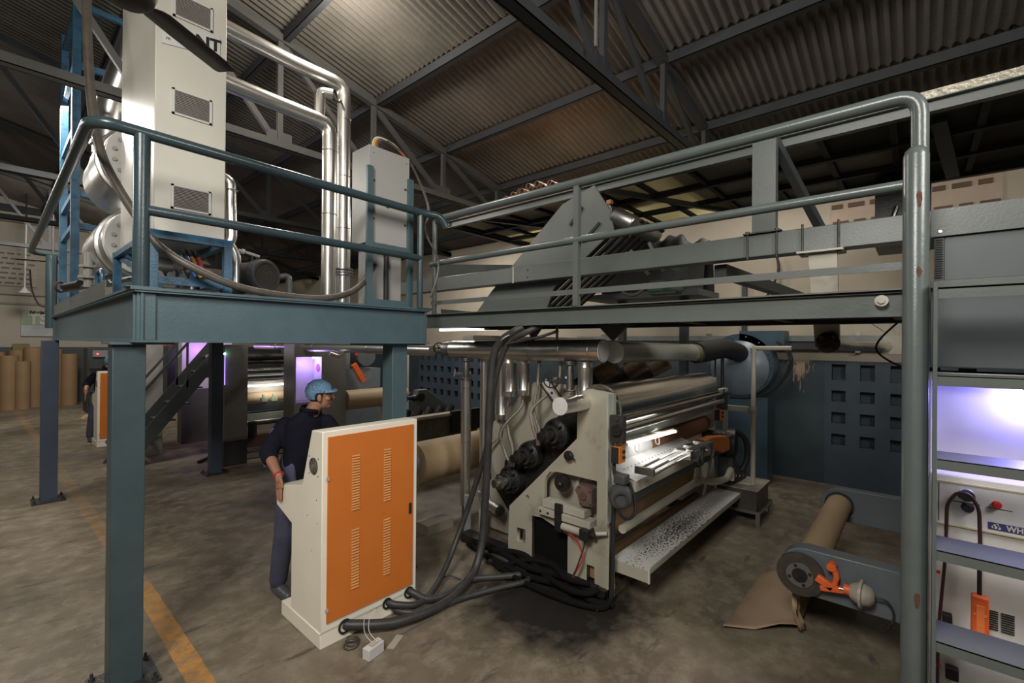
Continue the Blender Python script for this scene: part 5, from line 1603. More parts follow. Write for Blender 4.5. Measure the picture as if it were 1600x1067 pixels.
# sockets in the plinth
for x, z, r in ((1.60, 0.08, 0.036), (1.93, 0.095, 0.027), (2.12, 0.10, 0.030)):
    MB().ring((x, 2.885, z), (x, 2.896, z), r + 0.012, r, 20).build('hose_socket', BLACK, con)
for n_ in ('black_hose', ):
    pass

wbx = thing('wall_box', 'small white plastic box lying on the floor before the console with two wires', 'electrical box', (1.63, 2.60, 0))
A_ = V((1.635, 2.60, 0.036))
ux, uy = V((0.95, 0.18, 0)).normalized(), V((-0.18, 0.95, 0)).normalized()
MB().obox(A_, ux * 0.062, uy * 0.030, V((0, 0, 0.034))).build('body', WHITE, wbx, bevel=0.002)
MB().obox(A_ + V((0, 0, 0.037)) + ux * 0.01, ux * 0.035, uy * 0.018, V((0, 0, 0.002))).build('lid_recess', CREAM, wbx)
MB().obox(A_ + V((0, 0, 0.040)) + ux * 0.045, ux * 0.008, uy * 0.018, V((0, 0, 0.005))).build('latch', WHITE, wbx)
for k in range(2):
    o_ = 0.03 * k
    MB().tube([A_ + V((0.0 + o_, 0.0, 0.035)), (1.62 + o_, 2.68, 0.12), (1.70 + o_ * 1.5, 2.80, 0.15), (1.86 + o_, 2.90, 0.10)], 0.0022, 6, 8).build('wire', WHITE, wbx)
tag(MB().obox((1.80, 2.60, 0.006), V((0.062, 0.034, 0)), V((-0.012, 0.022, 0)), V((0, 0, 0.003))).build('metal_tab', CREAMD), 'flat pale metal tab on the floor right of the white box', 'metal plate')
tag(MB().box((1.86, 2.63, 0.001), (2.7, 2.645, 0.008)).build('flat_strip', mat('dusty strip', (0.13, 0.115, 0.09), 0.7)), 'thin flat strip on the floor running right from the white box', 'strip')
cc = MB()
for k in range(3):
    cc.torus((1.58 + 0.012 * k, 2.78 + 0.01 * k, 0.012 + 0.012 * k), (0.1 * k, 0.1, 1), 0.045 - 0.004 * k, 0.005, 20, 6)
tag(cc.build('cable_coil', HOSEB), 'small coil of thin cable on the floor by the console corner', 'cable')
tag(MB().tube([(2.47, 2.98, 0.01), (2.55, 2.94, 0.05), (2.62, 2.86, 0.02)], 0.005, 6, 5).build('bent_wire', BLACK), 'short bent black wire lying on the floor behind the hoses', 'wire')


def remesh(o, vox, it=6):
    m = o.modifiers.new('remesh', 'REMESH')
    m.mode = 'VOXEL'
    m.voxel_size = vox
    m.use_smooth_shade = True
    s = o.modifiers.new('smooth', 'SMOOTH')
    s.factor = 0.5
    s.iterations = it


def ell(m, c, f, l, a, b, h, n=20):
    # ellipsoid with half axes a (forward), b (left), h (up)
    vs, fs = [], []
    k = n // 2
    for i in range(k + 1):
        ph = PI * i / k
        for j in range(n):
            t = 2 * PI * j / n
            vs.append(V(c) + f * (a * math.sin(ph) * math.cos(t)) + l * (b * math.sin(ph) * math.sin(t)) + V((0, 0, h * math.cos(ph))))
    for i in range(k):
        for j in range(n):
            fs.append((i * n + j, (i + 1) * n + j, (i + 1) * n + (j + 1) % n, i * n + (j + 1) % n))
    m.add(vs, fs, True)


def loft(m, rings, f, l, n=24):
    vs, fs = [], []
    for c, a, b in rings:
        for j in range(n):
            t = 2 * PI * j / n
            vs.append(V(c) + f * a * math.cos(t) + l * b * math.sin(t))
    for i in range(len(rings) - 1):
        for j in range(n):
            fs.append((i * n + j, i * n + (j + 1) % n, (i + 1) * n + (j + 1) % n, (i + 1) * n + j))
    m.add(vs, fs, True)
    m.add(vs[:n][::-1], [tuple(range(n))])
    m.add(vs[-n:], [tuple(range(n))])


def limb(m, pts, rs, n=16):
    p = [V(q) for q in pts]
    m.tube(p, rs, n)
    for q, r in zip(p, rs):
        m.sphere(q, r * 0.99, 14)


tf = V((0.28, -0.96, 0)).normalized()      # torso faces the console
tl_ = V((0, 0, 1)).cross(tf)
hf = V((0.93, -0.37, 0)).normalized()      # head turned to his left
hl_ = V((0, 0, 1)).cross(hf)
op = thing('person', 'man in navy work shirt and blue hair net leaning on the near console', 'person', (1.72, 3.84, 0), 'operators')
b = MB()
HC = V((1.825, 3.745, 1.553))
ell(b, HC + V((0, 0, 0.022)), hf, hl_, 0.096, 0.076, 0.095)
ell(b, HC + hf * 0.030 + V((0, 0, -0.035)), hf, hl_, 0.058, 0.060, 0.085)
ell(b, HC + hf * 0.058 + V((0, 0, -0.092)), hf, hl_, 0.026, 0.030, 0.024)       # chin
ell(b, HC + hf * 0.062 + V((0, 0, 0.020)), hf, hl_, 0.030, 0.052, 0.022)        # brow
nose = MB()
b.cone(HC + hf * 0.082 + V((0, 0, 0.008)), HC + hf * 0.112 + V((0, 0, -0.026)), 0.008, 0.0135, 12)
b.sphere(HC + hf * 0.110 + V((0, 0, -0.029)), 0.0135, 12)
ell(b, HC + hf * 0.083 + V((0, 0, -0.056)), hf, hl_, 0.014, 0.024, 0.008)       # lips
ell(b, HC + hf * 0.081 + V((0, 0, -0.068)), hf, hl_, 0.013, 0.021, 0.007)
for s in (-1, 1):
    ell(b, HC + hl_ * s * 0.079 - hf * 0.008 + V((0, 0, -0.020)), hf, hl_, 0.018, 0.010, 0.030)
    ell(b, HC + hl_ * s * 0.048 + hf * 0.055 + V((0, 0, -0.028)), hf, hl_, 0.025, 0.018, 0.022)   # cheek
NB = V((1.765, 3.80, 1.36))
limb(b, [HC + V((-0.012, 0.015, -0.06)), NB.lerp(HC, 0.35) + V((0, 0, 0.0)), NB], [0.055, 0.056, 0.068])
loft(b, [((1.745, 3.86, 0.86), 0.10, 0.145), ((1.745, 3.86, 1.02), 0.10, 0.14), ((1.75, 3.85, 1.18), 0.105, 0.155), ((1.755, 3.83, 1.30), 0.10, 0.165), ((1.76, 3.82, 1.375), 0.07, 0.12)], tf, tl_)
RS, LS = V((1.575, 3.885, 1.315)), V((1.935, 3.775, 1.315))
RE, LE = V((1.475, 3.87, 1.095)), V((1.99, 3.70, 1.10))
RW, LW = V((1.430, 3.560, 0.998)), V((1.72, 3.50, 1.02))
limb(b, [RS, RS.lerp(RE, 0.5), RE, RE.lerp(RW, 0.35), RW], [0.036, 0.040, 0.038, 0.041, 0.027])
limb(b, [LS, LS.lerp(LE, 0.5), LE, LE.lerp(LW, 0.35), LW], [0.036, 0.040, 0.038, 0.041, 0.027])


def hand(m, w, palm_dir, side, down, spreadv, lens):
    # w wrist; palm_dir towards knuckles; side across the palm (towards the little finger); down = curl direction
    kn_ = w + palm_dir * 0.085
    m.obox(w.lerp(kn_, 0.55), palm_dir * 0.045, side * 0.034, palm_dir.cross(side).normalized() * 0.012)
    limb(m, [w, w + palm_dir * 0.03], [0.026, 0.024], 12)
    for k in range(4):
        base = kn_ + side * (-0.036 + 0.0235 * k)
        p1 = base + palm_dir * 0.018 * lens[k] + down * 0.018
        p2 = p1 + down * 0.032 * lens[k] + palm_dir * 0.004
        p3 = p2 + down * 0.024 * lens[k] - palm_dir * 0.004 * (k + 1) * 0.5
        limb(m, [base, p1, p2, p3], [0.0096, 0.0084, 0.0078, 0.0066], 10)
    tb = w + palm_dir * 0.03 - side * 0.030
    limb(m, [tb, tb - side * 0.022 + palm_dir * 0.026, tb - side * 0.024 + palm_dir * 0.055 + down * 0.010], [0.013, 0.011, 0.008], 10)


# right hand hooked over the shelf's near end, fingers down its side
hand(b, RW, V((-0.12, -0.36, -0.93)).normalized(), V((0.0, 0.93, -0.36)).normalized(), V((-0.02, -0.06, -1)).normalized(), None, (0.95, 1.1, 1.0, 0.8))
hand(b, LW, V((-0.85, -0.50, -0.1)).normalized(), V((0.5, -0.85, 0)).normalized() * -1, V((-0.55, -0.35, -0.25)).normalized(), None, (0.9, 1.0, 0.95, 0.75))
# legs and feet
RH, LH = V((1.66, 3.88, 0.88)), V((1.84, 3.84, 0.88))
limb(b, [RH, (1.60, 3.80, 0.68), (1.555, 3.76, 0.47), (1.54, 3.78, 0.28), (1.525, 3.79, 0.09)], [0.085, 0.072, 0.055, 0.052, 0.036])
limb(b, [LH, (1.86, 3.86, 0.68), (1.87, 3.88, 0.47), (1.88, 3.94, 0.28), (1.885, 3.98, 0.09)], [0.085, 0.072, 0.055, 0.052, 0.036])
for ft in ((1.525, 3.79), (1.885, 3.98)):
    limb(b, [(ft[0], ft[1] + 0.03, 0.045), (ft[0] + 0.0, ft[1] - 0.08, 0.042), (ft[0] + 0.005, ft[1] - 0.16, 0.034)], [0.036, 0.036, 0.030], 12)
bo_ = b.build('body', SKIN, op)
remesh(bo_, 0.0040, 1)
# shirt
s = MB()
loft(s, [((1.75, 3.86, 0.80), 0.135, 0.185), ((1.745, 3.86, 0.93), 0.130, 0.180), ((1.75, 3.855, 1.10), 0.130, 0.178), ((1.755, 3.84, 1.25), 0.125, 0.195), ((1.76, 3.825, 1.34), 0.105, 0.19), ((1.765, 3.81, 1.395), 0.075, 0.12), ((1.775, 3.80, 1.425), 0.066, 0.085)], tf, tl_)
limb(s, [RS + V((0.03, 0, 0.0)), RS.lerp(RE, 0.5), RS.lerp(RE, 0.97) + V((0, 0.01, 0))], [0.066, 0.068, 0.068])
limb(s, [LS + V((-0.03, 0, 0.0)), LS.lerp(LE, 0.5), LE], [0.066, 0.064, 0.060])
limb(s, [RE + V((0, 0.012, 0.02)), RE.lerp(RW, 0.18) + V((0, 0.01, 0.0))], [0.068, 0.062])
so = s.build('shirt', SHIRT, op)
remesh(so, 0.009, 3)
# slate back panel of the shirt and side vent
q = MB()
loft(q, [((1.478, 3.888, 1.01), 0.066, 0.032), ((1.468, 3.892, 1.10), 0.066, 0.034), ((1.495, 3.90, 1.20), 0.060, 0.034), ((1.535, 3.905, 1.30), 0.040, 0.026)], V((0.55, 0.83, 0)), V((-0.83, 0.55, 0)), 20)
qo = q.build('sleeve_panel', SHIRTP, so, label='slate blue sleeve panel')
q = MB()
loft(q, [((1.60, 3.84, 0.78), 0.12, 0.05), ((1.60, 3.83, 0.90), 0.11, 0.045), ((1.61, 3.84, 1.05), 0.08, 0.03)], V((0.2, -0.98, 0)), V((0.98, 0.2, 0)), 20)
q.build('side_panel', SHIRTP, so, label='slate blue side panel')
c_ = MB()
ctr = V((1.775, 3.795, 1.405))
ang0 = math.atan2(hf.y, hf.x) - 0.6
vs = []
n = 30
for k in range(n + 1):
    a = ang0 + 0.22 + (2 * PI - 0.44) * k / n
    up_h = 0.060 - 0.030 * abs(math.cos((a - ang0) / 2)) ** 2
    d_ = V((math.cos(a), math.sin(a), 0))
    vs += [ctr + d_ * 0.082 + V((0, 0, -0.012)), ctr + d_ * 0.074 + V((0, 0, up_h)), ctr + d_ * 0.086 + V((0, 0, up_h * 0.35))]
fs = []
for k in range(n):
    o, w_ = 3 * k, 3 * k + 3
    fs += [(o, w_, w_ + 1, o + 1), (o + 1, w_ + 1, w_ + 2, o + 2)]
c_.add(vs, fs, True)
co_ = c_.build('collar', SHIRT, so)
m_ = co_.modifiers.new('thick', 'SOLIDIFY')
m_.thickness = 0.004
# trousers
t = MB()
loft(t, [((1.75, 3.86, 0.74), 0.115, 0.165), ((1.75, 3.86, 0.95), 0.115, 0.160)], tf, tl_)
limb(t, [RH, (1.60, 3.80, 0.68), (1.555, 3.76, 0.47), (1.54, 3.78, 0.28), (1.525, 3.79, 0.11)], [0.10, 0.092, 0.076, 0.072, 0.066])
limb(t, [LH, (1.86, 3.86, 0.68), (1.87, 3.88, 0.47), (1.88, 3.94, 0.28), (1.885, 3.98, 0.11)], [0.10, 0.092, 0.076, 0.072, 0.066])
to = t.build('trousers', TROUS, op)
remesh(to, 0.010, 3)
SHOE = mat('grey leather shoe', (0.075, 0.075, 0.082), 0.4)
for ft in ((1.525, 3.79), (1.885, 3.98)):
    q = MB()
    limb(q, [(ft[0], ft[1] + 0.04, 0.046), (ft[0], ft[1] - 0.07, 0.048), (ft[0] + 0.005, ft[1] - 0.165, 0.040)], [0.046, 0.048, 0.040], 14)
    qo = q.build('shoe', SHOE, op)
    remesh(qo, 0.008, 3)
# hair, moustache, stubble, net
h = MB()
ell(h, HC + V((0, 0, 0.026)) - hf * 0.012, hf, hl_, 0.094, 0.081, 0.094)
ho = h.build('hair', HAIR, op)
h = MB()
ell(h, HC + V((0, 0, 0.030)) - hf * 0.006, hf, hl_, 0.106, 0.088, 0.100, 28)
h.v = [(p if p.z > HC.z + 0.022 or (p - HC).dot(hf) < -0.035 else V((p.x, p.y, max(p.z, HC.z + 0.022)))) for p in h.v]
h.v = [V((p.x, p.y, max(p.z, HC.z - 0.035))) for p in h.v]
nto = h.build('hair_net', NET, op)
m_ = nto.modifiers.new('displace', 'DISPLACE')
tx = bpy.data.textures.new('net_crumple', 'CLOUDS')
tx.noise_scale = 0.02
m_.texture = tx
m_.strength = 0.016
m_.texture_coords = 'LOCAL'
h = MB()
vs, fs = [], []
for k in range(17):
    a = -1.25 + 2.5 * k / 16
    d_ = hf * math.cos(a) + hl_ * math.sin(a)
    r0 = 0.088 + 0.014 * math.cos(a)
    zb = HC.z + 0.036 - 0.008 * (1 - math.cos(a))
    base = V((HC.x, HC.y, 0))
    vs += [base + d_ * r0 + V((0, 0, zb)), base + d_ * (r0 + 0.038 * math.cos(a) ** 0.5 + 0.004) + V((0, 0, zb - 0.006)), base + d_ * (r0 + 0.030 * math.cos(a) ** 0.5) + V((0, 0, zb + 0.010))]
for k in range(16):
    o, w_ = 3 * k, 3 * k + 3
    fs += [(o, w_, w_ + 1, o + 1), (o + 1, w_ + 1, w_ + 2, o + 2), (o + 2, w_ + 2, w_, o)]
h.add(vs, fs, True)
h.build('brim', NET, nto)
h = MB()
ell(h, HC + hf * 0.094 + V((0, 0, -0.047)), hf, hl_, 0.010, 0.026, 0.007)
h.build('moustache', HAIR, op)
h = MB()
for s_ in (-1, 1):
    ell(h, HC + hf * 0.087 + hl_ * s_ * 0.030 + V((0, 0, 0.022)), hf, hl_, 0.007, 0.016, 0.004)
h.build('eyebrow', HAIR, op)
for s_ in (-1, 1):
    h = MB()
    ell(h, HC + hf * 0.083 + hl_ * s_ * 0.030 + V((0, 0, 0.004)), hf, hl_, 0.008, 0.012, 0.006)
    h.build('eye', mat('dark eye', (0.05, 0.035, 0.03), 0.25), op)
for w_, d_ in ((RW, (RW - RE)), (LW, (LW - LE))):
    MB().torus(w_ - d_.normalized() * 0.005, d_, 0.031, 0.006, 24, 8).build('red_bracelet', mat('red thread', (0.50, 0.02, 0.03), 0.6), op)

# far console and far operator (same kinds further down the hall)
con2 = copy_tree(con, (-0.105, 8.5, 0), label='distant cream console with dull orange door seen left of the big front post')
op2 = copy_tree(op, (-0.20, 8.42, 0), label='distant man in dark clothes and white cap behind the far console')

# ================================================================== BACKGROUND STATIONS
# standing kraft rolls by the far wall
rl = [(0.10, 0.20, 1.62, 19.4), (0.36, 0.20, 1.52, 19.2), (0.63, 0.165, 1.36, 19.1), (0.86, 0.21, 1.74, 19.6), (1.28, 0.20, 1.70, 19.5), (0.55, 0.2, 1.66, 19.85), (1.62, 0.19, 1.55, 19.4)]
names = ('farthest left', 'second from the left', 'shortest, in front,', 'tall pale one in the middle', 'right one next to the slate post', 'rear one half hidden', 'last one behind the slate post')
for (x, r, h_, y), nm in zip(rl, names):
    o = MB().lathe((x, y, 0), (0, 0, 1), [(0, 0), (0, r), (h_, r), (h_, r * 0.25), (h_ - 0.05, r * 0.25), (h_ - 0.05, 0)], 28).build('paper_roll', KRAFTD)
    tag(o, 'brown paper roll standing by the far wall, %s' % nm, 'paper roll', 'brown paper rolls by the far wall')
tag(MB().box((0.45, 20.02, 0.0), (0.8, 20.15, 1.85)).build('yellow_sheet', mat('dull olive sheet', (0.20, 0.17, 0.06), 0.7)), 'dull olive sheet leaning on the far wall behind the rolls', 'sheet')

# far wall notices
ts = thing('wall_banner', 'green and white banner with big letters T S on the far wall', 'banner', (0.93, 20.16, 2.08))
MB().box((0.62, 20.14, 2.42), (1.30, 20.16, 2.86)).build('green_panel', mat('washed green', (0.26, 0.35, 0.24), 0.6), ts)
MB().box((0.62, 20.14, 2.08), (1.30, 20.16, 2.415)).build('white_panel', mat('banner white', (0.40, 0.42, 0.43), 0.6), ts)
text_mesh('lettering', 'TS', 0.42, (0.98, 20.13, 2.58), (1, 0, 0), (0, 0, 1), mat('banner letters', (0.52, 0.50, 0.44), 0.6), ts, 0.004, bold=0.012)
text_mesh('small_lettering', "Neela's", 0.13, (0.99, 20.13, 2.80), (1, 0, 0), (0, 0, 1), DARK, ts, 0.003, bold=0.006)
nb = thing('notice_board', 'pale notice board with rows of grey print on the far wall', 'notice', (0.35, 20.16, 3.55))
MB().box((-0.3, 20.15, 3.56), (0.93, 20.165, 4.62)).build('sheet', mat('notice paper', (0.40, 0.36, 0.31), 0.7), nb)
rnd = random.Random(9)
for r in range(7):
    x = -0.25
    z = 3.62 + 0.145 * r
    m = MB()
    while x < 0.84:
        w_ = 0.08 + 0.14 * rnd.random()
        m.box((x, 20.145, z), (min(x + w_, 0.9), 20.149, z + 0.05))
        x += w_ + 0.05
    m.build('print_row', mat('grey print', (0.15, 0.14, 0.13), 0.8), nb)
pr = thing('hanging_rod', 'white hanging rod with bell ends in front of the far wall', 'lamp rod', (0.68, 18.8, 3.4))
MB().cyl((0.64, 18.8, 3.40), (0.66, 18.8, 5.20), 0.022, 10).build('rod', WHITE, pr)
MB().lathe((0.64, 18.8, 3.28), (0, 0, 1), [(0, 0.0), (0, 0.13), (0.02, 0.13), (0.08, 0.07), (0.16, 0.03), (0.16, 0.0)], 20).build('bell', WHITE, pr)
MB().lathe((0.66, 18.8, 5.20), (0, 0, 1), [(0, 0.02), (0.08, 0.06), (0.12, 0.10), (0.12, 0)], 20).build('canopy', WHITE, pr)
MB().cyl((0.66, 18.8, 5.32), (0.66, 18.8, 6.07), 0.02, 8).build('drop', IRON, pr)
MB().tube([(0.74, 18.8, 3.95), (0.78, 18.8, 3.4), (0.92, 18.8, 2.98), (1.10, 18.8, 2.92)], 0.02, 8, 6).build('cable', IRON, pr)
ff = thing('ceiling_fan', 'small dark ceiling fan with thin blades far off left of the rail', 'fan', (1.05, 16.0, 3.9))
MB().cyl((1.02, 16.0, 3.92), (1.02, 16.0, 5.5), 0.02, 8).build('down_rod', FAN, ff)
MB().lathe((1.02, 16.0, 3.85), (0, 0, 1), [(0, 0), (0, 0.09), (0.06, 0.12), (0.12, 0.08), (0.12, 0)], 20).build('motor_housing', FAN, ff)
for a in (2.9, 0.8, -1.3):
    MB().obox(V((1.02, 16.0, 3.90)) + V((math.cos(a), math.sin(a), 0)) * 0.36, V((math.cos(a), math.sin(a), 0)) * 0.28, V((-math.sin(a), math.cos(a), 0.15)) * 0.06, V((0, 0, 0.004))).build('blade', FAN, ff)
# dark machine block at the far end
dm_ = thing('dark_press', 'dark machine block with red pilot light beyond the far console', 'machine', (2.2, 17.0, 0))
MB().box((1.75, 16.8, 0), (3.2, 17.6, 1.75)).build('body', mat('dark green iron', (0.022, 0.028, 0.028), 0.5), dm_)
MB().box((1.85, 16.76, 1.52), (2.6, 16.8, 1.70)).build('control_strip', mat('grey strip', (0.16, 0.14, 0.14), 0.5), dm_)
MB().cyl((1.95, 16.75, 1.60), (1.95, 16.76, 1.60), 0.022, 12).build('pilot_lamp', REDL, dm_)
for k in range(4):
    MB().box((1.78, 16.74, 0.25 + 0.32 * k), (2.05, 16.80, 0.45 + 0.32 * k)).build('drawer_box', mat('dark green iron', (0, 0, 0)), dm_)
tag(MB().prism([(1.55, 0), (1.9, 0), (1.85, 0.12), (1.62, 0.06)], 'y', 15.6, 16.0).build('paper_heap', KRAFT), 'low pale paper heap on the floor by the dark machine', 'paper')

# steel stair behind the platform
stt = thing('steel_stair', 'dark steel stair with thin handrails behind the left platform posts', 'stairs', (2.2, 9.6, 0))
ST0, ST1 = V((1.30, 9.2, -0.02)), V((2.72, 9.2, 1.86))
for y in (9.2, 9.85):
    MB().bar((1.30, y, -0.05), (2.75, y, 1.90), 0.03, 0.20, (0, 0, 1)).build('stringer', GREYD, stt)
    MB().bar((1.30, y, 0.75), (2.65, y, 2.55), 0.035, 0.035).build('hand_rail', GREYD, stt)
    for u in (0.15, 0.62):
        p = V((1.30, y, 0)).lerp(V((2.75, y, 1.95)), u)
        MB().bar(p, p + V((0, 0, 0.80)), 0.03, 0.03).build('baluster', GREYD, stt)
for k in range(7):
    u = (k + 0.6) / 7.2
    x, z = 1.36 + 1.36 * u, 1.85 * u
    MB().box((x - 0.02, 9.21, z), (x + 0.20, 9.84, z + 0.02)).build('tread', GREY, stt)

# cabinet A with dark foot, pilot lamp and violet niche behind
ca = thing('grey_cabinet', 'tall plain grey cabinet with dark foot and green pilot lamp under the platform', 'cabinet', (2.61, 8.4, 0))
MB().box((2.46, 8.2, 0.45), (2.79, 8.6, 1.93)).build('body', mat('warm grey enamel', (0.26, 0.25, 0.23), 0.45), ca)
MB().box((2.46, 8.2, 0.0), (2.79, 8.6, 0.40)).build('foot', mat('dark foot', (0.05, 0.05, 0.05), 0.6), ca)
MB().box((2.455, 8.19, 0.40), (2.795, 8.6, 0.45)).build('band', mat('mid grey band', (0.17, 0.17, 0.165), 0.5), ca)
MB().sphere((2.445, 8.17, 1.79), 0.018, 12).build('pilot_lamp', GREENL, ca)
MB().box((2.446, 8.17, 1.30), (2.453, 8.18, 1.77)).build('violet_strip', VIOLET, ca)
lamp('violet_light', (2.75, 10.25, 1.80), 12, 0.06, (0.50, 0.16, 1.0), kind='POINT')
# violet lit panels behind the stair
vp = thing('niche_cabinet', 'pale cabinet with violet lit front behind the steel stair', 'cabinet', (2.95, 10.6, 0))
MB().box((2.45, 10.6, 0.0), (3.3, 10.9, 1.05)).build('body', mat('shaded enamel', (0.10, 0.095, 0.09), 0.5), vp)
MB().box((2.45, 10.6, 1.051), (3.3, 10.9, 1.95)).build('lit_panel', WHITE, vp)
MB().box((2.2, 10.5, 0.9), (2.33, 10.62, 1.9)).build('side_frame', GREYD, vp)
tag(MB().box((1.70, 9.95, 0.0), (2.02, 10.25, 1.95)).build('pale_panel', mat('pale grey panel', (0.33, 0.31, 0.28), 0.5)), 'pale grey panel beyond the stair right of the front post', 'panel')
vb = thing('pump_cluster', 'cluster of dark pump and valve parts below the steel stair', 'pump', (2.5, 8.9, 0))
MB().cyl((2.52, 8.9, 0.55), (2.52, 8.9, 0.80), 0.06, 18).build('can', STEEL, vb)
MB().cyl((2.40, 8.75, 0.55), (2.75, 8.9, 0.52), 0.045, 16).build('pipe', STEEL, vb)
MB().sphere((2.55, 8.9, 0.93), 0.09, 14).sphere((2.62, 8.9, 1.05), 0.06, 12).build('valve', SOOT, vb)
MB().cyl((2.62, 8.9, 0), (2.60, 8.9, 0.50), 0.05, 12).build('leg', GREYM, vb)
MB().cyl((2.25, 8.75, 0.02), (2.62, 8.85, 0.10), 0.03, 8).build('foot_bar', SOOT, vb)
MB().cyl((2.55, 9.3, 1.35), (2.55, 9.3, 1.75), 0.06, 16).build('hanging_can', mat('warm grey can', (0.35, 0.33, 0.30), 0.4), vb)

# second machine station: rollers and tube lamp between two cabinets
s2 = thing('roller_station', 'second machine station with stacked bright rollers and a lit tube under the platform', 'machine', (3.3, 8.9, 0))
MB().box((2.80, 8.6, 0), (2.84, 9.6, 1.85)).build('side_plate', GREYD, s2)
MB().box((3.88, 8.6, 0), (3.92, 9.6, 1.85)).build('side_plate', GREYD, s2)
for z, r, y, mt in ((1.62, 0.05, 8.8, SOOT), (1.50, 0.022, 8.72, STEEL), (1.40, 0.022, 8.72, CLAD), (1.30, 0.035, 8.75, STEEL), (0.98, 0.10, 8.9, KRAFT), (0.72, 0.07, 8.85, SOOT), (0.55, 0.05, 8.8, STEELD), (1.72, 0.06, 8.8, IRON)):
    MB().cyl((2.84, y, z), (3.88, y, z), r, 20).build('roller', mt, s2)
MB().box((2.84, 8.95, 1.05), (3.88, 8.97, 1.30)).build('cream_sheet', mat('bright board', (0.50, 0.46, 0.38), 0.5), s2)
MB().box((2.84, 8.62, 0.78), (3.88, 8.66, 0.92)).build('front_beam', GREYD, s2)
MB().box((2.84, 8.60, 0.62), (3.88, 8.64, 0.74)).build('pale_beam', mat('pale green enamel', (0, 0, 0)), s2)
MB().box((2.84, 8.55, 0.20), (3.88, 8.62, 0.38)).build('lower_beam', mat('dark red brown', (0.10, 0.045, 0.03), 0.6), s2)
MB().box((2.84, 8.50, 0.12), (3.88, 8.55, 0.17)).build('steel_strip', STEEL, s2)
MB().box((2.84, 8.45, 0.02), (3.88, 8.52, 0.08)).build('steel_strip', STEEL, s2)
MB().cyl((2.98, 8.52, 0.35), (2.98, 8.52, 0.62), 0.07, 16).build('black_motor', SOOT, s2)
for x in (3.15, 3.32):
    MB().box((x, 8.60, 0.93), (x + 0.10, 8.66, 1.0)).box((x + 0.02, 8.60, 1.0), (x + 0.05, 8.64, 1.06)).build('slitter_head', mat('olive head', (0.20, 0.22, 0.14), 0.5), s2)
tt = thing('tube_lamp', 'lit tube lamp glaring between the rollers of the second station', 'lamp', (3.36, 8.68, 1.20))
MB().cyl((2.86, 8.68, 1.21), (3.86, 8.68, 1.21), 0.014, 12).build('tube', TUBE, tt)
MB().box((2.86, 8.70, 1.22), (3.86, 8.73, 1.25)).build('batten', WHITE, tt)
lamp('tube_lamp_light', (3.36, 8.66, 1.16), 3, 0.5, (1, 0.98, 0.94), aim=(3.36, 8.9, 0.9), kind='AREA')

# cabinet B with violet lit niche
cb2 = thing('niche_cabinet', 'wide grey cabinet with a violet lit niche behind the operator', 'cabinet', (3.68, 7.7, 0))
GB = mat('warm grey enamel', (0, 0, 0))
for a, b_ in (((3.235, 7.5, 0.0), (4.13, 7.9, 1.00)), ((3.235, 7.5, 1.74), (4.13, 7.9, 1.95)), ((3.235, 7.5, 1.0), (3.26, 7.9, 1.74)), ((3.70, 7.5, 1.0), (4.13, 7.9, 1.74)), ((3.26, 7.86, 1.0), (3.70, 7.9, 1.74))):
    MB().box(a, b_).build('panel', GB, cb2)
MB().box((3.262, 7.82, 1.002), (3.698, 7.858, 1.738)).build('niche_back', mat('niche white', (0.7, 0.7, 0.7), 0.5), cb2)
MB().box((3.685, 7.505, 1.002), (3.698, 7.82, 1.738)).build('niche_side', mat('niche white', (0, 0, 0)), cb2)
MB().box((3.62, 7.62, 1.70), (3.68, 7.72, 1.735)).build('violet_tube', VIOLET, cb2)
MB().cyl((3.68, 7.62, 1.55), (3.683, 7.62, 1.55), 0.07, 20).build('dial', mat('violet dial', (0.35, 0.12, 0.2), 0.5), cb2)
lamp('violet_light', (3.52, 7.60, 1.62), 7.0, 0.05, (0.45, 0.30, 1.0), kind='POINT')

# kraft roll on the rear roll stand
kr = thing('kraft_roll', 'big kraft paper roll on the rear stand seen right of the niche cabinet', 'paper roll', (4.9, 7.5, 0.60))
MB().lathe((4.16, 7.6, 0.96), (1, 0, 0), [(0, 0), (0, 0.06), (0.0, 0.175), (1.25, 0.175), (1.25, 0.05), (1.25, 0)], 40).build('paper', KRAFT, kr)
MB().cyl((5.41, 7.6, 0.96), (5.55, 7.6, 0.96), 0.04, 14).cyl((5.45, 7.6, 0.96), (5.49, 7.6, 0.96), 0.075, 16).build('chuck', SOOT, kr)
rs_ = thing('rear_roll_stand', 'grey tapered roll stand arm with black cone pointing at the rear kraft roll', 'roll stand', (5.4, 6.6, 0))
MB().prism([(4.96, 1.16), (5.16, 1.16), (5.70, 0.80), (5.75, 0.62), (5.30, 0.62), (4.90, 0.95)], 'y', 6.55, 6.68).build('arm', GREY, rs_, bevel=0.01)
MB().cone((4.94, 6.60, 1.02), (4.78, 6.62, 1.03), 0.07, 0.02, 16).build('chuck_cone', SOOT, rs_)
MB().cyl((5.02, 6.53, 1.03), (5.02, 6.56, 1.03), 0.075, 18).build('boss', SOOT, rs_)
MB().box((5.35, 6.5, 0), (5.75, 6.7, 0.62)).build('column', GREYD, rs_)
tag(MB().box((4.14, 8.4, 0), (4.42, 8.5, 1.95)).build('partition_panel', mat('pale yellow panel', (0.42, 0.37, 0.23), 0.6)), 'pale yellow panel between the grey cabinet and the blue machine', 'panel')
bm = thing('blue_grey_machine', 'blue grey machine with orange lever behind the rear kraft roll', 'machine', (5.0, 8.6, 0))
MB().box((4.60, 8.5, 0), (5.45, 8.9, 1.45)).build('body', mat('blue grey enamel', (0.16, 0.19, 0.21), 0.45), bm)
MB().box((4.62, 8.48, 1.45), (4.75, 8.9, 1.95)).build('tower', mat('blue grey enamel', (0, 0, 0)), bm)
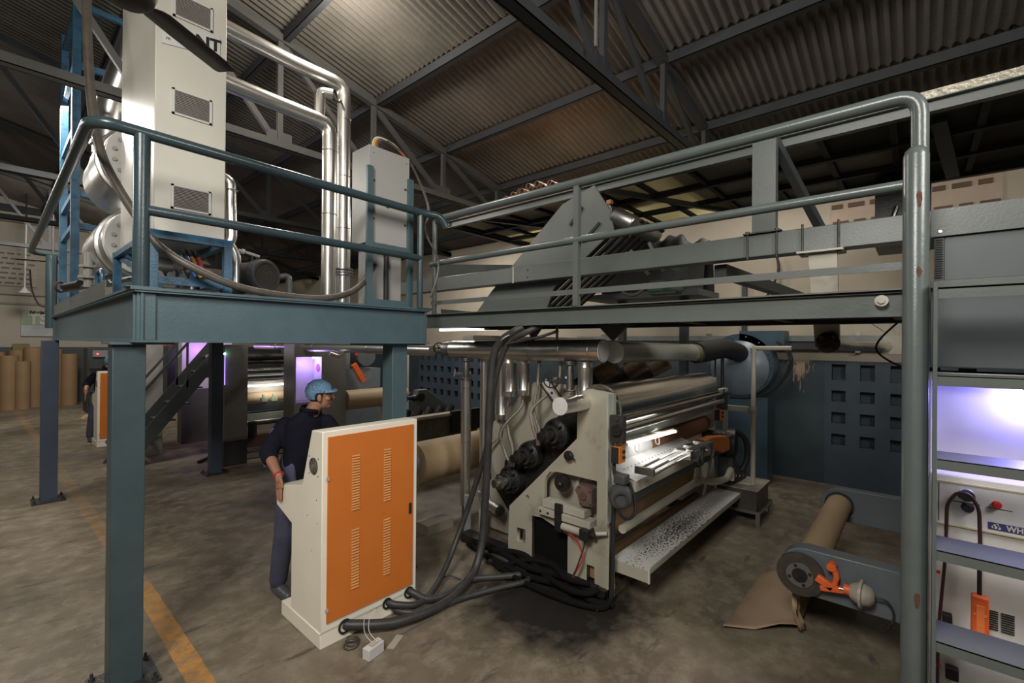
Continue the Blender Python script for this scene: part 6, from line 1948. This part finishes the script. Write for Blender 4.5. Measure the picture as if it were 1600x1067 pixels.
MB().cyl((5.1, 8.45, 1.70), (5.1, 8.8, 1.70), 0.20, 24).build('drum', mat('dark grey drum', (0.10, 0.11, 0.12), 0.5), bm)
MB().bar((4.78, 8.40, 1.55), (5.0, 8.40, 1.20), 0.08, 0.10).build('lever', ORANGER, bm)
MB().cyl((4.85, 8.42, 1.72), (4.85, 8.42, 1.78), 0.03, 10).build('red_cap', RED, bm)
tag(MB().box((5.95, 8.6, 0), (6.25, 8.7, 1.93)).build('partition', mat('pale panel', (0.36, 0.35, 0.32), 0.5)), 'pale upright panel between the teal post and the blue block wall', 'panel')
# long bed beam between stations
be = thing('bed_beam', 'long cream topped dark bed beam behind the orange console', 'machine bed', (4.7, 5.5, 0.45))
MB().box((3.85, 5.45, 0.86), (5.35, 5.60, 0.90)).build('top_strip', CREAMD, be)
MB().box((3.85, 5.47, 0.52), (5.35, 5.60, 0.86)).build('web', mat('dark khaki steel', (0.095, 0.088, 0.065), 0.5, 0, 0.3, 5), be)
MB().box((3.85, 5.42, 0.48), (5.35, 5.62, 0.52)).build('lower_flange', SOOT, be)
MB().box((4.75, 5.40, 0.60), (5.35, 5.47, 0.93)).build('black_block', SOOT, be)
for x in (3.9, 5.2):
    MB().box((x, 5.48, 0), (x + 0.1, 5.58, 0.48)).build('leg', GREYD, be)
rnd = random.Random(5)
for k in range(5):
    x = 4.15 + 0.22 * k
    o = MB().cyl((x, 5.9, 0.72 + 0.03 * math.sin(k * 2)), (x + 0.16, 5.95, 0.92), 0.07, 12).build('iron_part', SOOT)
    tag(o, '%s of five black iron machine parts heaped behind the bed beam' % ('leftmost', 'second', 'third', 'fourth', 'rightmost')[k], 'machine part', 'black iron parts behind the bed beam')
tag(MB().box((4.05, 5.82, 0), (5.3, 6.1, 0.655)).build('iron_rack', GRIME), 'low black rack carrying the iron parts behind the bed beam', 'rack')
# kraft roll just right of the console
k1 = thing('kraft_roll', 'kraft paper roll with grey spindle right behind the orange console', 'paper roll', (3.4, 3.95, 0.35))
MB().lathe((3.09, 4.15, 0.665), (1, 0, 0), [(0.0, 0.11), (0.0, 0.225), (1.5, 0.225), (1.5, 0)], 44).build('paper', KRAFT, k1)
MB().lathe((2.97, 4.15, 0.665), (1, 0, 0), [(0, 0), (0, 0.085), (0.03, 0.10), (0.10, 0.12), (0.125, 0.125)], 28).build('spindle_cone', mat('blue grey spindle', (0.16, 0.19, 0.21), 0.4), k1)
MB().box((2.98, 4.1, 0.0), (3.06, 4.2, 0.60)).build('stand', GREYD, k1)
tag(MB().box((3.0, 3.78, 0.0), (3.35, 3.98, 0.10)).build('floor_block', CREAMD), 'low pale block on the floor under the kraft roll', 'block')

# fluorescent batten under the catwalk
ub = thing('tube_lamp', 'bright tube lamp under the catwalk left of the hose bundle', 'lamp', (3.9, 3.9, 2.10))
MB().cyl((4.15, 5.0, 2.17), (4.15, 3.9, 2.17), 0.016, 12).build('tube', TUBE, ub)
MB().box((4.13, 3.9, 2.19), (4.17, 5.0, 2.22)).build('batten', WHITE, ub)
tag(MB().box((4.4, 4.6, 2.02), (8.04, 4.8, 2.10)).build('cable_tray', mat('pale tray', (0.40, 0.38, 0.33), 0.5)), 'pale flat tray behind the silver header under the catwalk', 'tray')
tag(MB().prism([(2.75, 2.15), (2.55, 2.15), (2.66, 2.02)], 'x', 3.3, 3.32).build('gusset', GREYD), 'dark triangular gusset hanging under the catwalk by the hoses', 'gusset')
tag(MB().prism([(1.98, 2.15), (1.70, 2.15), (1.84, 2.02)], 'x', 3.3, 3.32).build('gusset', GREYD), 'dark triangular gusset over the gap between the two header pipes', 'gusset')

# ================================================================== RIGHT SIDE: ROLL STAND, PAPER, PANEL
ra = thing('roll_stand', 'low grey roll stand with two arms holding the thin kraft roll', 'roll stand', (4.4, 0.3, 0))
ARM = mat('blue grey arm paint', (0.115, 0.130, 0.145), 0.4, 0, 0.08, 4)
def arm(x0, x1, z1, z0):
    pts = [(-0.12, z1), (-0.12, z0)]
    r = (z1 - z0) / 2
    cy, cz = 0.56, (z0 + z1) / 2
    for k in range(9):
        a = -PI / 2 + PI * k / 8
        pts.append((cy + r * math.cos(a), cz + r * math.sin(a)))
    return MB().prism(pts[::-1], 'x', x0, x1).build('arm', ARM, ra, bevel=0.006)
arm(3.62, 3.74, 0.640, 0.335)
arm(5.36, 5.46, 0.640, 0.335)
MB().box((3.66, -0.10, 0.0), (5.44, -0.02, 0.30)).build('base_beam', ARM, ra)
dsk = MB().ring((3.575, 0.585, 0.475), (3.605, 0.585, 0.475), 0.138, 0.080, 48).build('brake_disc', mat('worn brake disc', (0.085, 0.072, 0.066), 0.35, 0.5, 0.2, 20), ra)
MB().ring((3.565, 0.585, 0.475), (3.60, 0.585, 0.475), 0.079, 0.045, 40).build('hub_flange', mat('hub steel', (0.20, 0.19, 0.18), 0.4, 0.6), ra)
MB().cyl((3.56, 0.585, 0.475), (3.62, 0.585, 0.475), 0.045, 24).build('hub_core', SOOT, ra)
for k in range(4):
    a = PI / 4 + k * PI / 2 + 0.4
    MB().cyl((3.560, 0.585 + 0.063 * math.cos(a), 0.475 + 0.063 * math.sin(a)), (3.567, 0.585 + 0.063 * math.cos(a), 0.475 + 0.063 * math.sin(a)), 0.010, 10).build('bolt', SOOT, ra)
br_ = thing('brake_caliper', 'orange brake caliper with grey air chamber fixed on the near arm', 'brake', (3.58, 0.38, 0.42))
MB().bar((3.56, 0.49, 0.50), (3.56, 0.40, 0.455), 0.04, 0.045).build('jaw', ORANGER, br_, bevel=0.006)
MB().bar((3.56, 0.47, 0.44), (3.56, 0.34, 0.465), 0.04, 0.035).build('lower_link', ORANGER, br_, bevel=0.006)
MB().tube([(3.57, 0.40, 0.46), (3.57, 0.385, 0.53), (3.57, 0.405, 0.585), (3.57, 0.415, 0.60)], [0.016, 0.018, 0.022, 0.018], 12, 4).build('lever_arm', ORANGER, br_)
MB().cyl((3.545, 0.41, 0.59), (3.60, 0.41, 0.59), 0.026, 16).build('pivot', ORANGER, br_)
MB().cyl((3.56, 0.345, 0.475), (3.56, 0.30, 0.475), 0.032, 16).build('piston', ORANGER, br_)
MB().cyl((3.545, 0.37, 0.475), (3.545, 0.33, 0.475), 0.010, 10).build('pin', STEEL, br_)
MB().lathe((3.56, 0.31, 0.475), (-0.12, -1, 0), [(0, 0.02), (0, 0.045), (0.03, 0.062), (0.045, 0.066), (0.048, 0.085), (0.062, 0.085), (0.066, 0.066), (0.10, 0.055), (0.12, 0.03), (0.12, 0)], 28).build('air_chamber', mat('stained cream', (0.34, 0.31, 0.25), 0.4, 0, 0.2, 12), br_)
MB().tube([(3.56, 0.19, 0.475), (3.57, 0.14, 0.47), (3.59, 0.11, 0.42), (3.60, 0.105, 0.36), (3.60, 0.12, 0.32)], 0.007, 8, 6).build('air_line', HOSE, br_)
MB().cyl((3.60, 0.12, 0.33), (3.60, 0.13, 0.29), 0.012, 8).build('line_end', BLACK, br_)
kr2 = thing('thin_kraft_roll', 'thin kraft paper roll held between the two low grey arms', 'paper roll', (4.5, 0.56, 0.38))
MB().cyl((3.745, 0.56, 0.49), (5.355, 0.56, 0.49), 0.098, 40).build('paper', KRAFT, kr2)
MB().ring((5.33, 0.56, 0.49), (5.352, 0.56, 0.49), 0.115, 0.098, 32).build('black_collar', BLACK, kr2)
# paper web hanging from the roll, lying on the floor
pw = MB()
vs, fs = [], []
prof = [(0.655, 0.50), (0.662, 0.40), (0.655, 0.25), (0.640, 0.12), (0.625, 0.04), (0.645, 0.012), (0.72, 0.010), (0.85, 0.012), (1.02, 0.008)]
NX = 26
for i, (y, z) in enumerate(prof):
    for j in range(NX + 1):
        u = j / NX
        xa = 3.76 if i < 5 else 3.72 - (0.30 * (y - 0.64) / 0.38)
        xb_ = 5.30 if i < 5 else 5.30 - (0.82 * (y - 0.64) / 0.38)
        x = xa + (xb_ - xa) * u
        yy_ = y + 0.006 * math.sin(9 * u + i) * (1 if i < 5 else 0.3) + (0.004 * math.sin(23 * u) if i == 8 else 0)
        zz = z + (0.0015 * math.sin(14 * u + i) if i >= 5 else 0) + (0.05 * max(0, 1 - u * 9) if i in (5, 6) else 0) + (0.02 * max(0, 1 - u * 6) if i == 8 else 0)
        vs.append((x, yy_, max(zz, 0.004)))
for i in range(len(prof) - 1):
    for j in range(NX):
        a = i * (NX + 1) + j
        fs.append((a, a + 1, a + NX + 2, a + NX + 1))
pw.add(vs, fs, True)
po = pw.build('paper_sheet', mat('kraft sheet', (0.34, 0.24, 0.155), 0.6, 0, 0.06, 3))
m_ = po.modifiers.new('thick', 'SOLIDIFY')
m_.thickness = 0.003
tag(po, 'loose brown paper sheet folding from the thin roll onto the floor', 'paper')
# crumpled second layer at the fold
pw = MB()
vs, fs = [], []
for i in range(9):
    v_ = i / 8
    for j in range(7):
        u = j / 6
        vs.append((3.70 + 0.14 * u + 0.02 * math.sin(7 * v_), 0.60 + 0.045 * math.sin(PI * v_) + 0.02 * math.sin(9 * u + 6 * v_), 0.36 - 0.34 * v_ + 0.01 * math.cos(8 * u)))
for i in range(8):
    for j in range(6):
        a = i * 7 + j
        fs.append((a, a + 1, a + 8, a + 7))
pw.add(vs, fs, False)
po2 = pw.build('crumpled_edge', KRAFT)
m_ = po2.modifiers.new('thick', 'SOLIDIFY')
m_.thickness = 0.003
tag(po2, 'crumpled pale paper edge hanging below the brake disc', 'paper')

# cabinets behind the ladder
cbx = thing('switch_cabinet', 'white switch cabinet behind the ladder lit violet from above', 'control cabinet', (3.42, -0.5, 0))
NW = mat('cabinet white', (0.62, 0.60, 0.57), 0.42, 0, 0.03, 3)
MB().box((3.30, -1.10, 0.0), (3.56, -0.045, 1.335)).build('body', NW, cbx, bevel=0.008)
MB().box((3.40, -1.10, 1.336), (3.56, -0.045, 1.865)).build('niche_back', NW, cbx)
MB().box((3.28, -1.10, 1.82), (3.56, -0.045, 1.865)).build('niche_top', NW, cbx)
MB().box((3.30, -0.05, 1.336), (3.40, -0.0455, 1.82)).build('niche_side', NW, cbx)
lp2 = thing('violet_lamp', 'violet lamp glowing under the cabinet top at the right edge', 'lamp', (3.34, -0.43, 1.78))
MB().cyl((3.34, -0.385, 1.795), (3.34, -0.90, 1.795), 0.014, 12).build('tube', VIOLET, lp2)
MB().box((3.32, -0.91, 1.808), (3.36, -0.38, 1.82)).build('batten', NW, lp2)
lamp('violet_light', (3.345, -0.41, 1.745), 15, 0.03, (0.24, 0.22, 1.0), kind='POINT')
pn = MB().box((3.290, -1.08, 1.085), (3.2995, -0.075, 1.295)).build('label_panel', mat('panel white', (0.66, 0.66, 0.68), 0.4), cbx)
fr = MB()
fr.box((3.286, -1.09, 1.295), (3.2995, -0.068, 1.303)).box((3.286, -1.09, 1.077), (3.2995, -0.068, 1.085)).box((3.286, -0.075, 1.077), (3.2995, -0.066, 1.303))
fr.build('panel_frame', mat('pale yellow frame', (0.55, 0.50, 0.30), 0.4), pn)
MB().box((3.288, -0.084, 1.09), (3.2899, -0.081, 1.29)).build('panel_line', DARK, pn)
rb = MB().cyl((3.26, -0.184, 1.240), (3.29, -0.184, 1.240), 0.013, 16).build('selector_stem', BLACK, cbx)
MB().lathe((3.262, -0.184, 1.248), (-1, 0, 0.35), [(0, 0.0), (0, 0.030), (0.006, 0.034), (0.010, 0.030), (0.010, 0)], 28).build('chrome_knob', CHROME, cbx)
MB().lathe((3.29, -0.190, 1.185), (-1, 0, 0), [(0, 0.026), (0.012, 0.024), (0.014, 0.018), (0.030, 0.017), (0.030, 0)], 24).build('black_knob', mat('violet black knob', (0.03, 0.03, 0.05), 0.35), cbx)
MB().box((3.289, -0.235, 1.204), (3.2902, -0.135, 1.208)).build('scale_line', DARK, pn)
MB().lathe((3.29, -0.292, 1.222), (-1, 0, 0), [(0, 0.018), (0.008, 0.018), (0.008, 0.015), (0.02, 0.015), (0.022, 0)], 24).build('red_button', RED, cbx)
MB().box((3.289, -0.345, 1.200), (3.2902, -0.255, 1.203)).build('scale_line', DARK, pn)
MB().tube(bend([(3.24, -0.110, 1.06), (3.245, -0.112, 1.20), (3.25, -0.150, 1.262), (3.25, -0.195, 1.262), (3.245, -0.228, 1.20), (3.24, -0.232, 1.03)], 0.05), 0.008, 12).build('cable_loop', mat('dark red black cable', (0.045, 0.016, 0.018), 0.4), cbx)
bd_ = MB().box((3.2885, -0.62, 1.096), (3.290, -0.262, 1.132)).build('brand_strip', mat('indigo strip', (0.05, 0.05, 0.16), 0.5), pn)
text_mesh('lettering', 'WHI', 0.038, (3.288, -0.325, 1.1135), (0, -1, 0), (0, 0, 1), WHITE, pn, 0.0004, align='LEFT', bold=0.0012, sx=0.85)
lg = MB()
for k, (a, b_, r) in enumerate(((0, 0, 0.011), (0.010, -0.006, 0.007), (-0.010, -0.004, 0.006), (0.004, 0.008, 0.006))):
    lg.cyl((3.2878, -0.290 - a, 1.114 + b_), (3.2884, -0.290 - a, 1.114 + b_), r, 16)
lg.build('emblem', WHITE, pn)
for y0, y1 in ((-0.30, -0.243), (-0.355, -0.31)):
    v_ = MB()
    for k in range(9):
        z = 0.600 + k * 0.011
        v_.box((3.295, y0, z), (3.2998, y1, z + 0.005))
    v_.build('vent_slots', DARK, cbx)
oc = thing('orange_socket', 'orange cable socket hanging below the panel behind the ladder', 'socket', (3.22, -0.225, 0.52))
MB().box((3.20, -0.262, 0.52), (3.25, -0.200, 0.78)).build('body', ORANGER, oc, bevel=0.008)
MB().box((3.19, -0.245, 0.55), (3.20, -0.217, 0.74)).box((3.193, -0.255, 0.69), (3.20, -0.207, 0.70)).box((3.193, -0.255, 0.60), (3.20, -0.207, 0.61)).build('ribs', mat('bright orange ribs', (0.85, 0.22, 0.06), 0.4), oc)
MB().cyl((3.235, -0.230, 0.78), (3.24, -0.230, 1.03), 0.009, 10).build('cable', BLACK, oc)
rc = thing('red_cable', 'dark red cable running down behind the ladder beside a black plug', 'cable', (3.23, -0.10, 0.2))
MB().tube([(3.24, -0.110, 1.06), (3.235, -0.105, 0.90), (3.23, -0.092, 0.70), (3.235, -0.082, 0.50), (3.22, -0.080, 0.25), (3.24, -0.09, 0.03)], 0.007, 10, 6).build('cable', mat('dark red black cable', (0, 0, 0)), rc)
MB().box((3.25, -0.135, 0.555), (3.295, -0.098, 0.625)).build('plug', BLACK, rc, bevel=0.005)
MB().box((3.228, -0.088, 0.835), (3.236, -0.068, 0.85)).box((3.22, -0.092, 0.36), (3.228, -0.07, 0.375)).build('red_tag', RED, rc)
MB().box((3.25, -0.16, 0.30), (3.295, -0.11, 0.36)).build('plug', BLACK, rc, bevel=0.005)

hs_ = thing('grey_housing', 'big plain grey green sheet housing above the violet cabinet', 'housing', (3.4, -0.6, 1.87))
MB().box((3.24, -1.8, 1.895), (3.60, -0.045, 2.300)).build('lower_box', mat('flat grey green', (0.085, 0.098, 0.100), 0.42, 0, 0.06, 2), hs_, bevel=0.003)
MB().box((3.20, -1.8, 2.301), (3.62, -0.045, 2.335)).build('ledge', GREY, hs_)
MB().box((3.22, -1.8, 2.336), (3.60, -0.095, 2.56)).build('upper_box', mat('flat grey green', (0, 0, 0)), hs_, bevel=0.003)
MB().box((3.20, -1.8, 2.561), (3.62, -0.045, 2.70)).build('top_beam', GREY, hs_)
g_ = MB()
for k in range(17):
    g_.box((3.212, -0.090, 2.35 + 0.012 * k), (3.216, -0.062, 2.355 + 0.012 * k))
gd = MB().box((3.217, -0.095, 2.337), (3.24, -0.058, 2.56)).build('slotted_duct', GREYM, hs_)
g_.build('slots', BLACK, gd)
MB().cyl((3.195, -0.08, 2.585), (3.20, -0.08, 2.585), 0.008, 8).build('screw', STEEL, hs_)
tag(MB().box((5.6, -0.08, 2.95), (6.2, 0.32, 3.60)).build('dark_unit', SOOT), 'dark bulky unit above the cross beam behind the handrail end', 'machine')
tag(MB().tube([(5.59, 0.16, 3.30), (5.57, 0.20, 3.15), (5.59, 0.24, 3.05)], 0.02, 8, 5).build('steel_hose', STEEL), 'small bright steel hose on the dark bulky unit', 'hose')
tag(MB().tube([(3.80, 0.09, 2.16), (3.82, 0.19, 2.04), (3.82, 0.20, 1.96), (3.80, 0.10, 1.88), (3.78, -0.05, 1.83)], 0.006, 8, 6).build('thin_cable', BLACK), 'thin black cable looping under the catwalk near the ladder', 'cable')
tag(MB().tube([(7.9, 1.62, 3.35), (7.88, 1.60, 3.10), (7.9, 1.75, 2.75), (7.95, 1.9, 2.6)], 0.02, 8, 6).build('wall_cable', IRON), 'dark cable drooping on the wall behind the short column', 'cable')
tag(MB().box((7.9, 2.05, 2.2), (8.0, 2.11, 3.1)).build('wall_strut', GREYD), 'thin grey upright strut on the wall left of the short column', 'strut')
